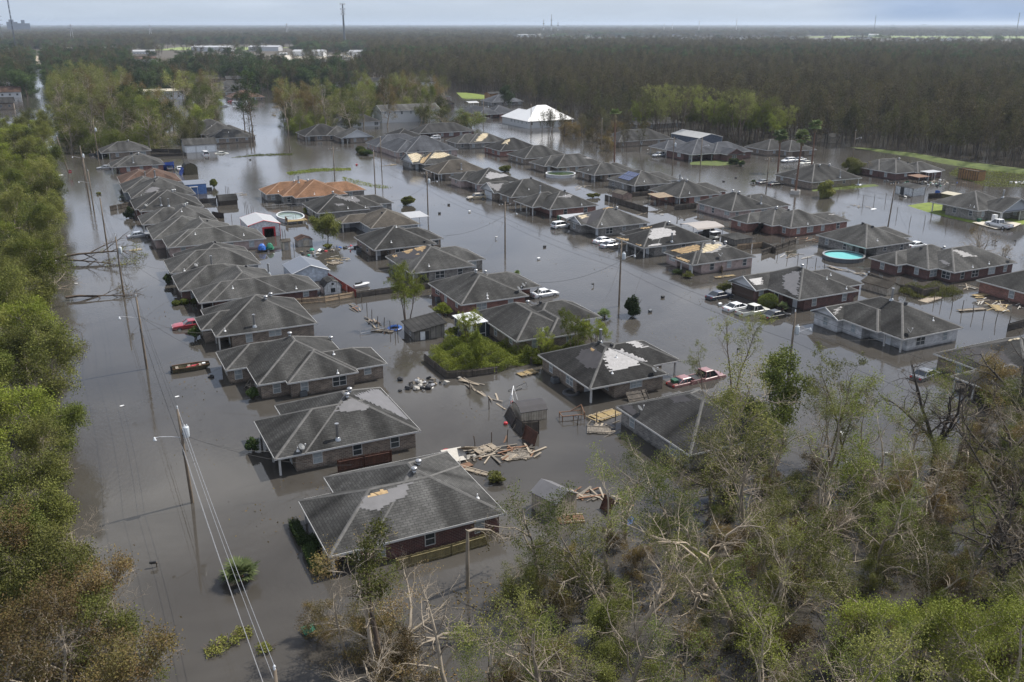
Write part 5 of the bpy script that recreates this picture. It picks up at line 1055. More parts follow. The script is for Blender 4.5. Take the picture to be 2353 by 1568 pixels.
 for (a, b, c, e, sd_) in sorted(ed, key=lambda q: 'swen'.index(q[4])):
  L_ = abs(c-a)+abs(e-b);
  if sd_ == 'n' or L_ < 2.2: continue
  incut = any((r[0]-0.05 <= (a+c)/2 <= r[2]+0.05) and (r[1]-0.05 <= (b+e)/2 <= r[3]+0.05) for r in cuts)
  gar = [q for q in gd if q[0] == sd_ and abs((a if sd_ in 'we' else b)-q[2]) < 0.3]
  k = max(1, int(L_/3.6));
  for i in range(k):
   tt = (i+0.5+rng.uniform(-0.12, 0.12))/k; cx, cy = a+(c-a)*tt, b+(e-b)*tt
   if any(abs((cy if sd_ in 'we' else cx)-q[1]) < q[3]/2+0.7 for q in gar): continue
   if incut and door:
    door = False; m = MB(); nx, ny = NRM[sd_]
    if sd_ in 'we': m.box(min(cx, cx+nx*.05), cy-.48, -.4, max(cx, cx+nx*.05), cy+.48, zt+0.03)
    else: m.box(cx-.48, min(cy, cy+ny*.05), -.4, cx+.48, max(cy, cy+ny*.05), zt+0.03)
    m.build('door', M[d.get('dm', 'door_white')], H, O); continue
   if nwin >= d.get('mw', 9) or rng.random() < 0.12: continue
   if sd_ == 'e' and rng.random() < 0.5: continue
   nwin += 1
   window_part(H, cx, cy, sd_, rng.choice([0.95, 0.95, 1.0, 1.75]), zt-1.28 if rng.random() < .8 else zt-0.9, zt, rng.choice(['glass_dark', 'glass_blind', 'glass_blind']), O)
 for (x, y) in d.get('col', []):
  m = MB(); m.box(x-.1, y-.1, -.7, x+.1, y+.1, ez-0.19); m.box(x-.15, y-.15, ez-.34, x+.15, y+.15, ez-0.192); m.build('column', M[d.get('cm', 'trim_white')], H, O)
 # things on the roof
 for (x, y, kind) in d.get('v', []):
  m = MB(); z = zr(x, y)
  if kind == 't': turbine(m, x, y, z); m.build('turbine_vent', M['vent_metal'], ro, O, True)
  elif kind == 'b': boxvent(m, x, y, z); m.build('roof_vent', M['vent_dark'], ro, O)
  elif kind == 'p': m.cyl((x, y, z-0.1), 0.055, 0.5, 8); m.lathe((x, y, z-0.05), [(0.2,0),(0.1,0.14),(0.06,0.16)], 8); m.build('plumbing_pipe', M['pvc_white'], ro, O)
  elif kind == 'f':
   m.cyl((x, y, z-0.2), 0.16, 1.75, 12); m.lathe((x, y, z-0.12), [(0.36,0),(0.2,0.32),(0.17,0.34)], 12); fo = m.build('flue', M['flue_metal'], ro, O)
   m = MB(); m.cyl((x, y, z+1.56), 0.215, 0.16, 12); m.build('flue_cap', M['vent_metal'], fo, O)
  elif kind == 'd':
   m.tube([(x,y,z-0.1),(x,y,z+0.55)], 0.03, 6); m.tube([(x-.3,y-.25,z),(x,y,z+0.45)], 0.02, 5); do = m.build('satellite_dish', M['dish_grey'], ro, O)
   m = MB(); q = Vector((0.55, -0.45, 0.7)).normalized(); u = q.cross(Vector((0,0,1))).normalized(); v2 = u.cross(q); c0 = Vector((x, y, z+0.6)); n = 14; ring = [];
   P = [c0-q*0.07]+[c0+(u*math.cos(t)*0.42+v2*math.sin(t)*0.36) for t in [2*math.pi*i/n for i in range(n)]]+[c0-q*0.09]
   m.mesh(P, [(0, 1+i, 1+(i+1) % n) for i in range(n)]+[(n+1, 1+(i+1) % n, 1+i) for i in range(n)]); m.build('reflector', M['dish_grey'], do, O)
   m = MB(); m.tube([c0-v2*0.36, c0+q*0.5-v2*0.1], 0.015, 5); m.obox(c0+q*0.5-v2*0.08, 0.1, 0.1, 0.14); m.build('receiver_arm', M['pvc_white'], do, O)
 for mat, poly in d.get('pa', []):
  lift = 0.022 if mat == 'felt_dark' else 0.034 if 'felt' in mat else 0.046; m = MB(); u, v = (0.30, 0.16)   # torn along whole shingle courses
  px = [p[0] for p in poly]; py = [p[1] for p in poly]; xm, ym = sum(px)/len(px), sum(py)/len(py);
  alx = abs(zr(xm+.2, ym)-zr(xm-.2, ym)) < abs(zr(xm, ym+.2)-zr(xm, ym-.2)) # courses along x?
  du, dv = (u, v) if alx else (v, u)
  def inside(x, y):
   c = False
   for (ax, ay), (bx, by) in zip(poly, poly[1:]+poly[:1]):
    if (ay > y) != (by > y) and x < (bx-ax)*(y-ay)/(by-ay+1e-12)+ax: c = not c
   return c
  rows = {}
  for jj in range(int((max(py)-min(py)+1)/dv)):
   for ii in range(int((max(px)-min(px)+1)/du)):
    x, y = min(px)-.5+ii*du, min(py)-.5+jj*dv; o = rows.setdefault(jj if alx else ii, rng.uniform(-.35, .35))
    if not inside(x+du/2+(o if alx else 0), y+dv/2+(0 if alx else o)): continue
    q = [(x, y), (x+du, y), (x+du, y+dv), (x, y+dv)]
    if any(roof_h(rs, a, b, sl) < 0 for a, b in q): continue
    m.face([(a, b, zr(a, b)+lift) for a, b in q])
  if not m.f: continue
  m.build({'felt': 'exposed_felt', 'felt_pale': 'exposed_felt', 'felt_dark': 'exposed_felt'}.get(mat, 'exposed_decking'), M[mat], ro, O)
 return H, ro
def caps_g(gab, A, B, P):
 """barge boards along a gable edge"""
 for E_ in (A, B):
  u, v = Vector(E_), Vector(P); d = v-u; s = Vector((-d.y, d.x, 0)).normalized()*0.03; up = Vector((0,0,0.012)); dn = Vector((0,0,-0.2))
  gab.mesh([u-s+dn, u+s+dn, u+s+up, u-s+up, v-s+dn, v+s+dn, v+s+up, v-s+up], [(0,1,2,3),(4,7,6,5),(0,4,5,1),(1,5,6,2),(2,6,7,3),(3,7,4,0)])
HOUSES = {}
for i_, d_ in enumerate(D_HOUSES): HOUSES[d_['k']] = build_house(d_, i_)
# ------------------------------------------------------------------ cars
def car_body(prof, W2, tuck=0.08, n_hi=None):
 """body lofted along its length; prof: (x, z_low, z_belt, half width factor)"""
 m = MB(); rings = []
 for x, zl, zb, k in prof:
  w = W2*k; rings.append([(x,-w*0.9,zl),(x,-w,zl+(zb-zl)*0.35),(x,-w*0.985,zb-0.06),(x,-w*0.9,zb),(x,0,zb+0.03),(x,w*0.9,zb),(x,w*0.985,zb-0.06),(x,w,zl+(zb-zl)*0.35),(x,w*0.9,zl)])
 n = len(rings[0]); V = [p for r in rings for p in r]; F = []
 for i in range(len(rings)-1):
  for j in range(n-1): F.append((i*n+j, i*n+j+1, (i+1)*n+j+1, (i+1)*n+j))
  F.append((i*n+n-1, i*n, (i+1)*n, (i+1)*n+n-1))
 F.append(tuple(range(n))); F.append(tuple(range((len(rings)-1)*n, len(rings)*n))[::-1])
 m.mesh(V, F); return m
CARS = {  # length profile; cabin: (rear base, rear top, front top, front base) x, roof z, belt z; wheel x; width
 'sedan': dict(p=[(-2.42,.38,.82,.86),(-2.3,.28,.95,.95),(-1.5,.24,.98,1),(-.9,.22,.96,1),(.8,.22,.93,1),(1.2,.24,.9,.99),(2.0,.27,.80,.95),(2.35,.32,.68,.84)], cab=(-1.75,-.95,.35,1.15), rz=1.43, wx=(-1.42,1.42), w=.91),
 'coupe': dict(p=[(-2.45,.38,.86,.86),(-2.3,.28,1.0,.96),(-1.5,.24,1.0,1),(-.6,.22,.97,1),(.8,.22,.94,1),(1.3,.24,.93,.99),(2.1,.27,.86,.96),(2.45,.32,.72,.86)], cab=(-1.75,-.75,.2,.95), rz=1.40, wx=(-1.5,1.5), w=.96),
 'suv': dict(p=[(-2.4,.42,.95,.9),(-2.32,.32,1.08,.97),(-1.2,.3,1.1,1),(.9,.3,1.08,1),(1.2,.3,1.05,.99),(2.1,.32,.95,.95),(2.4,.38,.78,.86)], cab=(-2.3,-2.0,.35,1.15), rz=1.72, wx=(-1.42,1.48), w=.95),
 'pickup': dict(p=[(-2.9,.5,1.0,.94),(-2.85,.4,1.08,.98),(-.55,.36,1.08,1),(1.3,.36,1.1,1),(1.5,.36,1.08,.99),(2.55,.4,1.02,.96),(2.85,.45,.82,.9)], cab=(-.65,-.45,.75,1.5), rz=1.88, wx=(-1.75,1.85), w=1.0),
 'van': dict(p=[(-2.7,.45,1.15,.95),(-2.65,.38,1.2,.99),(1.3,.35,1.2,1),(1.7,.35,1.15,.98),(2.4,.4,1.0,.94),(2.65,.45,.8,.86)], cab=(-2.68,-2.6,1.0,1.75), rz=2.05, wx=(-1.6,1.75), w=1.0)}
def build_car(kind, col, label, x, y, head, z, pitch, grp, roll):
 c = CARS[kind]; T = thing('parked_car' if kind not in ('pickup','van') else {'pickup':'pickup_truck','van':'cargo_van'}[kind], label, {'pickup':'pickup truck','van':'van','suv':'car'}.get(kind, 'car'), (x, y, z-0.18), 0, grp)
 T.rotation_euler = (R(roll), R(pitch), R(head)); w = c['w']; pm = M['paint_'+col]
 b = car_body(c['p'], w)
 rb, rt, ft, fb = c['cab']; rz = c['rz']
 def belt(xx):
  P = c['p']
  for a, q in zip(P[:-1], P[1:]):
   if a[0] <= xx <= q[0]: return a[2]+(q[2]-a[2])*(xx-a[0])/(q[0]-a[0])
  return P[0][2]
 wt, wb = w*0.74, w*0.90; zb, zf = belt(rb)-0.02, belt(fb)-0.02
 b.mesh([(rt-.06,-wt-.015,rz-.02),(ft+.06,-wt-.015,rz-.02),(ft+.06,wt+.015,rz-.02),(rt-.06,wt+.015,rz-.02),(rt+.1,-wt*.85,rz+.04),(ft-.1,-wt*.85,rz+.04),(ft-.1,wt*.85,rz+.04),(rt+.1,wt*.85,rz+.04)],
           [(3,2,1,0),(4,5,6,7),(0,1,5,4),(1,2,6,5),(2,3,7,6),(3,0,4,7)])
 for s in (-1, 1): # pillars
  for (xa, za, xb2) in ((rb, zb, rt), (fb, zf, ft)): b.tube([(xa, s*wb, za), (xb2, s*(wt+.008), rz-.01)], 0.05, 5)
  xm = (rt+ft)/2-.05; b.tube([(xm-.02, s*wb, belt(xm)-.02), (xm, s*(wt+.012), rz-.01)], 0.04, 5)
  if kind in ('sedan','suv') : b.tube([(rt-.05, s*wb, belt(rt)-.02), (rt+.1, s*(wt+.012), rz-.01)], 0.05, 5)
 if kind == 'van':
  for s in (-1, 1): b.box(rb+.05, s*wb-.02, zb-.05, .55, s*wb+.02, rz-.3);
 body = b.build('body', pm, T, (0,0,0), False)
 if kind == 'pickup':
  m = MB(); m.box(-2.72,-.8,1.09,-.75,.8,1.125); m.build('cargo_bed', M['black_trim'], T, (0,0,0))
  m = MB()
  m.box(-2.88,-.98,1.07,-2.74,.98,1.18); m.box(-2.74,-.98,1.07,-.7,-.84,1.18); m.box(-2.74,.84,1.07,-.7,.98,1.18); m.build('bed_rail', pm, T, (0,0,0))
 g = MB()
 A = [(rb,-wb,zb),(fb,-wb,zf),(fb,wb,zf),(rb,wb,zb)]; B = [(rt,-wt,rz),(ft,-wt,rz),(ft,wt,rz),(rt,wt,rz)]
 g.mesh(A+B, [(0,1,5,4),(1,2,6,5),(2,3,7,6),(3,0,4,7)]); g.build('window_glass', M['car_glass'], T, (0,0,0))
 for xx in c['wx']:
  for s in (-1, 1):
   m = MB(); r = .34 if kind in ('sedan','coupe') else .39; y0 = s*(w-.2)
   m.tube([(xx, y0, r), (xx, s*(w+.015), r)], r, 14); wo = m.build('wheel', M['rubber'], T, (0,0,0))
   m = MB(); m.tube([(xx, s*(w+.0), r), (xx, s*(w+.025), r)], r*.62, 10); m.build('rim', M['rim_metal'], wo, (0,0,0))
 xf, xr = c['p'][-1][0], c['p'][0][0]; zf2, zr2 = c['p'][-1][2], c['p'][0][2]
 for s in (-1, 1):
  m = MB(); m.obox((xf-.06, s*w*.66, zf2-.06), .16, .34, .14); m.build('headlight', M['lamp_clear'], T, (0,0,0))
  m = MB(); m.obox((xr+.05, s*w*.68, zr2-.05), .14, .30, .17); m.build('tail_light', M['lamp_red'], T, (0,0,0))
  m = MB(); m.obox((fb-.2, s*(w+.08), belt(fb)+.06), .12, .2, .13); m.build('wing_mirror', pm, T, (0,0,0))
 for nm, xx, zz in (('front_bumper', xf-.02, .45), ('rear_bumper', xr+.02, .5)):
  m = MB(); m.obox((xx, 0, zz), .14, w*1.7, .16); m.build(nm, M['black_trim'] if kind in ('pickup','suv','van') else pm, T, (0,0,0))
 return T
for a in D_CARS: build_car(*a)

# ------------------------------------------------------------------ utility poles and wires
PT = []
for (label, x, y, h, feat, lean, grp) in D_POLES:
 T = thing('utility_pole', label, 'utility pole', (x, y, 0), 0, grp); lx, ly = lean
 at = lambda z: (lx*z/h, ly*z/h, z)
 m = MB(); m.tube([at(-1.2), at(0), at(h*.5), at(h)], [.165, .16, .14, .105], 9); m.build('shaft', M['pole_wood'], T, (0,0,0), True)
 if 'x' in feat:
  m = MB(); q = at(h-.7); m.box(q[0]-1.25, q[1]+.1, q[2]-.06, q[0]+1.25, q[1]+.21, q[2]+.07); m.tube([(q[0]-.7, q[1]+.15, q[2]), (q[0], q[1]+.13, q[2]-.75), (q[0]+.7, q[1]+.15, q[2])], .025, 5); ca = m.build('crossarm', M['pole_wood'], T, (0,0,0))
  for k in (-1.15, -.45, 1.15):
   m = MB(); m.lathe((q[0]+k, q[1]+.155, q[2]+.07), [(.05,0),(.075,.06),(.04,.12),(.06,.18),(.0,.22)], 8); m.build('insulator', M['insulator'], ca, (0,0,0))
 else:
  q = at(h); m = MB(); m.lathe(q, [(.05,-.05),(.07,.08),(.05,.14),(.08,.22),(.04,.3),(0,.34)], 8); m.build('insulator', M['insulator'], T, (0,0,0))
 if 't' in feat:
  q = at(h*.76); m = MB(); m.lathe((q[0]+.42, q[1]-.18, q[2]-.5), [(.0,0),(.26,.02),(.28,.1),(.28,.95),(.25,1.02),(.12,1.06),(0,1.07)], 14); m.box(q[0]+.08, q[1]-.2, q[2]-.2, q[0]+.2, q[1]-.1, q[2]-.1); m.box(q[0]+.08, q[1]-.2, q[2]+.2, q[0]+.2, q[1]-.1, q[2]+.3)
  tr = m.build('transformer', M['transformer_grey'], T, (0,0,0), True)
  for k in (-.1, .1):
   m = MB(); m.lathe((q[0]+.42+k, q[1]-.18, q[2]+.54), [(.04,0),(.065,.05),(.04,.1),(.06,.15),(.03,.2),(0,.24)], 8); m.build('bushing', M['insulator'], tr, (0,0,0))
  m = MB(); m.tube([(q[0]+.32, q[1]-.18, q[2]+.75), (q[0]+.1, q[1]-.4, q[2]+1.0), (q[0], q[1]-.1, q[2]+1.6)], .012, 4); m.tube([(q[0]+.6, q[1]-.2, q[2]+.3), (q[0]+.75, q[1]-.3, q[2]-.4), (q[0]+.1, q[1]-.15, q[2]-.7)], .015, 4); m.build('lead_wire', M['wire_black'], T, (0,0,0))
 if 'l' in feat:
  q = at(h*.74); s = -1 if x < 60 else 1
  m = MB(); m.tube([(q[0]+s*.1, q[1]-.05, q[2]-.3), (q[0]+s*.9, q[1]-.2, q[2]), (q[0]+s*1.9, q[1]-.35, q[2]+.25), (q[0]+s*2.3, q[1]-.4, q[2]+.25)], .032, 6); la = m.build('lamp_arm', M['aluminium'], T, (0,0,0))
  m = MB(); m.lathe((q[0]+s*2.3, q[1]-.4, q[2]+.04), [(.0,-.13),(.13,-.1),(.19,-.02),(.1,.1),(.08,.26),(0,.28)], 10); m.build('lamp_head', M['insulator'], la, (0,0,0), True)
 if feat:
  m = MB(); q = at(h*.55); m.box(q[0]-.17, q[1]-.17, q[2]-.25, q[0]-.10, q[1]-.05, q[2]+.25); m.build('junction_box', M['ac_grey'], T, (0,0,0))
 PT.append((x, y, h, lx, ly))
def wire(pts_a, pts_b, sag, r, mat, name, label, n=14):
 m = MB()
 for a, b in zip(pts_a, pts_b):
  a, b = Vector(a), Vector(b); P = []
  for i in range(n+1):
   t = i/n; p = a.lerp(b, t); p.z -= sag*4*t*(1-t); P.append(p)
  m.tube(P, r, 4, False)
 return tag(m.build(name, M[mat], None, (0,0,0)), label, 'power line')
def heads(i, n):
 x, y, h, lx, ly = PT[i];
 A = [(x+lx, y+ly, h+.3), (x+lx*.85+.12, y, h*.83), (x+lx*.7-.12, y, h*.63), (x+lx*.6, y, h*.57)]
 if 'x' in D_POLES[i][4]: A = [(x+lx-1.15, y+.15, h-.45), (x+lx*.7, y-.1, h*.68), (x+lx*.6, y-.15, h*.58), (x, y, h*.55)]
 return A[:n]
WN = {0: 'near'}
for k, (a, b, n) in enumerate(D_WIRES):
 if b == 'off':
  x, y, h, lx, ly = PT[a]; B = [(px+2, py-40, pz) for px, py, pz in heads(a, n)]; lab = 'sagging dark power lines leaving the pole at the whitewashed house toward the lower right trees'
 else:
  B = heads(b, n); lab = 'power lines strung between the '+D_POLES[a][0].replace('utility pole', 'pole', 1)[:40].rstrip()+' and its next pole'
 A = heads(a, n)
 street = 'left street' if a < 12 else 'middle street' if a < 20 else 'right street'
 order = ['nearest the viewer', 'second span from the viewer', 'third span from the viewer', 'fourth span from the viewer', 'fifth span from the viewer', 'last span before the trees']
 ki = sum(1 for q in D_WIRES[:k] if (q[0] < 12) == (a < 12) and (q[0] < 20) == (a < 20))
 if b != 'off': lab = 'sagging wires over the '+street+', '+order[min(ki, 5)]
 wire(A, B, .55, .017, 'wire_alu' if a < 1 else 'wire_black', 'power_line', lab)
SDL = ['the tall flue house porch', 'the gap beside the nearest house', 'the two wing brick house', 'the house beside the red car', 'the grey house with thin posts', 'the dark red brick house', 'the house behind the white sedan', 'the felt patched roof',
 'the screened porch house', 'the two dish house', 'the pale pinkish house', 'the zigzag torn roof', 'the unbroken hip roof', 'the roof with three tan patches', 'the tan muddy truck', 'the house with missing shingle strips', 'the whitewashed house', 'the lawn mound house', 'the house behind the aqua pool', 'the white back door house', 'the columned house', 'the gable of the columned house']
for k, (pi, z, hp) in enumerate(D_DROPS):
 x, y, h, lx, ly = PT[pi]; dist = math.hypot(hp[0]-x, hp[1]-y)
 wire([(x+lx*z/h, y+ly*z/h, z)], [hp], .9, .018, 'wire_black', 'service_wire', 'thin service wire over the %s ending at %s' % ('left street' if pi < 12 else 'middle street' if pi < 20 else 'right street', SDL[k]), 10)

# ------------------------------------------------------------------ fences, posts, planks
for (mat, h, pts, label, tilt, post) in D_FENCES:
 cx, cy = pts[0]; T = thing('board_fence' if mat not in ('vinyl','chain') else {'vinyl':'rail_fence','chain':'chain_link_fence'}[mat], label, 'fence', (cx, cy, 0))
 rng = random.Random(hash(label) % 999 if False else len(label)*7+int(cx)); pm = MB(); po = MB(); ra = MB()
 for (ax, ay), (bx, by) in zip(pts[:-1], pts[1:]):
  L_ = math.hypot(bx-ax, by-ay); ux, uy = (bx-ax)/L_, (by-ay)/L_; nx, ny = -uy, ux
  if mat in ('vinyl', 'chain'):
   st = 2.4; n = max(1, int(L_/st));
   for i in range(n+1): q = L_*i/n; po.tube([(ax+ux*q-cx, ay+uy*q-cy, -.6), (ax+ux*q-cx, ay+uy*q-cy, h+.1)], .07 if mat == 'vinyl' else .035, 4 if mat == 'vinyl' else 6)
   for z in ((.25, .75, h-.05) if mat == 'vinyl' else (h, .5)): ra.tube([(ax-cx, ay-cy, z), (bx-cx, by-cy, z)], .075 if mat == 'vinyl' else .02, 4)
   continue
  n = max(1, int(L_/.16)); off = 0
  for i in range(n):
   q0, q1 = L_*i/n+.006, L_*(i+1)/n-.006; hh = h+rng.uniform(-.04, .04); tl = tilt*hh
   if rng.random() < .012: continue
   P = []
   for z, o in ((-.5, -tilt*.5), (hh, tl)):
    for q, w_ in ((q0, 0), (q1, 0), (q1, .022), (q0, .022)): P.append((ax+ux*q+nx*(o+w_)-cx, ay+uy*q+ny*(o+w_)-cy, z))
   pm.mesh(P, [(3,2,1,0),(4,5,6,7),(0,1,5,4),(1,2,6,5),(2,3,7,6),(3,0,4,7)])
  k = max(1, int(L_/2.4))
  for i in range(k+1):
   q = L_*i/k; o = -.07; po.tube([(ax+ux*q+nx*(o-tilt*.5)-cx, ay+uy*q+ny*(o-tilt*.5)-cy, -.5), (ax+ux*q+nx*(o+tilt*h)-cx, ay+uy*q+ny*(o+tilt*h)-cy, h+.03)], .055, 5)
  for z in (.2, h-.2): ra.tube([(ax+nx*(-.04+tilt*z)-cx, ay+ny*(-.04+tilt*z)-cy, z), (bx+nx*(-.04+tilt*z)-cx, by+ny*(-.04+tilt*z)-cy, z)], .04, 4)
 if pm.v: pm.build('board_panel', M[mat], T, (0,0,0))
 fm = M['siding_white'] if mat == 'vinyl' else M['aluminium'] if mat == 'chain' else M[mat]
 po.build('fence_post', fm, T, (0,0,0)); ra.build('rail', fm, T, (0,0,0))
rng = random.Random(3)
for (label, grp, h, x, y) in D_POSTS:
 m = MB(); hh = h*rng.uniform(.8, 1.15); lx, ly = rng.uniform(-.12, .12), rng.uniform(-.12, .12)
 m.tube([(0,0,-.6),(lx*.3,ly*.3,hh*.4),(lx,ly,hh)], [.06,.058,.05], 6); o = m.build('fence_post', M['post_wood'], None, (0,0,0)); o.location = (x, y, 0); tag(o, label, 'post', grp)
protos = {}
for (label, grp, x, y, sp, n, mats, L_, ang) in D_PLANKS:
 for i in range(n):
  mt = mats[rng.randrange(len(mats))]
  if mt not in protos or rng.random() < .25:
   m = MB(); w = rng.uniform(.10, .24); l = 1.0; e = rng.uniform(-.06, .06)
   m.mesh([(-.5,-w/2,0),(.5,-w/2+e,0),(.5+rng.uniform(-.05,.03),w/2,0),(-.5+rng.uniform(-.03,.05),w/2,0),(-.5,-w/2,.04),(.5,-w/2+e,.04),(.48,w/2,.04),(-.47,w/2,.04)], [(3,2,1,0),(4,5,6,7),(0,1,5,4),(1,2,6,5),(2,3,7,6),(3,0,4,7)])
   o = m.build('plank', M[mt], None, (0,0,0)); protos[mt] = o
  else: o = protos[mt].copy(); COL.objects.link(o)
  if ang:
   t = rng.random(); px, py = ang[0]+(ang[2]-ang[0])*t+rng.gauss(0, .35), ang[1]+(ang[3]-ang[1])*t+rng.gauss(0, .35); rz = math.atan2(ang[3]-ang[1], ang[2]-ang[0])+rng.gauss(0, .35)
  else: px, py, rz = x+rng.gauss(0, sp*.42), y+rng.gauss(0, sp*.42), rng.uniform(0, 3.14) if rng.random() < .5 else rng.gauss(.4, .3)
  o.location = (px, py, rng.uniform(.0, .12)+.05*i/n); o.rotation_euler = (rng.gauss(0, .08), rng.gauss(0, .07), rz); o.scale = (L_*rng.uniform(.45, 1.25), 1, 1)
  tag(o, label, 'plank', grp)
for (label, mat, x, y, l, w, rz) in D_PANELS:
 T = thing('board_raft', label, 'board raft', (x, y, .07), R(rz)); T.rotation_euler = (rng.uniform(-.05,.05), rng.uniform(-.06,.06), R(rz)); m = MB(); k = int(l/.17)
 for i in range(k):
  if rng.random() < .1: continue
  a = -l/2+l*i/k; m.obox((a+.08, rng.uniform(-.06,.06), .05), .145, w*rng.uniform(.86,1.02), .025, rz=rng.uniform(-.04,.04))
 m.build('slats', M[mat], T, (0,0,0)); m = MB()
 for yy in (-w*.36, w*.36): m.obox((0, yy, .10), l, .09, .05, rz=rng.uniform(-.02,.02))
 m.obox((0, 0, .01), l, .09, .05, rz=.3*w/l); m.build('crossbar', M['lumber_pale' if mat != 'lumber_grey' else 'lumber_grey'], T, (0,0,0))
# ------------------------------------------------------------------ small floating things
for (kind, label, x, y, rz, grp) in D_FLOAT:
 m = MB()
 if kind == 'mailbox':
  T = thing('mailbox', label, 'mailbox', (x, y, 0), R(rz)); m.tube([(0,0,-.6),(.03,0,.42)], .05, 6); m.obox((.2,0,.36), .55, .08, .07); m.build('post', M['post_wood'], T, (0,0,0))
  m = MB(); P = [(-.0,-.1),(.0,.1)];
  pts = [(-.09,0),(-.09,.12),(-.06,.18),(0,.2),(.06,.18),(.09,.12),(.09,0)]
  m.mesh([(.05,p[0],.4+p[1]) for p in pts]+[(.55,p[0],.4+p[1]) for p in pts], [(0,1,2,3,4,5,6)[::-1],(7,8,9,10,11,12,13)]+[(i,(i+1)%7,(i+1)%7+7,i+7) for i in range(7)])
  m.build('box', M['pvc_white' if 'white' in label else 'vent_dark'], T, (0,0,0)); continue
 c2 = ' '.join(label.split()[:2]); col = 'pvc_white' if any(w_ in c2 for w_ in ('white','pale')) else 'plastic_teal' if 'teal' in c2 else 'red_plastic' if 'red' in c2 else 'blue_plastic' if 'blue' in c2 else 'lumber_pale' if 'tan' in c2 else 'ac_grey' if 'grey' in c2 else 'vent_dark'
 if kind in ('bin', 'tub'):
  s = .5 if kind == 'bin' else .9
  if 'ball' in label: m.lathe((0,0,-.05), [(0,0),(.18,.05),(.26,.18),(.2,.32),(0,.4)], 10)
  else:
   m.mesh([(-s*.45,-s*.33,-.1),(s*.45,-s*.33,-.1),(s*.45,s*.33,-.1),(-s*.45,s*.33,-.1),(-s*.55,-s*.42,.32),(s*.55,-s*.42,.32),(s*.55,s*.42,.32),(-s*.55,s*.42,.32)], [(3,2,1,0),(0,1,5,4),(1,2,6,5),(2,3,7,6),(3,0,4,7)]);
   m.mesh([(-s*.58,-s*.45,.30),(s*.58,-s*.45,.30),(s*.58,s*.45,.33),(-s*.58,s*.45,.33),(-s*.5,-s*.38,.36),(s*.5,-s*.38,.36),(s*.5,s*.38,.39),(-s*.5,s*.38,.39)], [(4,5,6,7),(0,1,5,4),(1,2,6,5),(2,3,7,6),(3,0,4,7)])
  nm, ct = ('floating_bin', 'bin') if kind == 'bin' else ('floating_tub', 'tub')
 elif kind == 'disc':
  r = .38 if 'tyre' in label else .55 if 'tub' in label else 1.1
  m.lathe((0,0,0), [(r*.55,.06),(r*.62,.2),(r*.85,.24),(r,.12),(r*.95,-.05)], 18)
  if 'tub' in label: m.lathe((0,0,0), [(0,.21),(r*.62,.2)], 18)
  nm, ct = 'floating_ring', 'ring'
 else:
  a = rng.uniform(.5, 1.0)*(2.2 if 'sheet' in label or 'board' in label else .55); b = a*.7; m.mesh([(x*a, y*b, z) for z in (0, .07) for x, y in ((-.6,-.3),(-.1,-.5),(.6,-.35),(.5,.35),(0,.45),(-.55,.38))], [(6,7,8,9,10,11)]+[(i,(i+1)%6,(i+1)%6+6,i+6) for i in range(6)])
  nm, ct = 'floating_scrap', 'debris'
 o = m.build(nm, M[col], None, (0,0,0)); o.location = (x, y, 0); o.rotation_euler = (.06, -.08, R(rz)); tag(o, label, ct, grp)
for (x, y, label) in D_AC:
 T = thing('air_conditioner', label, 'air conditioner', (x, y, 0)); m = MB(); m.prism([(-.42,-.36),(-.36,-.42),(.36,-.42),(.42,-.36),(.42,.36),(.36,.42),(-.36,.42),(-.42,.36)], -.3, .62)
 for z in (.05,.15,.25,.35,.45): m.box(-.435,-.435,z,.435,.435,z+.03)
 m.build('housing', M['ac_grey'], T, (0,0,0)); m = MB(); m.lathe((0,0,.62), [(.36,0),(.36,.03),(.3,.05),(.3,.02),(0,.02)], 16); m.build('fan_grille', M['vent_dark'], T, (0,0,0))
for (x, y, label, mat) in D_BINS:
 T = thing('wheelie_bin', label, 'bin', (x, y, 0)); m = MB(); m.mesh([(-.28,-.3,-.3),(.28,-.3,-.3),(.28,.3,-.3),(-.28,.3,-.3),(-.34,-.38,.75),(.34,-.38,.75),(.34,.38,.75),(-.34,.38,.75)], [(3,2,1,0),(0,1,5,4),(1,2,6,5),(2,3,7,6),(3,0,4,7)]); m.build('body', M[mat], T, (0,0,0))
 m = MB(); m.mesh([(-.37,-.42,.75),(.37,-.42,.75),(.37,.42,.75),(-.37,.42,.75),(-.33,-.36,.83),(.33,-.36,.83),(.33,.36,.86),(-.33,.36,.86)], [(4,5,6,7),(0,1,5,4),(1,2,6,5),(2,3,7,6),(3,0,4,7)]); m.build('lid', M[mat], T, (0,0,0))
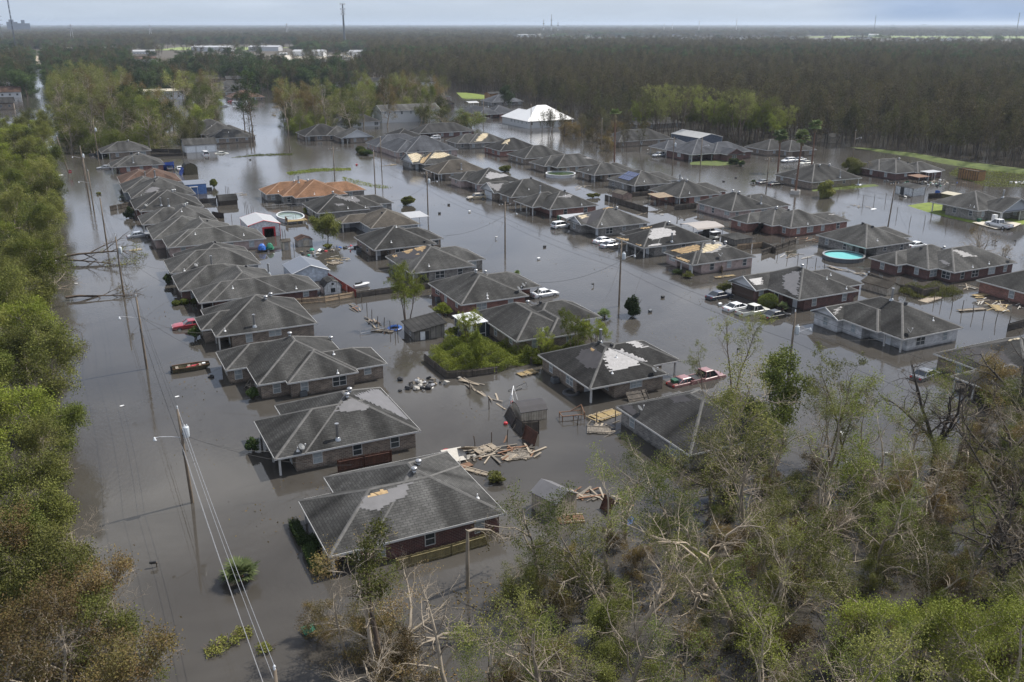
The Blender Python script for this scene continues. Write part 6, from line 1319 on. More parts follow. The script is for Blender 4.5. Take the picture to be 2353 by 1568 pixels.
# ------------------------------------------------------------------ sheds, pools, carports, boats and other one-off things
def shed(label, cx, cy, w, d, hw, rise, axis, wm, rm, style='gable', rz=0, over=.18, doors=(), wins=(), name='shed', cat='shed', trim=None, z0=-.6):
 """w along X, d along Y; ridge along axis"""
 T = thing(name, label, cat, (cx, cy, 0), R(rz)); a, b = w/2, d/2
 m = MB(); m.mesh([(-a,-b,z0),(a,-b,z0),(a,b,z0),(-a,b,z0),(-a,-b,hw),(a,-b,hw),(a,b,hw),(-a,b,hw)], [(0,1,5,4),(1,2,6,5),(2,3,7,6),(3,0,4,7)])
 sw = (lambda x, y, z: (x, y, z)) if axis == 'y' else (lambda x, y, z: (y, x, z))
 A, B = (a, b) if axis == 'y' else (b, a)
 if style == 'gable': prof = [(-A-over, hw-over*rise/A), (0, hw+rise), (A+over, hw-over*rise/A)]; gp = [(-A, hw), (0, hw+rise-.03), (A, hw)]
 elif style == 'gambrel': prof = [(-A-over*.6, hw-.06), (-A*.62, hw+rise*.68), (0, hw+rise), (A*.62, hw+rise*.68), (A+over*.6, hw-.06)]; gp = [(-A, hw), (-A*.6, hw+rise*.66), (0, hw+rise-.03), (A*.6, hw+rise*.66), (A, hw)]
 elif style == 'mono': prof = [(-A-over, hw-.02), (A+over, hw+rise+.02)]; gp = [(-A, hw), (A, hw+rise-.03), (A, hw)]
 else: prof = None
 if prof:
  for s in (-B, B): m.face([sw(p, s, z) for p, z in gp])
 m.build('wall', M[wm], T, (0,0,0)); r = MB(); t = .06
 if prof:
  for (p, z), (q, y) in zip(prof[:-1], prof[1:]):
   r.mesh([sw(p,-B-over,z),sw(q,-B-over,y),sw(q,B+over,y),sw(p,B+over,z),sw(p,-B-over,z+t),sw(q,-B-over,y+t),sw(q,B+over,y+t),sw(p,B+over,z+t)], [(3,2,1,0),(4,5,6,7),(0,1,5,4),(1,2,6,5),(2,3,7,6),(3,0,4,7)])
 else:
  o = over; e = rise/min(a+o, b+o); zt = hw-.05
  P = [(-a-o,-b-o,zt),(a+o,-b-o,zt),(a+o,b+o,zt),(-a-o,b+o,zt)]
  if a >= b: r.mesh(P+[(-(a-b),0,zt+rise),((a-b)+1e-3,0,zt+rise)], [(0,1,5,4),(2,3,4,5),(3,0,4),(1,2,5)])
  else: r.mesh(P+[(0,-(b-a),zt+rise),(0,(b-a)+1e-3,zt+rise)], [(3,0,4,5),(1,2,5,4),(0,1,4),(2,3,5)])
 ro = r.build('roof', M[rm], T, (0,0,0))
 if trim:
  m = MB()
  for sx in (-1, 1):
   for sy in (-1, 1): m.box(sx*a-.05, sy*b-.05, z0, sx*a+.05, sy*b+.05, hw)
  if prof:
   for s in (-B-over-.02, B+over+.02):
    for (p, z), (q, y) in zip(prof[:-1], prof[1:]): m.tube([sw(p, s, z+.0), sw(q, s, y+.0)], .07, 4)
  m.build('trim', M[trim], T, (0,0,0))
 for (side, pos, dw, z0_, z1_, mat) in doors:
  m = MB(); nx, ny = NRM[side]
  if side in 'sn': m.box(pos-dw/2, ny*b-.03, z0_, pos+dw/2, ny*b+.03, z1_)
  else: m.box(nx*a-.03, pos-dw/2, z0_, nx*a+.03, pos+dw/2, z1_)
  m.build('door', M[mat], T, (0,0,0))
 for (side, pos, ww, z0_, z1_) in wins:
  nx, ny = NRM[side]; window_part(T, pos if side in 'sn' else nx*a, ny*b if side in 'sn' else pos, side, ww, z0_, z1_, 'glass_dark', (0,0,0), frame='black_trim' if 'barn' in label else 'trim_white')
 return T
shed('white metal garage with red trim and glass doors behind the light grey roof', 36.0, 195.5, 6.4, 9, 2.7, .85, 'y', 'shed_whitelap', 'metal_roof_light', doors=[('s',.9,2.0,-.3,1.75,'pvc_white'),('s',.9,2.7,-.32,2.1,'red_plastic'),('s',.45,.5,0,1.5,'glass_dark'),('s',1.35,.5,0,1.5,'glass_dark')], trim='red_plastic', name='garage', cat='garage')
shed('tall beige lean shed left of the brown roofed small shed', 37.4, 178.1, 1.5, 1.5, 1.75, .35, 'x', 'shed_beige', 'roof_tan', doors=[('s',.0,.7,-.3,1.5,'shed_grey')])
shed('small grey shed with a reddish brown gable roof', 41.5, 180.4, 2.9, 2.9, 1.3, .55, 'y', 'shed_grey', 'roof_brown', doors=[('s',.2,1.2,-.3,1.2,'shed_beige')])
shed('pale blue workshop with a grey metal gable roof', 35.8, 155.4, 6.2, 6.8, 1.85, 1.15, 'y', 'shed_paleblue', 'metal_roof_grey', over=.25, trim='siding_white', name='workshop', cat='workshop')
shed('white barn shed with a black gambrel roof and black window trim', 37.1, 144.3, 2.9, 2.5, 1.35, 1.05, 'y', 'shed_white', 'roof_dark', 'gambrel', trim='black_trim', wins=[('s',.05,.75,.3,1.0),('s',.05,.38,1.55,1.9)])
shed('dark mouldy block outbuilding with a nearly flat torn black roof', 43.3, 117.3, 4.5, 5.0, 1.35, .75, 'y', 'shed_block', 'roof_dark', 'mono', rz=-3, over=.35, doors=[('s',-1.0,.7,-.4,1.2,'door_white'),('s',-.35,.55,-.4,1.2,'vent_dark')], wins=[('w',-.6,.8,.2,1.0)], name='outbuilding', cat='outbuilding')
shed('beige metal shed with a dark torn roof above the collapsed fence', 43.6, 84.7, 3.1, 2.9, 1.2, .55, 'x', 'shed_beige', 'felt_dark', 'gambrel', rz=-6, over=.1)
shed('beige shed with a pale hipped roof among the broken trees', 36.0, 64.9, 2.7, 3.1, 1.7, .75, 'y', 'shed_beige', 'felt', 'gable', rz=18, over=.12)
shed('bright blue shed with a flat grey roof and white awning', 30.6, 253, 5.2, 5.5, 2.6, .25, 'x', 'shed_blue', 'metal_roof_grey', 'mono', over=.15)
shed('dark brown gambrel shed standing in the flooded lot', 35.5, 233.2, 4.2, 4.4, 1.1, 1.2, 'x', 'shed_darkbrown', 'roof_dark', 'gambrel')
shed('olive wooden barn shed with a blue tarp on its side', 34.0, 287.5, 3.8, 4.6, 2.1, 1.3, 'y', 'shed_olive', 'roof_grey', 'gambrel', doors=[('s',0,1.9,-.3,1.9,'shed_olive')])
shed('tan metal shed in the fenced yard below the red porch walls', 127.8, 197.2, 2.8, 5.0, 1.25, .6, 'y', 'shed_tan', 'roof_tan')
shed('long beige metal shed behind the dark brick house with the brown garage door', 119.7, 105.0, 3.0, 5.2, 1.25, .65, 'y', 'shed_beige', 'roof_tan', rz=4)
shed('small block shed with a dark hip roof and rusty hip line', 121.2, 143.9, 4.4, 4.4, 1.35, .8, 'x', 'shed_block', 'roof_grey', 'hip', over=.35)
shed('white box shed with a flat black roof edge in front of the canopy', 198.2, 168.6, 4.4, 5.6, 2.0, .4, 'y', 'shed_white', 'roof_dark', 'mono', over=.1, trim='black_trim', doors=[('w',.6,1.2,-.3,1.9,'vent_dark')])
shed('small shed with a bright cream metal roof behind the lawn mound house', 198.9, 155.6, 3.8, 4.5, 2.0, .35, 'y', 'shed_olive', 'metal_roof_cream', 'gable', over=.2)
shed('blue grey metal barn with a pale gable roof at the forest edge', 214.5, 282, 10.5, 17, 2.9, 1.3, 'y', 'shed_slate', 'metal_roof_light', trim='siding_white', name='barn', cat='barn', over=.2)
shed('white triple garage with a dark gable roof in the flooded park', 44.2, 340.2, 10.6, 8, 2.7, 1.7, 'x', 'siding_white', 'roof_grey', over=.4, doors=[('s',-3.3,2.7,-.4,2.0,'door_white'),('s',0,2.7,-.4,2.0,'door_white'),('s',3.3,2.7,-.4,2.0,'door_white')], name='garage', cat='garage')
shed('orange brown wooden shed beside the far grass patch', 231, 497, 8, 8, 4.2, .8, 'x', 'container_brown', 'roof_dark', over=.4)
T = shed('lone shed roof corner of dark shingles at the right edge of the flooded lot', 262, 262, 5, 5, 2.2, 1, 'x', 'shed_beige', 'roof_grey')
# brown container
T = thing('container', 'large brown plank sided container standing in water by the levee', 'container', (233.6, 178.3, 0)); m = MB()
m.mesh([(-1.5,-3.3,-.3),(1.5,-3.3,-.3),(1.5,3.3,-.3),(-1.5,3.3,-.3),(-1.5,-3.3,2.7),(1.5,-3.3,2.7),(1.5,3.3,2.7),(-1.5,3.3,2.7)], [(0,1,5,4),(1,2,6,5),(2,3,7,6),(3,0,4,7)]); m.build('wall', M['container_brown'], T, (0,0,0))
m = MB(); m.box(-1.4,-3.2,2.35,1.4,3.2,2.42); m.build('load', M['lumber_pale'], T, (0,0,0)); m = MB()
for y in np.arange(-3.2, 3.3, .8): m.box(-1.58, y-.06, -.3, -1.503, y+.06, 2.7)
for x in (-1.53, 1.53): m.box(x-.06,-3.36,2.68,x+.06,3.36,2.82)
m.box(-1.5,-3.38,2.68,1.5,-3.30,2.82); m.box(-1.5,3.3,2.68,1.5,3.38,2.82); m.build('rib', M['shed_darkbrown'], T, (0,0,0))
# carport, lean-to, canopy
def canopy(label, x0, y0, x1, y1, h, rise, mat, pm, axis='x', name='carport', thick=.05, curb=True, tilt=0):
 T = thing(name, label, name, ((x0+x1)/2, (y0+y1)/2, 0)); a, b = (x1-x0)/2, (y1-y0)/2; r = MB()
 prof = [(-1, h-.25), (-.94, h), (0, h+rise), (.94, h), (1, h-.25)] if curb else [(-1, h), (1, h+rise)]
 for (p, z), (q, y) in zip(prof[:-1], prof[1:]):
  V = [(-a, p*b, z), (a, p*b, z), (a, q*b, y), (-a, q*b, y)] if axis == 'x' else [(p*a, -b, z), (q*a, -b, y), (q*a, b, y), (p*a, b, z)]
  r.mesh(V+[(u, v, w_+thick) for u, v, w_ in V], [(3,2,1,0),(4,5,6,7),(0,1,5,4),(1,2,6,5),(2,3,7,6),(3,0,4,7)])
 r.build('roof', M[mat], T, (0,0,0))
 for sx in (-.93, 0, .93) if a > 2 else (-.93, .93):
  for sy in (-.93, .93): m = MB(); m.box(sx*a-.05, sy*b-.05, -.6, sx*a+.05, sy*b+.05, h-.01); m.build('post', M[pm], T, (0,0,0))
 return T
canopy('beige metal carport over a black pickup and a golf cart', 115.3, 149.3, 122.3, 155.4, 2.25, .35, 'metal_beige', 'siding_white')
canopy('weathered wooden lean-to on posts behind the tan shed', 129.6, 183.6, 135, 188.6, 1.95, .25, 'wood_tan', 'wood_weathered', name='pergola', curb=False)
canopy('small brown canopy over stored junk by the white box shed', 211.4, 177.6, 216, 181.6, 2.05, .15, 'lumber_rust', 'wood_weathered', name='canopy', curb=False)
canopy('white flat awning on posts at the end of the tan grey carport roof', 66.8, 187.3, 71.3, 193.5, 1.9, .12, 'metal_roof_light', 'siding_white', name='awning', curb=False)
canopy('pale flat porch awning between the felt patched roof and the blue shed', 26.2, 249.3, 31, 251.0, 2.0, .1, 'metal_roof_light', 'siding_white', name='awning', curb=False)
canopy('white lattice awning strip behind the white gable porch house', 97.2, 172.0, 103.5, 175.5, 1.9, .1, 'metal_roof_light', 'siding_white', name='awning', curb=False)
canopy('grey flat awning against the wall of the dark red house by the canopy', 219.5, 181.2, 225, 184.4, 2.3, .1, 'metal_roof_light', 'siding_white', name='awning', curb=False)
canopy('white pavilion roof on posts behind the far brick gable house', 197, 455, 203, 462, 3, .4, 'metal_roof_light', 'siding_white', name='canopy')
# screened porch of the brick house: part of that house
HB, HR = HOUSES['B3']; O = tuple(HB.location); m = MB(); m.mesh([(47.7,112.2,2.02),(51.1,112.2,2.16),(51.1,117.4,2.16),(47.7,117.4,2.02),(47.7,112.2,2.12),(51.1,112.2,2.26),(51.1,117.4,2.26),(47.7,117.4,2.12)], [(3,2,1,0),(4,5,6,7),(0,1,5,4),(1,2,6,5),(2,3,7,6),(3,0,4,7)])
po = m.build('porch_roof', M['metal_white'], HB, O); m = MB()
for x, y in ((48,112.5),(48,114.1),(48,115.7),(48,117.1),(49.4,112.5),(50.8,112.5)): m.box(x-.05,y-.05,-.6,x+.05,y+.05,2.03)
m.box(47.97,112.5,.45,48.03,117.1,.55); m.box(49.4,112.47,.45,50.8,112.53,.55); m.build('porch_frame', M['siding_white'], HB, O)
m = MB(); m.box(48.0,112.55,-.5,48.02,117.05,2.0); m.box(49.4,112.5,-.5,51.4,112.515,2.0); m.build('insect_screen', M['glass_dark'], HB, O)
m = MB(); m.box(48.05,112.40,-.5,48.95,112.46,1.85); m.box(48.2,112.385,.1,48.8,112.405,.75); m.box(48.2,112.385,.95,48.8,112.405,1.7); m.build('porch_door', M['door_white'], HB, O)
# solar panels on the roof of the house with red porch walls
HB, HR = HOUSES['D6']; O = tuple(HB.location)
for j in range(2):
 for i in range(5):
  x, y = 134.9+j*1.75, 205.1+i*1.12; z0 = 2.05+.47*(x-133.7)+.12; m = MB(); V = [(x, y, z0), (x+1.62, y, z0+.47*1.62), (x+1.62, y+1.04, z0+.47*1.62), (x, y+1.04, z0)]
  m.mesh([(u,v,w-.04) for u,v,w in V]+V, [(3,2,1,0),(4,5,6,7),(0,1,5,4),(1,2,6,5),(2,3,7,6),(3,0,4,7)]); m.build('solar_panel', M['solar_cell'], HR, O)
# pools
def pool(label, cx, cy, rx, ry, h, wm, water, wl, rimm='siding_white', deck=False):
 T = thing('swimming_pool', label, 'swimming pool', (cx, cy, 0)); m = MB(); n = 40; m.lathe((0,0,0), [(1,-.6),(1,h),(.97,h),(.97,wl)], n, rx, ry); m.build('wall', M[wm], T, (0,0,0))
 m = MB(); m.lathe((0,0,0), [(.94,h-.02),(.94,h+.05),(1.03,h+.05),(1.03,h-.02)], n, rx, ry); m.build('rim', M[rimm], T, (0,0,0))
 m = MB(); m.lathe((0,0,0), [(.0,wl),(.972,wl)], n, rx, ry); m.build('pool_water', M[water], T, (0,0,0)); m = MB()
 for i in range(n//2):
  t = 4*math.pi*i/n; m.box(rx*1.0*math.cos(t)-.05, ry*1.0*math.sin(t)-.05, -.5, rx*1.0*math.cos(t)+.05, ry*1.0*math.sin(t)+.05, h);
 m.build('upright', M[rimm if deck else wm], T, (0,0,0))
 return T
pool('round above ground pool full of bright aqua water', 130.7, 124.2, 3.75, 3.75, .72, 'ac_grey', 'pool_aqua', .42, 'vent_metal')
pool('round above ground pool with dark green water and white rim', 130.7, 235.0, 4.3, 4.3, .85, 'siding_white', 'pool_green', .55)
T = pool('oval above ground pool with cloudy water and a wooden deck', 45.2, 207.6, 2.9, 5.2, .8, 'siding_white', 'pool_grey', .5, 'siding_white', True)
m = MB(); m.box(-2.2,-6.6,.62,2.4,-4.2,.74)
for x in (-2.1, 0, 2.3):
 for y in (-6.5, -4.3): m.box(x-.06,y-.06,-.6,x+.06,y+.06,.62)
m.build('deck', M['lumber_yellow'], T, (0,0,0)); m = MB()
for x0, y0, x1, y1 in ((-2.2,-6.6,-2.12,-4.2),(2.32,-6.6,2.4,-4.2)):
 m.box(x0,y0,1.45,x1,y1,1.53);
 for y in np.arange(y0, y1, .2): m.box(x0,y,.74,x1,y+.07,1.45)
m.box(-2.1,-4.28,1.45,-.6,-4.2,1.53); m.build('railing', M['lumber_rust'], T, (0,0,0))
m = MB();
for x in (-.3, .3): m.tube([(x,-4.3,.74),(x,-4.3,1.9),(x,-3.9,1.9),(x,-3.8,.3)], .03, 6)
m.build('ladder', M['aluminium'], T, (0,0,0))
# flat bottomed boat on its trailer
T = thing('boat', 'flat bottomed olive boat with gear in it, moored before the brown brick house', 'boat', (11.2, 116.9, .12), R(0)); m = MB()
P = [(-2.3,.62,.0),(-1.0,.72,.0),(.8,.70,.0),(1.8,.55,.12),(2.3,.42,.3)]; V = []
for x, w, z in P: V += [(x,-w*1.15,.52),(x,-w*.9,z-.1),(x,w*.9,z-.1),(x,w*1.15,.52)]
F = [(i*4+j, i*4+j+1, i*4+5+j, i*4+4+j) for i in range(4) for j in range(3)]+[(0,3,2,1),(16,17,18,19)]; m.mesh(V, F)
V2 = [(x,y*.94,z+.04) for x,y,z in V]; m.build('hull', M['shed_olive'], T, (0,0,0))
m = MB()
for s in (-1, 1): m.tube([(x, s*w*1.15, .53) for x, w, z in P], .035, 5)
m.build('gunwale', M['lumber_rust'], T, (0,0,0)); m = MB()
for x in (-1.7, -.2, 1.2): m.box(x-.18,-.68,.30,x+.18,.68,.36)
m.build('bench', M['lumber_grey'], T, (0,0,0)); m = MB(); m.box(-2.5,-.2,.1,-2.3,.2,.75); m.box(-2.55,-.13,-.3,-2.38,.13,.1); m.build('outboard_motor', M['black_trim'], T, (0,0,0))
m = MB(); m.tube([(-.6,-.3,.4),(1.0,.25,.42)], .05, 5); m.obox((.3,-.2,.42), .5,.35,.15); m.build('gear_bag', M['red_plastic'], T, (0,0,0))
m = MB(); m.obox((1.6,0,.5), .4,.4,.12); m.build('cooler_box', M['pvc_white'], T, (0,0,0))
# jet ski, trailer with wrapped jet skis, camper, golf cart, fridge, stop sign, swing set, tower pieces
def jetski(parent, name, label, loc, rz, mat, cover):
 if parent is None: T = thing(name, label, 'jet ski', loc, R(rz))
 m = MB(); Q = [(-1.35,.42,.1,.5),(-.6,.55,0,.55),(.3,.55,0,.62),(1.0,.4,.1,.66),(1.5,.12,.32,.6)]; V = []
 for x, w, a, b in Q: V += [(x,-w,b*.75),(x,-w*.5,a-.15),(x,w*.5,a-.15),(x,w,b*.75),(x,w*.45,b),(x,-w*.45,b)]
 m.mesh(V, [(i*6+j, i*6+(j+1)%6, i*6+6+(j+1)%6, i*6+6+j) for i in range(4) for j in range(6)]+[(5,4,3,2,1,0),(24,25,26,27,28,29)]); m.build('hull', M[mat], T, (0,0,0), False)
 m = MB(); m.obox((-.55,0,.68), 1.1,.34,.26); m.build('seat', M['black_trim'], T, (0,0,0)); m = MB(); m.tube([(.2,0,.6),(.05,0,.95)], .07, 6); m.tube([(.02,-.38,.97),(.02,.38,.97)], .03, 5); m.build('handlebar', M['black_trim'], T, (0,0,0))
 return T
jetski(None, 'jet_ski', 'white jet ski floating in the fenced yard beside the red fence', (42.6,145.1,.05), 8, 'siding_white', 0)
T = thing('utility_trailer', 'low two wheel trailer under the wrapped blue and green loads', 'trailer', (33.8, 178.4, 0)); m = MB(); m.box(-1.9,-.9,.25,1.3,.9,.33); m.tube([(1.3,0,.29),(2.4,0,.3)], .05, 6); m.build('frame', M['black_trim'], T, (0,0,0))
for s in (-1, 1): m = MB(); m.tube([(0,s*.95,.2),(0,s*1.12,.2)], .33, 14); wo = m.build('wheel', M['rubber'], T, (0,0,0)); m = MB(); m.tube([(0,s*1.1,.2),(0,s*1.135,.2)], .2, 10); m.build('rim', M['rim_metal'], wo, (0,0,0))
for x, mat, lab in ((-1.0,'blue_plastic','blue wrapped load on the small two wheel trailer'),(.55,'green_plastic','green wrapped load on the small two wheel trailer')):
 m = MB(); rr = random.Random(int(x*10)); pr = [(0,1.5),(.3,1.45),(.55,1.2),(.72,.8),(.78,.45),(.7,.34)][::-1]; m.lathe((0,0,0), pr, 11, 1, 1.15); m.v = [(a+rr.uniform(-.08,.08), b+rr.uniform(-.1,.1), c+rr.uniform(-.06,.06)) for a, b, c in m.v]
 o = m.build('wrapped_load', M[mat], None, (0,0,0)); o.location = (33.8+x, 178.4, 0); tag(o, lab, 'load')
T = thing('camper_trailer', 'white camper trailer parked at the far end of the middle street', 'camper', (91, 520, 0), R(-14)); m = MB(); m.mesh([(-4,-1.25,.3),(3.6,-1.25,.3),(4,-1.25,1.2),(3.7,-1.25,2.9),(-4,-1.25,2.9)]+[(-4,1.25,.3),(3.6,1.25,.3),(4,1.25,1.2),(3.7,1.25,2.9),(-4,1.25,2.9)], [(0,1,2,3,4),(9,8,7,6,5),(0,5,6,1),(1,6,7,2),(2,7,8,3),(3,8,9,4),(4,9,5,0)]); m.build('body', M['siding_white'], T, (0,0,0))
for x in (-2.4,-.6,1.6): window_part(T, x, -1.25, 's', .9, 1.4, 2.1, 'glass_dark', (0,0,0))
T = thing('golf_cart', 'white topped golf cart in front of the beige carport', 'golf cart', (119.0,148.2,0)); m = MB(); m.box(-.95,-.55,.12,.95,.55,.45); m.box(-.9,-.5,.45,-.3,.5,.75); m.build('body', M['paint_cream'], T, (0,0,0)); m = MB(); m.box(-.95,-.6,1.55,.8,.6,1.62); ro = m.build('roof', M['siding_white'], T, (0,0,0))
m = MB()
for x in (-.85,.7):
 for y in (-.5,.5): m.tube([(x,y,.4),(x*.95,y,1.56)], .025, 5)
m.build('roof_post', M['black_trim'], T, (0,0,0))
for x in (-.65,.65):
 for s in (-1,1): m = MB(); m.tube([(x,s*.48,.1),(x,s*.62,.1)], .22, 10); m.build('wheel', M['rubber'], T, (0,0,0))
T = thing('refrigerator', 'white refrigerator standing on the driveway beside the green wheelie bin', 'refrigerator', (184.6,133.4,.1)); m = MB(); m.box(-.45,-.4,0,.45,.4,1.95); m.build('cabinet', M['siding_white'], T, (0,0,0)); m = MB(); m.box(-.44,-.46,.02,.44,-.405,1.2); m.box(-.44,-.46,1.23,.44,-.405,1.94); m.build('door', M['pvc_white'], T, (0,0,0))
m = MB(); m.mesh([(179.6,129.2,.02),(181.0,136.2,.02),(184.5,135.4,.02),(189.6,133.8,.02),(189.6,130.2,.02),(184,128.2,.02)], [(0,5,4,3,2,1)]); m.v = [(x,y,.17) for x,y,z in m.v]; o = m.build('driveway', M['concrete'], None, (0,0,0)); tag(o, kind='structure')
T = thing('stop_sign', 'red stop sign above the water at the left street corner', 'sign', (1.9, 296.5, 0)); m = MB(); m.tube([(0,0,-.8),(0,0,1.9)], .04, 6); m.build('post', M['aluminium'], T, (0,0,0)); m = MB(); n = 8; oc = [(.5*math.cos(R(22.5+45*i)), .5*math.sin(R(22.5+45*i))) for i in range(8)]
m.mesh([(x,-.05,1.5+z) for x,z in oc]+[(x,-.075,1.5+z) for x,z in oc], [tuple(range(8)),tuple(range(8,16))[::-1]]+[(i,(i+1)%8,(i+1)%8+8,i+8) for i in range(8)]); sg = m.build('sign_plate', M['red_plastic'], T, (0,0,0))
cu = bpy.data.curves.new('lettering', 'FONT'); cu.body = 'STOP'; cu.size = .36; cu.align_x = 'CENTER'; cu.align_y = 'CENTER'; cu.extrude = .004; cu.materials.append(M['pvc_white']); to = bpy.data.objects.new('tmp', cu); me_ = bpy.data.meshes.new_from_object(to); bpy.data.objects.remove(to); to = link('lettering', me_, sg); to.location = (0,-.082,1.5); to.rotation_euler = (R(90),0,0)
def frame_thing(name, label, cat, x, y, rz, segs, r, mat, part='frame'):
 T = thing(name, label, cat, (x, y, 0), R(rz)); m = MB()
 for a, b in segs: m.tube([a, b], r, 6)
 m.build(part, M[mat], T, (0,0,0)); return T
T = frame_thing('swing_set', 'white and green swing set frame with a red swing seat behind the beige shed', 'swing set', 43.4, 88.6, 60, [((-1.3,-.6,-.5),(-1.3,0,1.7)),((-1.3,.6,-.5),(-1.3,0,1.7)),((1.3,-.6,-.5),(1.3,0,1.7)),((1.3,.6,-.5),(1.3,0,1.7)),((-1.4,0,1.7),(1.4,0,1.7)),((-.5,0,1.7),(-.6,.1,.4)),((0,0,1.7),(-.1,.1,.4))], .045, 'pvc_white'); m = MB(); m.obox((-.35,.1,.38), .5,.22,.25, ry=.3); m.build('swing_seat', M['red_plastic'], T, (0,0,0))
frame_thing('metal_frame', 'overturned dark metal frame lying in the water past the vine yard', 'frame', 46.0, 92.6, 10, [((-1.4,0,.1),(1.4,.1,.45)),((-1.4,0,.1),(-1.2,-.4,-.1)),((1.4,.1,.45),(1.2,-.4,.1)),((-.9,-.4,.05),(.4,-.4,.1))]+[((-.6+.2*i,-.4,.05),(-.6+.2*i,0,.3)) for i in range(6)], .035, 'black_trim')
T = frame_thing('picnic_table', 'upturned wooden picnic table in front of the two wing brick house', 'table', 17.0, 107.2, 25, [((-.8,-.7,-.2),(0,0,1.1)),((.8,-.7,-.2),(0,0,1.1)),((-.8,.7,-.2),(0,.2,1.1)),((.8,.7,-.2),(0,.2,1.1)),((-.55,-.6,.3),(.55,-.6,.3))], .06, 'lumber_grey', 'leg'); m = MB()
for i in range(4): m.obox((-.5+.32*i,-.1,.35), .14,1.3,.05)
m.build('tabletop', M['lumber_grey'], T, (0,0,0))
frame_thing('wooden_frame', 'open wooden bench frame standing in the water before the yellow panel', 'frame', 47.6, 82.0, -12, [((-1.3,-.6,-.4),(-1.3,-.6,.7)),((1.3,-.6,-.4),(1.3,-.6,.9)),((-1.3,.6,-.4),(-1.3,.6,.7)),((1.3,.6,-.4),(1.3,.6,1.3)),((-1.3,-.6,.6),(1.3,-.6,.6)),((-1.3,.6,.6),(1.3,.6,.6)),((-1.3,-.6,.6),(-1.3,.6,.6)),((1.3,-.6,.6),(1.3,.6,1.2)),((0,-.6,-.3),(0,-.6,.6)),((0,.6,.6),(1.3,.6,1.3))], .055, 'lumber_rust')
frame_thing('metal_frame', 'bent pipe gate sticking out of the water right of the tan lean fence', 'gate', 36.9, 120.9, 0, [((-2,0,.2),(2.0,.6,.25)),((-2,0,-.3),(-2,0,.55)),((2,.6,-.3),(2,.6,.55))], .04, 'aluminium')
# white boxes, trash heap: loose things, one each
def loose(label, grp, cx, cy, sp, n, mats, seed, k=1):
 r = random.Random(seed)
 for i in range(n):
  m = MB(); s = r.uniform(.18, .5)*k
  if r.random() < .5: m.lathe((0,0,-.1), [(0,0),(s*.8,.05),(s,.2),(s*.7,s*.9),(0,s)], 7); nm = 'trash_bag'
  else: m.obox((0,0,s*.25), s*1.6, s*1.1, s*.8, r.uniform(-.4,.4), r.uniform(-.4,.4)); nm = 'broken_box'
  m.v = [(a+r.uniform(-.06,.06), b+r.uniform(-.06,.06), c+r.uniform(-.05,.05)) for a, b, c in m.v]
  o = m.build(nm, M[r.choice(mats)], None, (0,0,0)); o.location = (cx+r.gauss(0,sp*.45), cy+r.gauss(0,sp*.35), r.uniform(0,.12)); o.rotation_euler = (0,0,r.uniform(0,6)); tag(o, label, 'trash', grp)
loose('piece of household trash in the heap at the corner of the two wing brick house', 'trash heap at the two wing house', 36.0, 98.8, 3.0, 34, ['board_white','lumber_grey','vent_dark','lumber_pale','board_white','aluminium','black_tarp'], 1)
loose('household item washed up around the unbroken hip roof house corner', 'washed up items by the hip roof house', 48.0, 173, 4.0, 18, ['pvc_white','vent_dark','blue_plastic','lumber_pale','red_plastic','black_tarp'], 2)
loose('piece of junk between the two small sheds and the pale blue workshop', 'junk between the small sheds', 41.5, 172.5, 3.0, 14, ['pvc_white','plastic_teal','lumber_pale','vent_dark','board_white'], 3)
loose('piece of junk stored under and around the brown canopy', 'junk around the brown canopy', 217, 178, 7.5, 34, ['pvc_white','vent_dark','ac_grey','blue_plastic','board_white','black_tarp','green_plastic'], 4)
loose('wrecked item in the pale heap right of the brown container', 'pale heap by the brown container', 240, 168, 3.5, 16, ['aluminium','pvc_white','vent_dark','board_white'], 5)
loose('dark scrap machine part in the pile in front of the white box shed', 'scrap pile before the white box shed', 194.0, 166.5, 2.0, 14, ['vent_dark','ac_grey','black_trim','pvc_white'], 6)
loose('white or tan furniture piece floating behind the tall flue house', 'furniture behind the tall flue house', 32.4, 77.8, 2.0, 9, ['board_white','board_white','lumber_rust','lumber_pale'], 7)
loose('small litter floating in the flooded woods at the right bottom', 'litter in the flooded woods', 70, 50, 16, 40, ['pvc_white','board_white','lumber_pale','board_white'], 8, .45)
loose('small item on the porch of the house with metal flue by the palm', 'porch items by the palm house', 196.5, 184.5, 1.8, 10, ['vent_dark','blue_plastic','pvc_white','ac_grey'], 9)
loose('dark yard item by the wall of the dark red house near the canopy', 'yard items at the dark red house', 208, 184, 5, 14, ['vent_dark','ac_grey','black_trim'], 10)
# large panels behind the flue house
for i, (x, y, z, a, b, rx, ry, rz, mt, lab) in enumerate([(31.6,77.9,.7,2.6,1.7,.5,.15,.25,'board_white','white cabinet board tilted up highest behind the tall flue house'),(33.2,78.6,.8,1.9,1.5,-.5,.35,.3,'lumber_pale','tan cabinet board leaning right behind the tall flue house'),(29.6,76.8,.25,2.9,1.1,.1,0,.35,'board_white','flat white door floating behind the tall flue house'),(31.4,76.1,.2,2.8,.8,.05,.05,.2,'lumber_rust','orange board floating in front of the white cabinet boards')]):
 m = MB(); m.obox((0,0,0), a, b, .06); o = m.build('floating_board', M[mt], None, (0,0,0)); o.location = (x,y,z); o.rotation_euler = (rx,ry,rz); tag(o, lab, 'board')
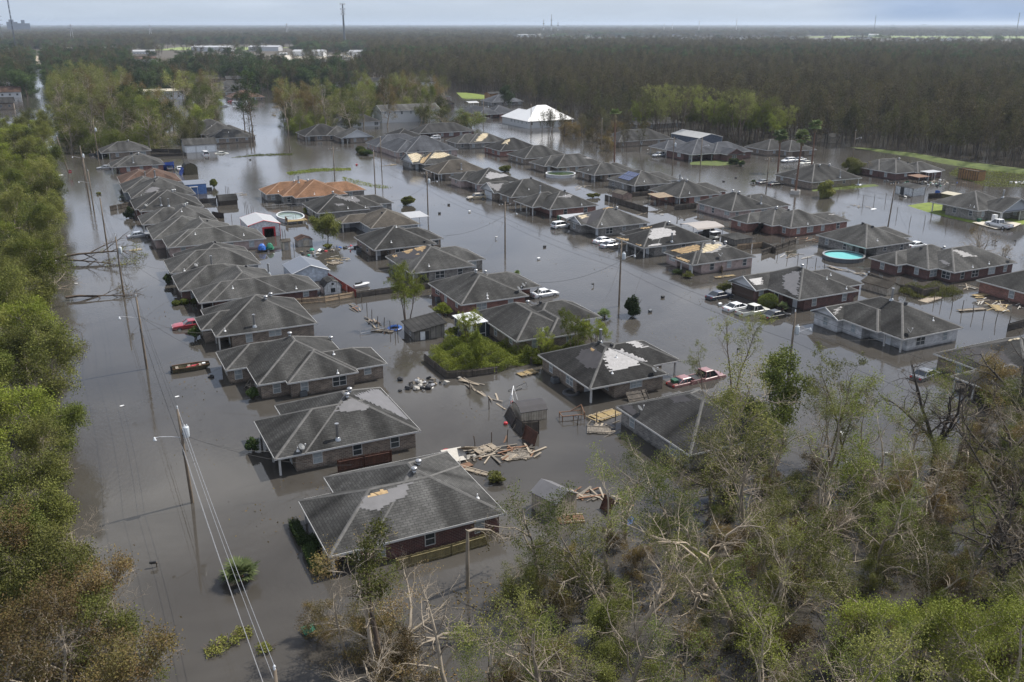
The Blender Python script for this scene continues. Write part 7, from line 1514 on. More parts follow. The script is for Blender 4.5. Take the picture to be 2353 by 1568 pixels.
# tarps
def tarp(label, x, y, w, h, d, mat, rz, seed):
 r = random.Random(seed); m = MB(); n = 7; V = []
 for j in range(n):
  for i in range(n):
   u, v = i/(n-1), j/(n-1); V.append(((u-.5)*w+r.uniform(-.1,.1), d*(1-v)**1.5+r.uniform(-.12,.12), h*v+r.uniform(-.12,.12)-.1*(1-v)))
 m.mesh(V, [(j*n+i, j*n+i+1, (j+1)*n+i+1, (j+1)*n+i) for j in range(n-1) for i in range(n-1)]); o = m.build('tarp', M[mat], None, (0,0,0)); o.modifiers.new('thickness', 'SOLIDIFY').thickness = .02; o.location = (x,y,0); o.rotation_euler = (0,0,R(rz)); tag(o, label, 'tarp')
tarp('blue tarp hanging on the side of the olive barn shed', 31.8, 286.5, 3.2, 2.2, -.9, 'blue_tarp', -80, 1)
tarp('dark blue tarp draped at the corner of the red brick house by the grey car', 29.2, 297.5, 3.5, 2.4, -1.4, 'blue_tarp', 190, 2)
tarp('torn black tarp draped against the red brick house with bays', 131.4, 148.2, 3.2, 2.3, -1.5, 'black_tarp', 200, 3)
tarp('blue tarp sheet over the dark fence behind the white box shed', 205.5, 166.0, 1.5, .8, -.4, 'blue_plastic', 170, 4)
tarp('blue plastic sheet among the planks by the pale gable shed', 40.9, 60.0, 1.1, .3, -.8, 'blue_plastic', 20, 5)
# ------------------------------------------------------------------ trees
def tubes_np(branches, sides):
 """branches: list of (pts (n,3), radii (n)) -> verts, quads"""
 Vs, Fs, k = [], [], 0
 for P, r, s in branches:
  n = len(P); d = np.gradient(P, axis=0); d /= np.linalg.norm(d, axis=1)[:, None]+1e-9
  a = np.where(np.abs(d[:, 2:3]) < .9, np.array([[0,0,1.]]), np.array([[1.,0,0]])); u = np.cross(d, a); u /= np.linalg.norm(u, axis=1)[:, None]+1e-9; w = np.cross(d, u)
  t = np.arange(s)*2*np.pi/s; ring = P[:, None, :]+(u[:, None, :]*np.cos(t)[None, :, None]+w[:, None, :]*np.sin(t)[None, :, None])*np.asarray(r)[:, None, None]
  Vs.append(ring.reshape(-1, 3)); i = np.arange(n-1)[:, None]*s; j = np.arange(s)[None, :]; j2 = (j+1) % s
  Fs.append(np.stack([k+i+j, k+i+j2, k+i+s+j2, k+i+s+j], -1).reshape(-1, 4)); k += n*s
 if not Vs: return np.zeros((0, 3)), np.zeros((0, 4), int)
 return np.concatenate(Vs), np.concatenate(Fs)
def leaves_np(C, size, asp, rng, flat_up=0.0, droop=None):
 """rhombic leaves around the centres C"""
 n = len(C); d = rng.normal(size=(n, 3));
 if droop is not None: d = d*0.5+np.array([0, 0, -droop])
 d /= np.linalg.norm(d, axis=1)[:, None]; q = rng.normal(size=(n, 3)); q[:, 2] += flat_up
 u = np.cross(d, q); u /= np.linalg.norm(u, axis=1)[:, None]+1e-9
 s = size*rng.uniform(.6, 1.4, (n, 1)); a = d*s*.5; b = u*s*asp*.5
 V = np.stack([C-a, C+b-a*.1, C+a, C-b-a*.1], 1).reshape(-1, 3); F = np.arange(n*4).reshape(-1, 4)
 return V, F
def norm(v): return v/(np.linalg.norm(v)+1e-9)
class Tree:
 def __init__(s, seed): s.rng = np.random.default_rng(seed); s.wood = []; s.twig = []; s.tips = []
 def grow(s, p, d, L, r, lev, spec):
  rng = s.rng; sp = spec[lev]; n = sp.get('seg', 4); P = [p]; rad = [r]; dd = norm(d)
  for i in range(n):
   dd = norm(dd+rng.normal(size=3)*sp.get('gn', .15)+np.array([0, 0, sp.get('up', 0.0)])); P.append(P[-1]+dd*L/n); rad.append(r*(1-(i+1)/n*sp.get('tap', .75)))
  P = np.array(P); (s.twig if sp.get('tw') else s.wood).append((P, rad, sp.get('sides', 5)))
  if lev+1 < len(spec):
   k = sp['kids']; k = int(k if isinstance(k, int) else rng.integers(k[0], k[1]+1))
   for i in range(k):
    t = sp.get('t0', .3)+(1-sp.get('t0', .3))*((i+rng.random())/k)**sp.get('tp', 1.0); f = t*n; j = min(int(f), n-1); q = P[j]+(P[j+1]-P[j])*(f-j); bd = norm(P[j+1]-P[j])
    a = rng.normal(size=3); a = norm(a-bd*(a@bd)); ang = np.radians(rng.uniform(*sp.get('ang', (30, 65)))); cd = bd*np.cos(ang)+a*np.sin(ang)
    s.grow(q, cd, L*rng.uniform(*sp.get('ratio', (.4, .7)))*(1-sp.get('sh', .45)*t), rad[j]*sp.get('rr', .55), lev+1, spec)
  else:
   for f in (.35, .7, 1.0):
    g = f*n; j = min(int(g), n-1); s.tips.append(P[j]+(P[j+1]-P[j])*(g-j))
 def leafpts(s, per, spread, keep=1.0, clump=None, zmin=None):
  T = np.array(s.tips); rng = s.rng
  if clump is not None: # leaves survive only in some clumps of the crown
   ph = rng.uniform(0, 6, 3); v = np.sin(T[:, 0]*clump+ph[0])+np.sin(T[:, 1]*clump+ph[1])+np.sin(T[:, 2]*clump*.9+ph[2]); T = T[v > np.quantile(v, 1-keep)]
  elif keep < 1: T = T[rng.random(len(T)) < keep]
  if zmin is not None: T = T[T[:, 2] > zmin]
  C = np.repeat(T, per, 0); return C+rng.normal(size=C.shape)*spread
def tree_meshes(name, t, bark, twigm, leafm, LV, LF):
 V, F = tubes_np(t.wood, 5); me_t = np_mesh(name+'_trunk', V, F4=F, mats=[M[bark]])
 tv, tf = tubes_np(t.twig, 3); V2 = np.concatenate([tv, LV]) if len(LV) else tv; F2 = np.concatenate([tf, LF+len(tv)]) if len(LV) else tf
 mi = np.concatenate([np.zeros(len(tf), int), np.ones(len(LF), int)])
 me_c = np_mesh(name+'_crown', V2, F4=F2, mi=mi, mats=[M[twigm], M[leafm]])
 return me_t, me_c
def broad(seed, H, lean=(0, 0), leafm='leaf_olive', per=5, spread=.32, size=.27, keep=.9, clump=None, kids=(11, 8, 6), bark='bark_brown', ratio=(.42, .62), gn=.2, stems=1, t0=.28, asp=.5, up=.05, twk=4):
 t = Tree(seed); rng = t.rng
 spec = [dict(seg=7, gn=gn*.45, kids=kids[0], t0=t0, ang=(35, 70), ratio=ratio, sh=.4, sides=7, tap=.8, up=.08, rr=.55),
   dict(seg=5, gn=gn, kids=kids[1], t0=.2, ang=(30, 65), ratio=(.4, .62), sh=.4, sides=5, up=up, rr=.55),
   dict(seg=4, gn=gn*1.3, kids=twk, t0=.2, ang=(25, 60), ratio=(.4, .7), sh=.3, sides=4, up=up, rr=.6),
   dict(seg=2, gn=gn*1.5, tw=True, sides=3, tap=.8, up=up*.5)]
 spec[1]['kids'] = kids[1]; spec[2]['kids'] = kids[2]
 for k in range(stems):
  a = 2*np.pi*k/stems+rng.uniform(0, 1); sp_ = .28 if stems > 1 else 0
  t.grow(np.array([0.15*np.cos(a)*(stems > 1), .15*np.sin(a)*(stems > 1), -.8]), np.array([lean[0]+sp_*np.cos(a), lean[1]+sp_*np.sin(a), 1.0]), H*rng.uniform(.85, 1.0), H*.018+.03, 0, spec)
 C = t.leafpts(per, spread, keep, clump); LV, LF = leaves_np(C, size, asp, rng, .6)
 return tree_meshes('tree', t, bark, 'twig_pale' if bark == 'bark_pale' else 'bark_twig', leafm, LV, LF)
def forest_tree(seed, H, leafm, n=900, size=.5, keep=.8, wide=.30):
 t = Tree(seed); rng = t.rng
 spec = [dict(seg=6, gn=.07, kids=13, t0=.25, ang=(22, 50), ratio=(wide, wide+.18), sh=.55, sides=5, tap=.85, up=.1, rr=.5),
   dict(seg=4, gn=.18, kids=6, t0=.2, ang=(20, 50), ratio=(.35, .6), sh=.3, sides=3, up=.12, rr=.6),
   dict(seg=2, gn=.2, tw=True, sides=3, tap=.7, up=.08)]
 t.grow(np.array([0, 0, -.8]), np.array([rng.normal()*.07, rng.normal()*.07, 1.]), H, .17+.004*H, 0, spec)
 for i, (P, r, s) in enumerate(t.twig): t.twig[i] = (P, [max(x, .022) for x in r], s)
 T = np.array(t.tips); C = T[rng.integers(0, len(T), int(n*keep))]+rng.normal(size=(int(n*keep), 3))*.55; LV, LF = leaves_np(C, size, .34, rng, 0, -.35)
 return tree_meshes('forest', t, 'bark_forest', 'bark_forest', leafm, LV, LF)
def pine(seed, H):
 t = Tree(seed); rng = t.rng
 spec = [dict(seg=7, gn=.03, kids=30, t0=.45, ang=(60, 95), ratio=(.2, .3), sh=.55, sides=6, tap=.8, up=.1, rr=.35), dict(seg=3, gn=.12, kids=6, t0=.25, ang=(25, 55), ratio=(.35, .6), sh=.3, sides=3, up=.05, rr=.6), dict(seg=2, gn=.2, tw=True, sides=3, up=.1)]
 t.grow(np.array([0, 0, -.8]), np.array([0.03, 0, 1.]), H, .26, 0, spec); C = t.leafpts(7, .30, .95); LV, LF = leaves_np(C, .42, .32, rng, 0, -.3); return tree_meshes('pine', t, 'bark_brown', 'bark_twig', 'leaf_pine', LV, LF)
def willow(seed, H, leafm='leaf_willow', keep=.75, stems=2, per=5):
 t = Tree(seed); rng = t.rng
 spec = [dict(seg=7, gn=.07, kids=9, t0=.42, ang=(20, 42), ratio=(.28, .45), sh=.35, sides=6, tap=.85, up=.05, rr=.45), dict(seg=5, gn=.16, kids=7, t0=.15, ang=(20, 50), ratio=(.4, .65), sh=.3, sides=4, up=.05, rr=.55), dict(seg=3, gn=.2, kids=3, t0=.2, ang=(15, 45), ratio=(.5, .8), sides=3, up=-.05, rr=.7), dict(seg=2, gn=.15, tw=True, sides=3, up=-.2)]
 for k in range(stems):
  a = 2*np.pi*k/max(1, stems)+1; t.grow(np.array([.25*np.cos(a)*(stems > 1), .25*np.sin(a)*(stems > 1), -.8]), np.array([.22*np.cos(a)*(stems > 1), .22*np.sin(a)*(stems > 1), 1.]), H*rng.uniform(.85, 1), .055+.008*H, 0, spec)
 C = t.leafpts(per, .16, keep, .8); LV, LF = leaves_np(C, .26, .22, rng, 0, .35); return tree_meshes('willow', t, 'bark_brown', 'bark_twig', leafm, LV, LF)
def put_tree(meshes, name, label, x, y, rz=0, sc=1.0, group=None, lean=(0, 0), cat='tree', z=0, parts=('trunk', 'crown')):
 T = thing(name, label, cat, (x, y, z), rz, group); T.rotation_euler = (lean[0], lean[1], rz); T.scale = (sc, sc, sc) if not isinstance(sc, tuple) else sc
 for nm, me in zip(parts, meshes): link(nm, me, T)
 return T
rng_ = random.Random(11); U = rng_.uniform
# --- tree kinds (meshes shared by their copies)
LEFT = [broad(s, H, (.12, -.02), lm, 11, .34, .19, .66, .85, (11, 8, 6), 'bark_pale', gn=.24) for s, H, lm in ((1, 9.5, 'leaf_olive'), (2, 10.5, 'leaf_green'), (3, 8.5, 'leaf_olive'), (4, 11, 'leaf_olive'), (5, 9, 'leaf_yellowgreen'))]
RUST = [broad(s, H, (.3, .05), 'leaf_rust' if s != 12 else 'leaf_olive', 7, .26, .16, .75, .9, (12, 8, 6), bark='bark_pale', gn=.26) for s, H in ((11, 9.5), (12, 8.5), (13, 10))]
BROKEN = [broad(s, H, ln, lm, 7, .2, .115, kp+.1, .8, kd, 'bark_pale', (.45, .75), .30, t0=.2, twk=6) for s, H, ln, lm, kp, kd in
          ((21, 10, (.1, .1), 'leaf_olive', .5, (8, 8, 6)), (22, 11, (.05, -.1), 'leaf_yellowgreen', .5, (8, 8, 6)), (23, 9.5, (-.2, .1), 'leaf_rust', .2, (8, 8, 6)), (24, 10, (.2, .0), 'leaf_green', .55, (8, 8, 6)), (25, 8.5, (-.1, .2), 'leaf_olive', .5, (9, 8, 6)))]
def bare(seed, H):
 t = Tree(seed); spec = [dict(seg=3, gn=.06, kids=4, t0=.8, ang=(18, 48), ratio=(2.1, 2.9), sh=0, sides=8, tap=.3, rr=.72), dict(seg=6, gn=.16, kids=9, t0=.2, ang=(28, 60), ratio=(.3, .55), sh=.3, sides=6, tap=.8, up=.06, rr=.55), dict(seg=5, gn=.24, kids=7, t0=.15, ang=(25, 60), ratio=(.35, .6), sh=.3, sides=4, rr=.55), dict(seg=3, gn=.28, kids=3, ratio=(.4, .7), sides=3, rr=.65), dict(seg=2, gn=.3, tw=True, sides=3)]
 t.grow(np.array([0, 0, -.8]), np.array([.05, .02, 1.]), H*.30, .40, 0, spec); C = t.leafpts(2, .2, .12, .7); LV, LF = leaves_np(C, .16, .45, t.rng); return tree_meshes('bare', t, 'bark_dark', 'bark_brown', 'leaf_rust', LV, LF)
BARE = [bare(31, 12.5), bare(32, 11)]
BUSHY = [broad(s, 4.6, (0, 0), lm, 8, .22, .12, .6, .9, (9, 7, 5), 'bark_pale', (.5, .8), .3, 3, .12) for s, lm in ((41, 'leaf_olive'), (42, 'leaf_green'), (43, 'leaf_yellowgreen'), (44, 'leaf_rust'))]
MID = [broad(s, H, (0, 0), lm, 6, .45, .27, .62, .55, (13, 8, 6), 'bark_pale', (.34, .5), .22, twk=4) for s, H, lm in ((51, 17, 'leaf_olive'), (52, 20, 'leaf_willow'), (53, 15, 'leaf_green'), (54, 18, 'leaf_rust'), (55, 16, 'leaf_olive'))]
OAK = [broad(s, 13, (0, 0), 'leaf_dark', 6, .6, .55, .95, None, (12, 8, 4), ratio=(.5, .7)) for s in (61, 62)]
FOR = [forest_tree(s, H, lm, n, .55, .85, wd) for s, H, lm, n, wd in ((71, 15.5, 'leaf_forest', 900, .28), (72, 17, 'leaf_forest', 800, .3), (73, 14, 'leaf_forest_green', 1000, .32), (74, 16, 'leaf_forest', 520, .26), (75, 13, 'leaf_forest_green', 1100, .36), (76, 18, 'leaf_forest', 750, .24))]
PINE = [pine(81, 22), pine(82, 20)]
WILL = [willow(91, 11.5, stems=1), willow(92, 12, stems=2, keep=.6), willow(93, 9, 'leaf_yellowgreen', .9, 3, 7)]

YG = []
def grove(kinds, pts, name, labels, group, sc=(.85, 1.2), tilt=.05, lean_dir=None):
 for i, q in enumerate(pts):
  k = i % len(kinds) if len(q) < 3 else q[2]; s = U(*sc)*(q[3] if len(q) > 3 else 1); rz = U(0, 6.28) if lean_dir is None else lean_dir+U(-.4, .4)
  put_tree(kinds[k], name, labels[k % len(labels)], q[0], q[1], rz, s, group if isinstance(group, str) else group[k % len(group)], (U(-tilt, tilt), U(-tilt, tilt)))
# --- dense row along the left street
pts = []
y = 60
while y < 410:
 for c in range(3 if y < 240 else 4):
  pts.append((-6.6-c*5.2+U(-1.6, 1.2)+(1.2 if 68 < y < 84 else 0)+(.8 if 150 < y < 300 else 0), y+U(-2, 2)))
 y += 5.2 if y < 150 else 7.0
pts = [q for q in pts if rng_.random() > .12]
lab = ['dense olive leaved tree in the row along the left street', 'fuller dark green leaved tree in the row along the left street', 'low spreading olive tree in the row along the left street', 'tall olive tree in the row along the left street', 'yellow green leaved tree in the row along the left street']
grove(LEFT, pts, 'street_tree', lab, ['left row, '+k for k in ('olive trees','dark green trees','low olive trees','tall olive trees','yellow green trees')], (.72, 1.2), .06, 0.0)
grove(RUST, [(-3.8,61,0), (-2.2,55.5,1), (-5.5,53,2), (-5,65,1), (-9,58,0), (-2.5,50,0), (-7,48,2), (-9,64,2)], 'rusty_leaved_tree', ['rust leaved tree leaning over the water at the lower left'], 'rust leaved trees at the lower left', (.85, 1.05), .05, 0.0)
# --- flooded woods at the lower right
P = []
W_EDGE = [(12.5,52),(18,57),(26,55.5),(32,58),(36,60),(45,59),(54,61),(62,59.5),(72,56.5),(80,58),(92,60),(104,62)]
def edge_y(x):
 for (a, b), (c, d) in zip(W_EDGE[:-1], W_EDGE[1:]):
  if a <= x <= c: return b+(d-b)*(x-a)/(c-a)
 return 60
rng_.seed(5)
BK = [];
for i in range(900):
 x, y = U(13, 106), U(10, 62)
 if y > edge_y(x)-1.2: continue
 az = math.degrees(math.atan2(x, y))
 if az > 62 or math.hypot(x, y) < 32: continue
 if 16 < x < 27 and y > 47: continue # open water in front of the nearest house
 if any((x-a)**2+(y-b)**2 < 4.3**2 for a, b in BK): continue
 BK.append((x, y))
blab = ['storm broken pale barked tree with olive leaf tufts in the lower right woods', 'storm broken tree with sparse olive leaves in the lower right woods', 'twisted nearly leafless tree in the lower right woods', 'broken tree with clumps of green leaves in the lower right woods', 'short broken tree with olive leaf clumps in the lower right woods']
bgrp = ['rusty broken trees','sparse olive broken trees','twisted leafless trees','green clumped broken trees','short olive broken trees']
for i, (x, y) in enumerate(BK):
 k = rng_.randrange(5); near = y < 44
 put_tree(BROKEN[k], 'broken_tree', blab[k], x, y, U(0, 6.28), U(.75, 1.15), 'lower right woods, '+bgrp[k], (U(-.16, .16), U(-.16, .16)))
und = ['leafy olive thicket growing out of the water in the lower right woods', 'dark green thicket in the lower right woods', 'bright yellow green thicket in the lower right woods', 'brown twiggy thicket in the lower right woods']
ugrp = ['olive thickets','dark green thickets','yellow green thickets','brown twiggy thickets']; UB = []
for i in range(1400):
 x, y = U(12, 104), U(12, 61)
 if y > edge_y(x)-.6 or math.degrees(math.atan2(x, y)) > 62 or math.hypot(x, y) < 34: continue
 if 17 < x < 26 and 48 < y: continue
 if any((x-a)**2+(y-b)**2 < 3.0**2 for a, b in UB): continue
 UB.append((x, y)); k = (2 if (38 < x < 56 and 28 < y < 36 and rng_.random() < .7) else rng_.choice([0,0,1,3,3,3]))
 put_tree(BUSHY[k], 'thicket', und[k], x, y, U(0, 6.28), U(.45, .8), 'lower right woods, '+ugrp[k], (U(-.15, .15), U(-.15, .15)), 'shrub', parts=('stems', 'leaves'))
for i, (x, y, s) in enumerate(((40,33.5,1.1),(44,30.5,1.2),(48,33,1.1),(43,35.5,1.0),(51,30,1.1),(47,28.5,1.2),(38.5,30,1.0),(54,32,.9))): put_tree(broad(401+i % 2, 6.5, (0, 0), 'leaf_yellowgreen', 8, .24, .115, .72, .9, (11, 8, 6), 'bark_pale', (.5, .7), .28) if i < 2 else YG[i % 2], 'leafy_tree', 'bright yellow green leafy tree at the lower right of the woods', x, y, i, s, 'yellow green trees in the lower right woods') if i > 1 else YG.append(broad(401+i, 6.5, (0, 0), 'leaf_yellowgreen', 8, .24, .115, .72, .9, (11, 8, 6), 'bark_pale', (.5, .7), .28))
lr = np.random.default_rng(44); C = np.column_stack([lr.uniform(16, 80, 16000), lr.uniform(34, 58, 16000), lr.uniform(.01, .05, 16000)]); nn = np.sin(C[:, 0]*.55)+np.sin(C[:, 1]*.7+C[:, 0]*.3)+lr.normal(size=16000)*.5; C = C[(nn > .35) & (np.hypot(C[:, 0], C[:, 1]) > 44)]
LV, LF = leaves_np(C, .22, .5, lr, 3.0); tag(link('leaf_litter', np_mesh('leaf_litter', LV, F4=LF, mats=[M['leaf_rust']])), 'brown leaf litter and broken twigs floating between the trees', 'leaf litter', kind='stuff')
lr = np.random.default_rng(45); cc = lr.uniform([8, 60], [190, 300], (260, 2)); C = cc[lr.integers(0, 260, 5200)]+lr.normal(size=(5200, 2))*np.array([1.6, 2.6]); C = np.column_stack([C, lr.uniform(.01, .03, 5200)]); ok = np.ones(len(C), bool)
for d in D_HOUSES:
 for r in d['r']: ok &= ~((C[:, 0] > r[0]-.2) & (C[:, 0] < r[2]+.2) & (C[:, 1] > r[1]-.2) & (C[:, 1] < r[3]+.2))
LV, LF = leaves_np(C[ok], .22, .5, lr, 4.0); tag(link('drift_litter', np_mesh('drift_litter', LV, F4=LF, mats=[M['leaf_rust']])), 'small flecks of leaves and scum drifting on the flood water between the houses', 'litter', kind='stuff')
# --- single trees that stand out
put_tree(broad(101, 11.0, (.1, .0), 'leaf_olive', 8, .24, .14, .6, .6, (12, 9, 6), 'bark_pale', (.5, .75), .3, t0=.2), 'big_broken_tree', 'big wide broken tree with rusty and green leaves hiding the charcoal roof', 51.5, 58.5, .5, 1.22)
put_tree(broad(105, 8.5, (.1, .3), 'leaf_green', 8, .25, .22, .9, None, (11, 8, 6), 'bark_brown', (.4, .65), .25), 'broken_tree', 'bright green leafy tree behind the big broken one, beside the red cars', 63.8, 65.0, 1.2, 1.1)
put_tree(BARE[0], 'bare_tree', 'dark forked leafless tree with wide limbs over the water at the right', 73.5, 54.8, .6, 1.0)
put_tree(BARE[1], 'bare_tree', 'dark leafless tree at the right edge below the torn dark roof', 88.5, 55.5, 2.2, 1.05)
put_tree(broad(103, 8, (.4, .2), 'leaf_rust', 5, .3, .2, .8, .8, (10, 9, 6), 'bark_brown', (.5, .75), .3), 'broken_tree', 'brown leaved fallen crown leaning toward the dark roof at the right edge', 90.5, 62.0, .2, .85, None, (0, .25))
BIG = [bare(33, 13), bare(34, 12)]
def pale(seed, H):
 t = Tree(seed); spec = [dict(seg=5, gn=.10, kids=4, t0=.55, ang=(20, 50), ratio=(.8, 1.3), sh=.2, sides=8, tap=.45, rr=.66), dict(seg=6, gn=.22, kids=8, t0=.2, ang=(28, 65), ratio=(.35, .6), sh=.3, sides=6, tap=.8, rr=.5), dict(seg=5, gn=.3, kids=7, t0=.15, ang=(25, 60), ratio=(.35, .6), sh=.3, sides=4, rr=.5), dict(seg=3, gn=.3, kids=3, ratio=(.4, .7), sides=3, rr=.6), dict(seg=2, gn=.3, tw=True, sides=3)]
 t.grow(np.array([0, 0, -.8]), np.array([-.12, .06, 1.]), H*.62, .30, 0, spec); C = t.leafpts(3, .16, .22, .7); LV, LF = leaves_np(C, .14, .45, t.rng); return tree_meshes('pale', t, 'twig_pale', 'twig_pale', 'leaf_olive', LV, LF)
PALE = [pale(35, 13), pale(36, 12)]
for x, y, rz, s, lv, k, lab in ((39.6,43.4,.3,1.0,(0,-.16),0,'tall pale grey tree with long bare white limbs in the middle of the lower woods'),(47.5,46.5,1.9,.8,(.05,.12),1,'second pale limbed tree right of the tallest pale one in the lower woods'),(30.5,44.5,3.0,.72,(.1,-.2),1,'pale leaning tree left of the tallest pale one in the lower woods')): put_tree(PALE[k], 'pale_tree', lab, x, y, rz, s, None, lv)
for x, y, rz, s, lv, lab in ((58.5,37.5,.2,.95,(.0,.35),'dark leaning trunk at the lower right with spreading bare limbs'),(66.5,42.5,1.2,.9,(.1,.3),'dark bare tree leaning right near the right edge of the lower woods'),(76,48,2.4,.85,(.05,.22),'dark bare tree closest to the right edge of the lower woods')): put_tree(BIG[int(x) % 2], 'bare_tree', lab, x, y, rz, s, None, lv)
put_tree(WILL[0], 'willow_tree', 'slim willow with one straight stem and a feathery top at the right', 63.6, 59.6, .3, 1.08)
put_tree(WILL[0], 'willow_tree', 'slim leaning willow stem, right of the straight one', 66.8, 59.9, 2.4, 1.08, None, (.0, .20))
put_tree(WILL[1], 'willow_tree', 'thin middle willow stems between the straight and the leaning one', 65.3, 60.2, 1.4, .8, None, (0, .05))
put_tree(WILL[1], 'willow_tree', 'tall airy willow with forked stems in front of the middle street pole', 69.6, 81.0, .9, .84)
put_tree(WILL[0], 'willow_tree', 'small airy willow left of the tall forked one', 64.6, 80.4, 2.9, .60)
put_tree(WILL[2], 'willow_tree', 'slender yellow green tree rising in front of the dark weathered fence', 42.6, 122.6, .4, .92)
put_tree(broad(102, 5.6, (0, 0), 'leaf_olive', 8, .3, .24, .95, None, (11, 8, 6), ratio=(.5, .75)), 'yard_tree', 'round leafy yard tree between the two small sheds and the tan grey roof', 46.3, 180.3, 0, 1.0)
put_tree(broad(104, 8.2, (0, .05), 'leaf_olive', 3, .2, .13, .8, .6, (13, 7, 5), 'bark_brown', (.17, .27), .22, t0=.5), 'slim_tree', 'slim small leaved tree standing before the nearest house roof', 14.9, 50.8, 0, 1.4)
put_tree(BROKEN[2], 'broken_tree', 'small leaning twiggy tree left of the slim one before the nearest house', 12.9, 53.7, 1.0, .68)
put_tree(BROKEN[1], 'broken_tree', 'thin twiggy tree right of the slim one before the nearest house', 16.2, 53.5, 2.0, .62)
t = Tree(7); t.wood.append((np.array([[0,0,-.8],[.03,0,2.5],[.1,.02,5.0]]), [.17,.15,.12], 7)); t.wood.append((np.array([[.1,.02,4.95],[.9,.3,4.8],[2.4,.9,4.0],[3.8,1.5,2.6]]), [.12,.11,.09,.05], 6)); t.wood.append((np.array([[.1,0,5.0],[-.15,-.1,5.3]]), [.08,.015], 5))
for i in range(14): t.grow(np.array([1.2+.19*i, .4+.08*i, 4.6-.15*i]), np.array([.4,t.rng.normal(),-.2]), 1.3, .03, 0, [dict(seg=3, gn=.3, kids=4, ratio=(.4,.7), sides=3), dict(seg=2, gn=.3, tw=True, sides=3)])
LV, LF = leaves_np(t.leafpts(3, .15, .6), .2, .4, t.rng); put_tree(tree_meshes('snapped', t, 'bark_pale', 'bark_twig', 'leaf_rust', LV, LF), 'snapped_tree', 'snapped trunk with its top hanging over the yellow fence', 24.0, 57.1, 0, 1.0)
for k, (x, y, s, rz, kind, lab) in enumerate([(54.0,100.6,.42,0,2,'tall yellow green willow clump left of the big specked roof'),(58.0,99.6,.66,1,2,'broad yellow green willow clump between the two roofs by the middle street'),(60.8,98.6,.55,2,2,'narrow yellow green willow clump nearest the middle street'),(47.2,110.0,.55,3,2,'yellow green sapling at the overgrown yard before the screened porch')]):
 put_tree(WILL[kind], 'willow_tree', lab, x, y, rz, s)
put_tree(willow(95, 6.0, 'leaf_yellowgreen', .95, 3, 8), 'willow_tree', 'drooping broken willow hanging over the weathered yard fence', 44.8, 101.6, 0, .8, None, (.45, -.2))
# fallen trees across the left street
for (x, y, s, rz, lab) in [(-4.5,186,1.15,-.12,'upper fallen tree lying across the left street with a bare forked crown'),(-2.5,158,.95,.05,'lower fallen tree lying across the left street with leaves at its tip')]:
 t = Tree(int(y)); spec = [dict(seg=6, gn=.06, kids=8, t0=.35, ang=(15,40), ratio=(.4,.6), sides=6, tap=.8, rr=.6), dict(seg=5, gn=.15, kids=7, t0=.2, ang=(20,50), ratio=(.35,.6), sides=4, rr=.55), dict(seg=3, gn=.2, kids=4, ratio=(.4,.7), sides=3, rr=.7), dict(seg=2, gn=.25, tw=True, sides=3)]
 t.grow(np.array([0,0,.6]), np.array([1.,0,.08]), 13, .24, 0, spec); t.grow(np.array([.5,.2,.6]), np.array([1.,-.28,.0]), 11, .18, 0, spec)
 C = t.leafpts(3, .2, .55, .5); C = C[C[:, 0] > 8]; LV, LF = leaves_np(C, .2, .45, t.rng); put_tree(tree_meshes('fallen', t, 'bark_brown', 'bark_twig', 'leaf_rust' if y < 170 else 'leaf_olive', LV, LF), 'fallen_tree', lab, x, y, rz, s)
t = Tree(77); spec = [dict(seg=5, gn=.14, kids=6, t0=.3, ang=(15,45), ratio=(.4,.6), sides=6, tap=.75, rr=.55), dict(seg=4, gn=.22, kids=5, ratio=(.35,.6), sides=4, rr=.55), dict(seg=2, gn=.25, tw=True, sides=3)]
t.grow(np.array([0,0,.3]), np.array([.7,.7,.12]), 7, .17, 0, spec); t.grow(np.array([-.3,0,.2]), np.array([.9,.5,.05]), 6, .13, 0, spec); ft = tree_meshes('log', t, 'bark_pale', 'bark_twig', 'leaf_olive', np.zeros((0,3)), np.zeros((0,4), int))
for i, (x, y, rz, lab) in enumerate([(17.2,52.6,.2,'pale fallen forked trunk in the water before the nearest house'),(27.5,50.5,-.2,'long pale fallen trunk at the edge of the lower woods'),(21.5,51.3,2.6,'dark uprooted log lying near the pale fallen trunk'),(31,47,.4,'pale log propped among the lower woods thickets')]): put_tree(ft, 'fallen_log', lab, x, y, rz, .9, None, (0,0), 'log')

# --- shrubs, hedges, palms
def bush_mesh(seed, h, w, leafm, n, size, round_=False):
 rng = np.random.default_rng(seed); d = rng.normal(size=(n, 3)); d /= np.linalg.norm(d, axis=1)[:, None]; r = rng.uniform(.55, 1, (n, 1))**.6*(1 if round_ else (1+.22*np.sin(d[:, :1]*5+seed)+.2*np.sin(d[:, 1:2]*4)))
 if round_: C = d*r*np.array([w/2, w/2, h/2]); C[:, 2] += h/2*.85
 else:
  K = 18; e = rng.normal(size=(K, 3)); e /= np.linalg.norm(e, axis=1)[:, None]; e *= rng.uniform(.35, 1, (K, 1)); e[:, :2] *= (1-.35*np.clip(e[:, 2:3], 0, 1)); k = rng.integers(0, K, n); C = (e[k]*.72+d*r*rng.uniform(.16, .36, (K, 1))[k])*np.array([w/2, w/2, h/2]); C[:, 2] += h/2*.9
 C = C[C[:, 2] > -.1]; LV, LF = leaves_np(C, size, .5, rng, .4); me_l = np_mesh('leaves', LV, F4=LF, mats=[M[leafm]])
 B = []
 for i in range(9): a = rng.uniform(0, 6.28); B.append((np.array([[0,0,-.4],[np.cos(a)*w*.12,np.sin(a)*w*.12,h*.35],[np.cos(a)*w*.34,np.sin(a)*w*.34,h*.72]]), [.05,.035,.012], 4))
 V, F = tubes_np(B, 4); return np_mesh('stems', V, F4=F, mats=[M['bark_brown']]), me_l
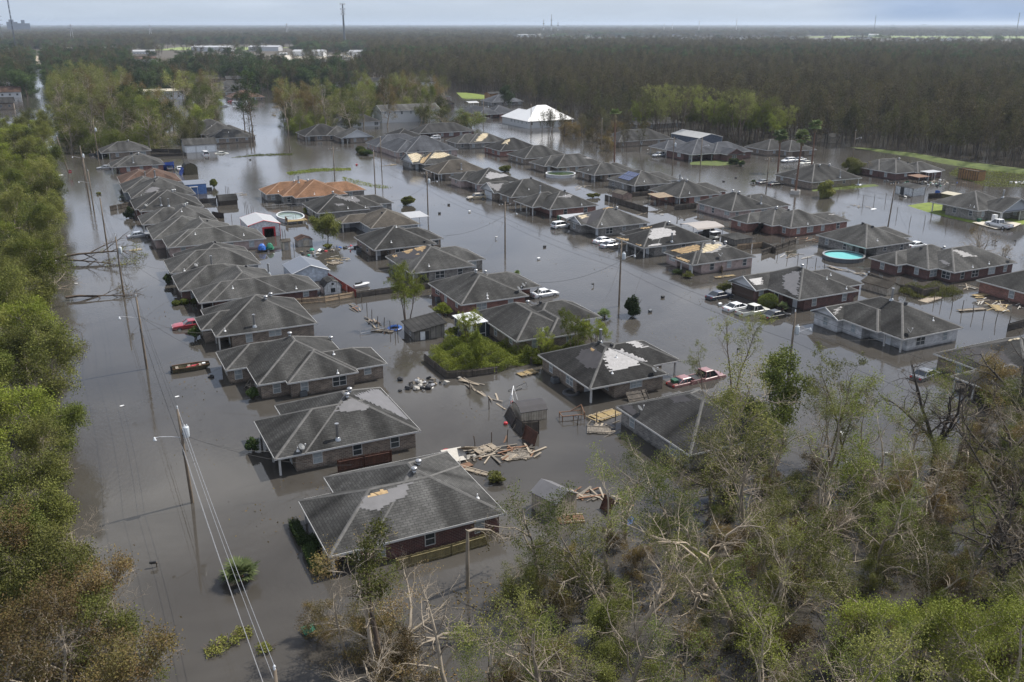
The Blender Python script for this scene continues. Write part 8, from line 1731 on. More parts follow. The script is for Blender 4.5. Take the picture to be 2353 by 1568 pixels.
for i, (kind, label, x, y, h, w, grp) in enumerate(D_SHRUBS):
 lm = {'dark':'leaf_dark','leafy':'leaf_olive','round':'leaf_green','yellow':'leaf_yellowgreen'}[kind]
 put_tree(bush_mesh(i+3, h, w, lm, int(min(15000, 900+520*h*w) if h > .6 else 420), (.25 if h > 3 else .17) if y < 130 else .28, kind == 'round'), 'floating_branch' if 'floating' in label else 'shrub', label, x, y, U(0, 6), 1, grp, (0, 0), 'branch' if 'floating' in label else 'shrub', parts=('stems', 'leaves'))
for i, (label, poly) in enumerate(D_HEDGE):
 rng = np.random.default_rng(i); C = []
 for (a, b), (c, d) in zip(poly[:-1], poly[1:]):
  n = int(1500*math.hypot(c-a, d-b)); tt = rng.random(n); C.append(np.stack([a+(c-a)*tt+rng.uniform(-.45,.45,n), b+(d-b)*tt+rng.uniform(-.45,.45,n), rng.uniform(-.1,.75,n)], 1))
 C = np.concatenate(C); x0, y0 = poly[0]; C[:, 0] -= x0; C[:, 1] -= y0; LV, LF = leaves_np(C, .13, .5, rng, .4); o = link('hedge', np_mesh('hedge', LV, F4=LF, mats=[M['leaf_dark']])); o.location = (x0, y0, 0); tag(o, label, 'hedge')
YARD = [(p[0]+.25, p[1]+.2) for p in D_FENCES[5][2]]+[(54.5,100.2),(54,104),(51,108),(47.5,112),(45,113)]
def vines(label, poly, h, n, leafm, seed, size=.18):
 rng = np.random.default_rng(seed); P = np.array(poly); lo, hi = P.min(0), P.max(0); C = []
 q = rng.uniform(lo, hi, (n*2, 2)); ins = np.zeros(len(q), bool)
 for i in range(len(P)):
  A, B = P[i], P[(i+1) % len(P)]; c = ((A[1] > q[:, 1]) != (B[1] > q[:, 1])); ins ^= c & (q[:, 0] < (B[0]-A[0])*(q[:, 1]-A[1])/(B[1]-A[1]+1e-9)+A[0])
 q = q[ins]; hh = h*(.45+.3*np.sin(q[:, 0]*1.7+seed)+.3*np.sin(q[:, 1]*2.1+q[:, 0]*.8)); z = np.clip(hh, .05, None)*rng.uniform(.2, 1, len(q)); C = np.column_stack([q, z]); c0 = P.mean(0); C[:, :2] -= c0
 LV, LF = leaves_np(C, size, .4, rng, .5); o = link('vines', np_mesh('vines', LV, F4=LF, mats=[M[leafm]])); o.location = (c0[0], c0[1], 0); tag(o, label, 'vines', kind='stuff')
vines('tangled yellow green weeds filling the fenced yard before the screened porch', YARD, 1.7, 36000, 'leaf_yellowgreen', 1)
vines('thick green vine mat over the fence beside the white specked roof', [(51.5,98.3),(51.3,101.5),(54,102.3),(60.5,101.8),(61,99.0),(56,98.0)], 2.0, 16000, 'leaf_yellowgreen', 2)
vines('broken leafy branches heaped behind the bowed faded fence', [(121,99),(121,104),(126,104.5),(131,100),(130,97),(124,97.5)], 1.5, 9000, 'leaf_olive', 3)
vines('yellow weed strip on the park water left of the slate blue roof', [P_ for P_ in [(60,277),(70,281),(80,277),(79,273),(69,275),(60,272)]], .35, 2600, 'leaf_yellowgreen', 4, .3)
vines('yellow weed strip on the park water in front of the triple garage', [(50,317),(60,322),(72,319),(71,315),(58,318)], .3, 1800, 'leaf_yellowgreen', 5, .3)
vines('sparse yellow floating weed trail right of the orange roof', [(70,252),(73,262),(76,250),(80,238),(77,237),(73,246)], .25, 1200, 'leaf_yellowgreen', 6, .3)
vines('low marsh weeds in the water around the brown container', [(226,168),(236,188),(250,196),(258,180),(262,160),(248,150),(238,160)], .5, 9000, 'leaf_yellowgreen', 7, .3)
vines('heap of fallen bare branches on the lawn edge of the palm house', [(186,183.6),(190,184.4),(195,182.4),(195,180.6),(188,181.2)], 1.3, 900, 'leaf_olive', 8, .2)
def palm_meshes(kind, H, seed):
 rng = np.random.default_rng(seed); tr = MB(); V, F = [], []; k = 0
 lean = rng.normal(size=2)*.02*H
 if kind != 'fan': trunk = [(np.array([[0,0,-.7],[lean[0]*.3,lean[1]*.3,H*.5],[lean[0],lean[1],H]]), [.3,.22,.2], 9)]
 else: trunk = [(np.array([[0,0,-.6],[0,0,max(.25,H*.25)]]), [.22,.18], 8)]
 top = trunk[0][0][-1]; nf = {'tall':34,'dead':14,'fan':24}[kind]; L0 = {'tall':2.7,'dead':2.6,'fan':H*.95}[kind]; V, F = [], []
 for i in range(nf):
  a = rng.uniform(0, 6.28); el = rng.uniform(-.5, 1.25) if kind != 'fan' else rng.uniform(.0, 1.25);
  if kind == 'dead': el = rng.uniform(.2, 1.3)
  L_ = L0*rng.uniform(.75, 1.1); d = np.array([np.cos(a)*np.cos(el), np.sin(a)*np.cos(el), np.sin(el)]); side = np.array([-np.sin(a), np.cos(a), 0]); base = top+d*L_*.35
  for j in range(13): # fan of narrow segments at the frond tip
   th = (j/12-.5)*2.3; e = d*np.cos(th)+side*np.sin(th); tip = base+e*L_*.62+np.array([0,0,-.12*L_*abs(th)-.1*L_*rng.random()]); w = (side*np.cos(th)-d*np.sin(th))*(.05 if kind == 'fan' else .06)*L_
   n = len(V)*1; V += [base-w*.3, base+e*L_*.3+w, tip, base+e*L_*.3-w]; F.append((n, n+1, n+2, n+3))
  n = len(V); w = side*.02; V += [top-w, top+w, base+w, base-w]; F.append((n, n+1, n+2, n+3))
 if kind == 'tall' or kind == 'dead':
  for i in range(120): # skirt of dead fronds
   a = rng.uniform(0, 6.28); z = rng.uniform(.3, 1.9); p = top+np.array([np.cos(a)*.2, np.sin(a)*.2, -z+.5]); q = p+np.array([np.cos(a)*.45, np.sin(a)*.45, -.9]); s = np.array([-np.sin(a), np.cos(a), 0])*.09; n = len(V); V += [p-s, p+s, q+s*.4, q-s*.4]; F.append((n, n+1, n+2, n+3))
 mi = [0]*len(F)
 if kind != 'fan': mi = [0]*(len(F)-120)+[1]*120
 TV, TF = tubes_np(trunk, 9); return np_mesh('trunk', TV, F4=TF, mats=[M['palm_trunk']]), np_mesh('fronds', np.array(V), F4=np.array(F), mi=mi, mats=[M['leaf_palm'], M['palm_skirt']])
for i, (kind, label, x, y, H) in enumerate(D_PALMS): put_tree(palm_meshes(kind, H, 300+i), 'palm_tree' if kind != 'fan' else 'fan_palm', label, x, y, U(0, 6), .82 if kind == 'fan' else 1, None, (0, 0), 'palm', parts=('trunk', 'fronds'))
T = thing('tree_ring', 'pale stone ring around the foot of the middle tall palm', 'planter', (D_PALMS[1][2], D_PALMS[1][3], 0)); m = MB(); m.lathe((0,0,0), [(1.3,-.5),(1.25,.95),(1.05,.95),(1.05,.7),(0,.7)], 14); m.build('wall', M['trim_dull'], T, (0,0,0))
# bare bushes near the pickup
BB = [broad(s, 4, (0, 0), 'leaf_rust', 2, .1, .1, .1, .8, (8, 7, 5), 'bark_pale', (.5, .8), .2, 4, .1) for s in (201, 202)]
for i, (x, y, s, lab) in enumerate([(158.9,116.7,1.3,'largest leafless brown bush in open water before the pickup'),(159.6,112.0,.8,'leafless bush right beside the largest one'),(163.6,109.2,.85,'grey leafless bush rightmost of three in open water'),(152.5,148.5,.8,'small dark bare bush by the end of the red brick house with bays'),(213,197,.9,'bare shrub in the water behind the tallest palm'),(185,191.5,.6,'leafless shrub wrapped in rag beside the black sedan')]): put_tree(BB[i % 2], 'bare_bush', lab, x, y, i, s, None, (0, 0), 'shrub', parts=('stems', 'twigs'))

# --- copse and groves in the middle distance
VIS = [(59,594,15,.70),(19,722,10,.8),(98,1110,13,.8),(108,1285,15,.85),(132,1500,18,.85),(102,564,14,.78),(106,612,14,.85),(111,666,14,.85),(95,637,13,.85),(90,520,11,.8),(105,742,13,.85),(180,1010,14,.85),(196,970,14,.85),(145,408,9,.86),(156,376,7,.9)]
def seen(x, y): return any(abs(x-a*y/b) < w*y/b and f*b < y < b+4 for a, b, w, f in VIS)
def scatter(poly, n, dmin, seed, avoid=()):
 r = random.Random(seed); xs = [p[0] for p in poly]; ys = [p[1] for p in poly]; out = []
 for _ in range(n*40):
  x, y = r.uniform(min(xs), max(xs)), r.uniform(min(ys), max(ys)); ins = False
  for (ax, ay), (bx, by) in zip(poly, poly[1:]+poly[:1]):
   if (ay > y) != (by > y) and x < (bx-ax)*(y-ay)/(by-ay+1e-9)+ax: ins = not ins
  if not ins or any((x-a)**2+(y-b)**2 < dmin*dmin for a, b in out): continue
  if seen(x, y): continue
  if any(h[0]-2.5 < x < h[2]+2.5 and h[1]-2.5 < y < h[3]+2.5 for h in avoid): continue
  out.append((x, y))
  if len(out) >= n: break
 return out
RECTS = [tuple(r[:4]) for d in D_HOUSES for r in d['r']]
ml = ['tall olive leaved tree in the grove behind the left row end', 'tall feathery yellowish tree in the grove behind the left row end', 'dark green leaved tree in the grove behind the left row end', 'brownish thin leaved tree in the grove behind the left row end', 'broad olive tree in the grove behind the left row end']
grove(MID, scatter([(3,348),(36,352),(46,372),(46,420),(68,440),(96,540),(60,540),(2,600),(2,430)], 78, 6.0, 1, RECTS), 'grove_tree', ml, ['left grove, '+k for k in ('olive trees','yellowish trees','dark green trees','brownish trees','broad olive trees')], (.85, 1.15))
BSH = scatter([(3,346),(40,352),(46,372),(46,420),(68,440),(96,540),(60,540),(2,560),(2,430)], 60, 5.5, 31, RECTS); BSH2 = scatter([(84,374),(118,386),(150,392),(172,420),(150,440),(95,425)], 30, 5.5, 32, RECTS)
grove(BUSHY[:3], BSH, 'understory_bush', ['bushy undergrowth clump at the foot of the grove behind the left row end, '+k for k in ('olive','dark green','yellow green')], ['left grove undergrowth, '+k for k in ('olive','dark green','yellow green')], (1.5, 2.4))
grove(BUSHY[:3], BSH2, 'understory_bush', ['bushy undergrowth clump under the tall trees beyond the flooded park, '+k for k in ('olive','dark green','yellow green')], ['park grove undergrowth, '+k for k in ('olive','dark green','yellow green')], (1.3, 2.2))
ml2 = [s.replace('behind the left row end', 'beyond the flooded park') for s in ml]
grove(MID, scatter([(82,372),(92,384),(118,388),(150,390),(172,420),(176,470),(150,470),(120,425),(92,420)], 56, 5.6, 2, RECTS)+[(98,372),(110,377),(128,384),(140,376)], 'park_tree', ml2, ['park grove, '+k for k in ('olive trees','yellowish trees','dark green trees','brownish trees','broad olive trees')], (.8, 1.05))
for i, (x, y, k, s, lab) in enumerate([(66,356,0,1.2,'tallest pine at the head of the flooded park'),(90,410,1,.95,'left one of the two pines right of the tallest'),(97,412,0,.85,'right one of the two pines right of the tallest'),(64,362,1,1.1,'pine with a thin crown right behind the tallest one')]): put_tree(PINE[k], 'pine_tree', lab, x, y, U(0, 6), s)
put_tree(MID[2], 'cypress_tree', 'narrow dense cypress before the white gabled house', 149, 388, 0, (.5, .5, 1.05)); put_tree(FOR[3], 'bare_tree', 'bare tree standing alone at the foot of the pines in the park water', 62.5, 343, 1, .95)
put_tree(BUSHY[0], 'fallen_tree', 'big wind thrown tree beside the small white gabled house', 146, 362, 1, (3.2, 3.2, 1.7), None, (.4, .2)); put_tree(BUSHY[1], 'fallen_tree', 'dark toppled crown right of the small white gabled house', 160, 368, 2, (2.6, 2.6, 1.7))
cl = ['bare grey copse tree between the white metal roof and the columned house', 'olive tinged copse tree between the white metal roof and the columned house', 'low bushy copse tree between the white metal roof and the columned house']
grove([FOR[0], FOR[2], BUSHY[3]], [(x, y, i % 3, (.6, .62, 1.25)[i % 3]) for i, (x, y) in enumerate(scatter([(172,281),(182,304),(171,318),(180,345),(212,330),(214,310),(190,284),(184,272),(176,268)], 44, 4.3, 3, [r for r in RECTS]))], 'copse_tree', cl, ['copse, bare trees','copse, olive trees','copse, bushy trees'], (.85, 1.15))
wl = ['yellow green willow standing in the stand at the forest edge, right of the curved water']
grove([WILL[2], WILL[1]], scatter([(205,297),(207,311),(228,303),(240,290),(246,270),(236,262),(224,272),(219,292)], 30, 4.0, 4, [(208,272,221,293)]), 'willow_tree', wl, 'willow stand at the forest edge', (1.15, 1.75))
# --- the forest: its front trees one by one, the rest as one mass
EDGE = [(243,560),(238,470),(222,372),(214,350),(216,330),(230,316),(236,300),(232,285),(246,258),(258,244),(264,222),(264,196),(263,174),(260,150),(258,120),(255,60)]
def edge_x(y):
 for (a, b), (c, d) in zip(EDGE[:-1], EDGE[1:]):
  if d <= y <= b: return a+(c-a)*(b-y)/(b-d+1e-9)
 return 240 if y > 560 else 258
fl_ = ['bare grey brown forest edge tree with a full twiggy crown', 'tall bare brown forest edge tree', 'olive tinged forest edge tree', 'thin bare forest edge tree showing its trunk', 'broad olive green forest edge tree', 'narrow tall grey forest edge tree']
FR = []
r = random.Random(21); y = 95.0
while y < 500:
 for c in range(2): FR.append((edge_x(y)+3+c*5.5+r.uniform(-2, 2), y+r.uniform(-1.5, 1.5)))
 y += 4.6 if y < 300 else 7.0
for i, (x, y) in enumerate(FR):
 k = r.choice([0,1,2,2,2,3,4,4,5]); put_tree(FOR[k], 'forest_tree', fl_[k], x, y, r.uniform(0, 6.28), (.8, .8, r.uniform(.6, 1.1)), 'forest edge, '+fl_[k].replace(' forest edge tree', ' trees'), (r.gauss(0, .05), r.gauss(0, .05)))
# ------------------------------------------------------------------ the far forest as one mass (geometry nodes on points), far buildings and towers
def forest_mass():
 rng = np.random.default_rng(9); pts = []; AZ0, AZ1 = R(-4), R(58)
 def ring(d0, d1, sp, zs, grow):
  n = int((AZ1-AZ0)*(d1*d1-d0*d0)/2/(sp*sp)); a = rng.uniform(AZ0, AZ1, n); d = np.sqrt(rng.uniform(d0*d0, d1*d1, n)); pts.append(np.stack([np.sin(a)*d, np.cos(a)*d, np.full(n, zs), np.full(n, grow)], 1))
 ring(240, 700, 5.6, 1.0, 1.0); ring(700, 1300, 7.0, 1.0, 1.12); ring(1300, 2600, 11.5, 1.0, 1.9); ring(2600, 6000, 24, 1.05, 4.0); ring(6000, 14000, 58, 1.1, 10.0); ring(14000, 22500, 120, 1.3, 20.0)
 Q = np.concatenate(pts); x, y, d = Q[:, 0], Q[:, 1], np.hypot(Q[:, 0], Q[:, 1])
 ex = np.interp(y, [p[1] for p in EDGE[::-1]], [p[0] for p in EDGE[::-1]]); ex = np.where(y > 560, 240-(y-560)*.35, ex)
 keep = np.where(y < 620, x > ex+13, True)
 keep &= ~((x > -9.5-np.clip((y-400)/400,0,1)*4) & (x < 5-np.clip((y-420)/300,0,1)*5) & (y < 1750)) # the left street
 keep &= ~((y < 470) & (x < ex+13))
 keep &= ~((x > 72+np.clip((y-440)/5, 0, 18)) & (x < 113) & (y > 400) & (y < 690)) # houses at the end of the middle street
 # clearings with buildings and fields
 az = np.degrees(np.arctan2(x, y))
 def hole(a0, a1, d0, d1): return (az > a0) & (az < a1) & (d > d0) & (d < d1)
 CL = [(5.5,13.5,950,2150,.95),(12,17.5,850,1500,.95),(3.5,7.5,720,1150,.75),(26,36,1900,3300,.93),(36,46,1850,3300,.94),(43,62,1800,3700,.985),(-4,5,1250,1850,.88)]
 for a0, a1, d0, d1, pr in CL: keep &= ~(hole(a0, a1, d0, d1) & (rng.random(len(x)) < pr))
 # residential zone upper left: thinner
 keep &= ~((az < 17) & (d > 470) & (d < 1200) & (rng.random(len(x)) < .35))
 for a, b, w, f in VIS: keep &= ~((np.abs(x-a*y/b) < w*y/b) & (y > f*b) & (y < b+4))
 for q in FH: keep &= ~((np.abs(x-q[0]) < q[2]/2+2) & (y > q[1]-38) & (y < q[1]+q[3]))
 for h in RECTS: keep &= ~((x > h[0]-7) & (x < h[2]+7) & (y > h[1]-7) & (y < h[3]+7))
 Q = Q[keep]; x, y, d = Q[:, 0], Q[:, 1], np.hypot(Q[:, 0], Q[:, 1]); az = np.degrees(np.arctan2(x, y)); n = len(Q)
 z = np.maximum(terrain_z(x, y), -.6); me = bpy.data.meshes.new('far_forest'); me.vertices.add(n); me.vertices.foreach_set('co', np.stack([x, y, z], 1).astype(np.float32).ravel())
 left = az < 16+4*np.sin(d*.004); u = rng.random(n); band = np.sin(x*.011+np.sin(y*.006)*2)+np.sin(y*.009-x*.004)
 # kinds: 0-5 forest kinds, 6-8 leafy groves, 9 oak, 10 pine
 var = rng.choice(6, n, p=[.24,.2,.17,.17,.09,.13]); var = np.where((band > .9) & (u < .5), 4, var); var = np.where((band < -1.0) & (u < .5) & (d > 900), 9, var)
 lv = rng.choice([0,2,6,7,8,9,9,10,1], n); lv = np.where((d > 600) & np.isin(lv, [6,7,8]), rng.choice([0,1,3,9,9,2], n), lv); var = np.where(left & (d < 1500), lv, var); var = np.where((d > 900) & (d < 1250) & (az > 16) & (u < .4), 9, var)
 sc = np.stack([Q[:, 3]*rng.uniform(.75, 1.15, n), Q[:, 3]*rng.uniform(.75, 1.15, n), Q[:, 2]*rng.uniform(.62, 1.2, n)], 1)
 big = np.isin(var, [6,7,8]); sc[big] *= .85; sc[var == 10] *= .85; sc[(var == 9)] *= np.array([.95,.95,.95])
 rot = np.stack([rng.normal(size=n)*.05, rng.normal(size=n)*.05, rng.uniform(0, 6.28, n)], 1)
 for nm, ty, dat in (('kind', 'INT', var.astype(np.int32)), ('sc', 'FLOAT_VECTOR', sc.astype(np.float32)), ('rot', 'FLOAT_VECTOR', rot.astype(np.float32))):
  at = me.attributes.new(nm, ty, 'POINT'); at.data.foreach_set('value' if ty == 'INT' else 'vector', dat.ravel())
 o = tag(link('far_forest', me), kind='stuff'); print('forest mass', n)
 ng = bpy.data.node_groups.new('forest_instances', 'GeometryNodeTree'); ng.interface.new_socket('Geometry', in_out='INPUT', socket_type='NodeSocketGeometry'); ng.interface.new_socket('Geometry', in_out='OUTPUT', socket_type='NodeSocketGeometry')
 N = ng.nodes.new; L = ng.links.new; gi, go = N('NodeGroupInput'), N('NodeGroupOutput'); jn = N('GeometryNodeJoinGeometry')
 def attr(nm, ty): a = N('GeometryNodeInputNamedAttribute'); a.data_type = ty; a.inputs[0].default_value = nm; return next(s for s in a.outputs if s.enabled)
 ak, asc, ar = attr('kind', 'INT'), attr('sc', 'FLOAT_VECTOR'), attr('rot', 'FLOAT_VECTOR')
 srcs = []
 for me_pair in FOR+MID[:3]+[OAK[0], PINE[0]]:
  srcs.append([next(ob for ob in bpy.data.objects if ob.type == 'MESH' and ob.data == me_) for me_ in me_pair])
 for k, pair in enumerate(srcs):
  cmp_ = N('FunctionNodeCompare'); cmp_.data_type = 'INT'; cmp_.operation = 'EQUAL'; ins = [s for s in cmp_.inputs if s.enabled]; L(ak, ins[0]); ins[1].default_value = k
  for ob in pair:
   oi = N('GeometryNodeObjectInfo'); oi.transform_space = 'ORIGINAL'; oi.inputs['Object'].default_value = ob; oi.inputs['As Instance'].default_value = True
   ip = N('GeometryNodeInstanceOnPoints'); L(gi.outputs[0], ip.inputs['Points']); L(oi.outputs['Geometry'], ip.inputs['Instance']); L(cmp_.outputs[0], ip.inputs['Selection']); L(asc, ip.inputs['Scale']); L(ar, ip.inputs['Rotation']); L(ip.outputs[0], jn.inputs[0])
 L(jn.outputs[0], go.inputs[0]); md = o.modifiers.new('instances', 'NODES'); md.node_group = ng
for i, (x, y, s) in enumerate([(28,455,1.1),(120,440,1.0),(140,432,.95),(210,440,.8)]): put_tree(OAK[i % 2], 'oak_tree', ['dark evergreen oak at the left street behind the grove','dark evergreen oak left of the white hall','dark evergreen oak touching the white hall','dark evergreen oak by the far brick houses'][i], x, y, i, s)
# --- residential roofs, stores and sheds far away: a thing each
def far_house(label, x, y, w, d, h, rise, rm, wm='siding_white', rz=0, grp=None, name='distant_house', cat='house', flat_=False, z=.4):
 T = thing(name, label, cat, (x, y, z), R(rz), grp); a, b = w/2, d/2; m = MB(); m.mesh([(-a,-b,-1),(a,-b,-1),(a,b,-1),(-a,b,-1),(-a,-b,h),(a,-b,h),(a,b,h),(-a,b,h)], [(0,1,5,4),(1,2,6,5),(2,3,7,6),(3,0,4,7)])
 for s in (-a, a): m.face([(s,-b,h),(s,b,h),(s,0,h+rise-.05)])
 m.build('wall', M[wm], T, (0,0,0)); m = MB(); o = .5
 for s in (-1, 1): m.mesh([(-a-o,s*(b+o),h-.1),(a+o,s*(b+o),h-.1),(a+o,0,h+rise),(-a-o,0,h+rise),(-a-o,s*(b+o),h+.08),(a+o,s*(b+o),h+.08),(a+o,0,h+rise+.18),(-a-o,0,h+rise+.18)], [(0,1,2,3),(4,7,6,5),(0,4,5,1),(1,5,6,2),(3,7,4,0)])
 m.build('roof', M[rm], T, (0,0,0))
 if w < 40:
  for k in range(int(w/4)): window_part(T, -a+2+4*k, -b, 's', 1.2, .9, 2.1, 'glass_dark', (0,0,0))
 return T
FH = [(59,594,26,12,4.4,.9,'metal_roof_cream','long building with a cream metal roof in the upper left trees'),(19,722,15,9,5.2,2.4,'roof_dark','white house with a dark roof left in the upper left trees'),(28,655,16,8,2.6,2,'roof_brown','rust red house under trees right of the dark roofed white one'),
 (98,1110,22,12,6,2.2,'roof_brown','two storey white house in the middle of the upper left trees'),(132,1500,30,14,4,2,'metal_roof_light','pale roofed house above the two storey white house'),(108,1285,26,12,4,2,'roof_tan','brown house just behind the two storey white house'),
 (-26,650,20,12,3,3,'roof_brown','reddish roofed house at the left picture edge'),(-31,726,18,12,3.4,3.4,'metal_roof_light','grey roofed house at the left picture edge'),(-26,560,16,12,3,2.4,'roof_dark','dark roofed low house at the left picture edge below the reddish one'),
 (180,1010,22,14,3,3,'roof_slate','slate roofed house at the far left of the dark wood, left one'),(196,970,22,14,3,3,'roof_tan','brown roofed house at the far left of the dark wood, right one'),(105,742,22,12,3,2,'roof_tan','low brown roof at the head of the middle street, left one'),(128,730,18,12,3,2,'roof_dark','low dark roof at the head of the middle street, right one'),
 (206,655,16,11,3,2.4,'roof_dark','dark roof hidden in trees behind the park grove'),(190,705,16,11,3,2.4,'roof_tan','tan roof hidden in trees behind the park grove'),(240,640,18,12,3,2.6,'roof_grey','grey roof in the trees above the park grove'),(62,1090,18,10,4,1,'metal_roof_light','small white roof far up the left trees')]
forest_mass()
for (x, y, w, d, h, rs_, rm, lab) in FH: far_house(lab, x, y, w, d, h, rs_, rm, 'brick_brown' if 'brown' in lab or 'low' in lab else 'siding_white', 0)
IND = [(330,1600,70,40,8,2,'long low white warehouse at the upper left, largest of the row'),(250,1620,90,40,8,2,'white warehouse left of the largest one at the upper left'),(400,1290,52,30,7,2,'long white store roof before the cell tower'),(330,1310,60,34,8,2,'white store roof left of the long one before the cell tower'),(440,1240,60,30,7,1.5,'pale store roof right of the long one before the cell tower'),(480,1380,80,30,7,1.5,'white store roof nearest the cell tower foot'),
 (-50,1690,70,26,6,1.5,'white roof left of the left street end'),(20,1720,60,26,6,1.5,'pale roof right of the left street end'),(90,1735,60,26,6,1.5,'white roof far right of the left street end'),(1480,2900,110,40,9,2,'far white shed roof left of center beyond the dark wood'),(1640,3050,120,40,9,2,'long pale shed roof beyond the dark wood'),(1790,3000,50,30,9,2,'small tan roof beyond the dark wood'),(2000,2780,50,34,8,2,'blue tarped roof beyond the dark wood'),(2080,2760,40,34,8,2,'white roof beside the blue tarped one beyond the dark wood'),(2560,2420,44,34,9,3,'white roof in the far suburb at the right'),(2240,2640,60,34,8,2,'pale roof in the far suburb at the middle right')]
for (x, y, w, d, h, rs_, lab) in IND: far_house(lab, x, y, w*.7, d*.8, h*.8, rs_, 'blue_tarp' if 'blue' in lab else 'metal_roof_cream' if 'pale' in lab or 'tan' in lab else 'metal_roof_light', 'siding_white', -26 if y < 2000 else -40, None, 'warehouse', 'warehouse')
rr = random.Random(8)
for i in range(60):
 a = R(rr.uniform(35.5, 52)); d = rr.uniform(2420, 3000); rm = rr.choice(['roof_brown','roof_tan','roof_grey','roof_tan']); k = {'roof_brown':'brown','roof_tan':'tan','roof_grey':'grey'}[rm]
 far_house('tiny '+k+' roofed house in the far suburb beyond the dark wood', math.sin(a)*d, math.cos(a)*d, 22, 14, 4, 4, rm, 'siding_white', rr.uniform(0, 180), 'far suburb houses, '+k)
for i in range(26):
 a = R(rr.uniform(12, 20.5)); d = rr.uniform(1060, 1420); rm = rr.choice(['metal_roof_light','siding_white']); far_house('tiny white trailer or shed in the lot before the cell tower', math.sin(a)*d, math.cos(a)*d, rr.uniform(8, 22), 5, 3, .6, rm, 'siding_white', rr.uniform(0, 180), 'sheds in the lot before the cell tower', 'storage_shed', 'shed')
def field(name, pts, z, mat):
 m = MB(); m.face([(x, y, z) for x, y in pts]); tag(m.build(name, M[mat], None, (0,0,0)), kind='structure')
field('grass_field', [(160,1700),(330,1640),(420,1800),(230,1900)], .9, 'grass_far'); field('grass_field', [(2500,2050),(2200,2480),(2750,2700),(3400,2300),(3300,1750)], .9, 'grass_far'); field('grass_field', [(1500,3000),(1750,2950),(2050,2900),(2000,3300),(1600,3350)], .9, 'grass_far')
field('sand_road', [(-8,1060),(8,1060),(4,1480),(-12,1480)], .62, 'sand_road'); field('parking_lot', [(270,1150),(440,1160),(470,1330),(280,1350)], .75, 'concrete')
# --- towers
T = thing('cell_tower', 'tall grey mobile phone mast with three rings of antennas above the dark wood', 'cell tower', (469.4, 1618.3, 0)); m = MB(); m.tube([(0,0,-1),(0,0,40),(0,0,75)], [2.1,1.7,1.1], 10); m.build('mast', M['ac_grey'], T, (0,0,0))
for z, r_, n in ((74.5,4.2,9),(66.5,3.9,6),(58.5,3.6,6),(62.5,2.6,3)):
 m = MB(); m.lathe((0,0,z), [(r_,-.2),(r_,.2)], 12);
 for i in range(3): a = 2.1*i; m.tube([(0,0,z),(r_*math.cos(a), r_*math.sin(a), z)], .15, 5)
 pl = m.build('platform', M['aluminium'], T, (0,0,0))
 for i in range(n): a = 2*math.pi*i/n; m = MB(); m.obox((r_*math.cos(a), r_*math.sin(a), z), .9, .6, 3.0, rz=a); m.build('antenna', M['insulator'], pl, (0,0,0))
def lattice(name, label, cat, x, y, H, w, mat, guy=False, z=0, r=.35):
 T = thing(name, label, cat, (x, y, z)); m = MB()
 for sx in (-1, 1):
  for sy in (-1, 1): m.tube([(sx*w, sy*w, 0), (sx*w*(.9 if guy else .12), sy*w*(.9 if guy else .12), H)], r, 4)
 n = int(H/(w*4+4));
 for i in range(n):
  a = H*i/n; b = H*(i+1)/n; f = lambda q: w*(1-q/H*(.1 if guy else .88)); m.tube([(-f(a),-f(a),a),(f(b),-f(b),b)], r*.6, 4); m.tube([(f(a),f(a),a),(-f(b),f(b),b)], r*.6, 4)
 m.build('lattice', M[mat], T, (0,0,0))
 if not guy:
  m = MB()
  for q in (.72, .84, .95): m.tube([(-w*1.6,0,H*q),(w*1.6,0,H*q)], r*.8, 4)
  m.build('crossarm', M[mat], T, (0,0,0))
 return T
lattice('radio_mast', 'tall thin radio mast rising out of the picture at the upper left', 'mast', -34, 1500, 82, .6, 'shed_slate', True, r=.28)
lattice('pylon', 'power pylon at the left picture edge on the horizon', 'pylon', -63, 1900, 58, 4, 'ac_grey'); lattice('pylon', 'pale power pylon in the far trees left of the warehouses', 'pylon', 60, 2300, 42, 4, 'aluminium'); lattice('pylon', 'pale power pylon in the far trees right of the warehouses', 'pylon', 620, 2700, 44, 4, 'aluminium'); lattice('pylon', 'faint power pylon in the far trees between two others', 'pylon', 250, 2600, 40, 4, 'aluminium')
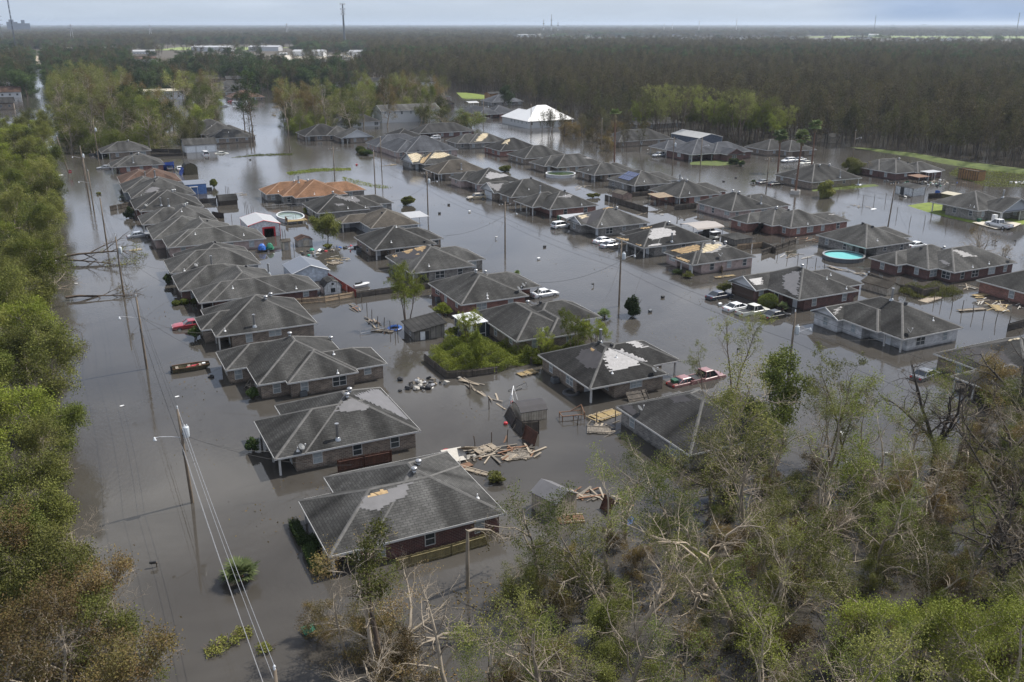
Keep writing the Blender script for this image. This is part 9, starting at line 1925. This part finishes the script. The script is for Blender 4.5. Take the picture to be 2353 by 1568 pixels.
T = thing('grain_elevator', 'faint pale industrial block at the foot of the radio mast', 'building', (-84, 5000, 0)); m = MB(); m.box(-50,-20,0,-5,20,52); m.box(-5,-20,0,45,20,46); m.box(-40,-10,52,-20,10,62); m.box(10,-10,46,25,10,60); m.build('wall', M['shed_slate'], T, (0,0,0))
for x, y, h, lab in ((1961,3700,62,'shorter left refinery stack on the horizon'),(1984,3672,82,'tallest refinery stack on the horizon'),(2010,3660,50,'right refinery stack on the horizon')):
 T = thing('refinery_stack', lab, 'stack', (x, y, 0)); m = MB(); m.tube([(0,0,0),(0,0,h*.6),(0,0,h)], [3,2.4,1.6], 8); m.build('column', M['aluminium'], T, (0,0,0)); m = MB(); m.lathe((0,0,h*.7), [(4.5,0),(4.5,2)], 10); m.lathe((0,0,h*.45), [(5,0),(5,2)], 10); m.build('gallery', M['ac_grey'], T, (0,0,0))
for i, (x, y, h) in enumerate(((2450,3500,44),(2480,3480,44),(2725,3350,66),(2600,3450,58))): T = thing('stack', ['thin white chimney right of the refinery, first of a pair','thin white chimney right of the refinery, second of a pair','thin lone mast farther right of the refinery','thin mast between the chimney pair and the lone mast'][i], 'stack', (x, y, 0)); m = MB(); m.tube([(0,0,0),(0,0,h)], [1.6,1.1], 6); m.build('column', M['siding_white'], T, (0,0,0))
for i, (x, y, h) in enumerate(((2730,2580,72),(3045,2240,80),(3080,2170,72))): lattice('radio_mast', ['faint thin mast on the horizon at the middle right','faint left mast of a pair before the blue sky','faint right mast of a pair before the blue sky'][i], 'mast', x, y, h, .8, 'ac_grey', True, r=.35)
# ------------------------------------------------------------------ the air
def haze():
 m = bpy.data.materials.new('haze'); m.use_nodes = True; nt = m.node_tree; nt.nodes.clear(); o = nt.nodes.new('ShaderNodeOutputMaterial'); v = nt.nodes.new('ShaderNodeVolumePrincipled')
 v.inputs['Color'].default_value = (.74,.85,1.0,1); v.inputs['Density'].default_value = HAZE; v.inputs['Anisotropy'].default_value = .25; nt.links.new(v.outputs[0], o.inputs['Volume'])
 b = MB(); b.box(-25000,-25000,-3,25000,25000,86); ob = b.build('haze', m, None, (0,0,0)); tag(ob, kind='stuff')
HAZE = 0.00008
haze()
for ob in bpy.data.objects:
 if '_o' in ob.keys(): del ob['_o']
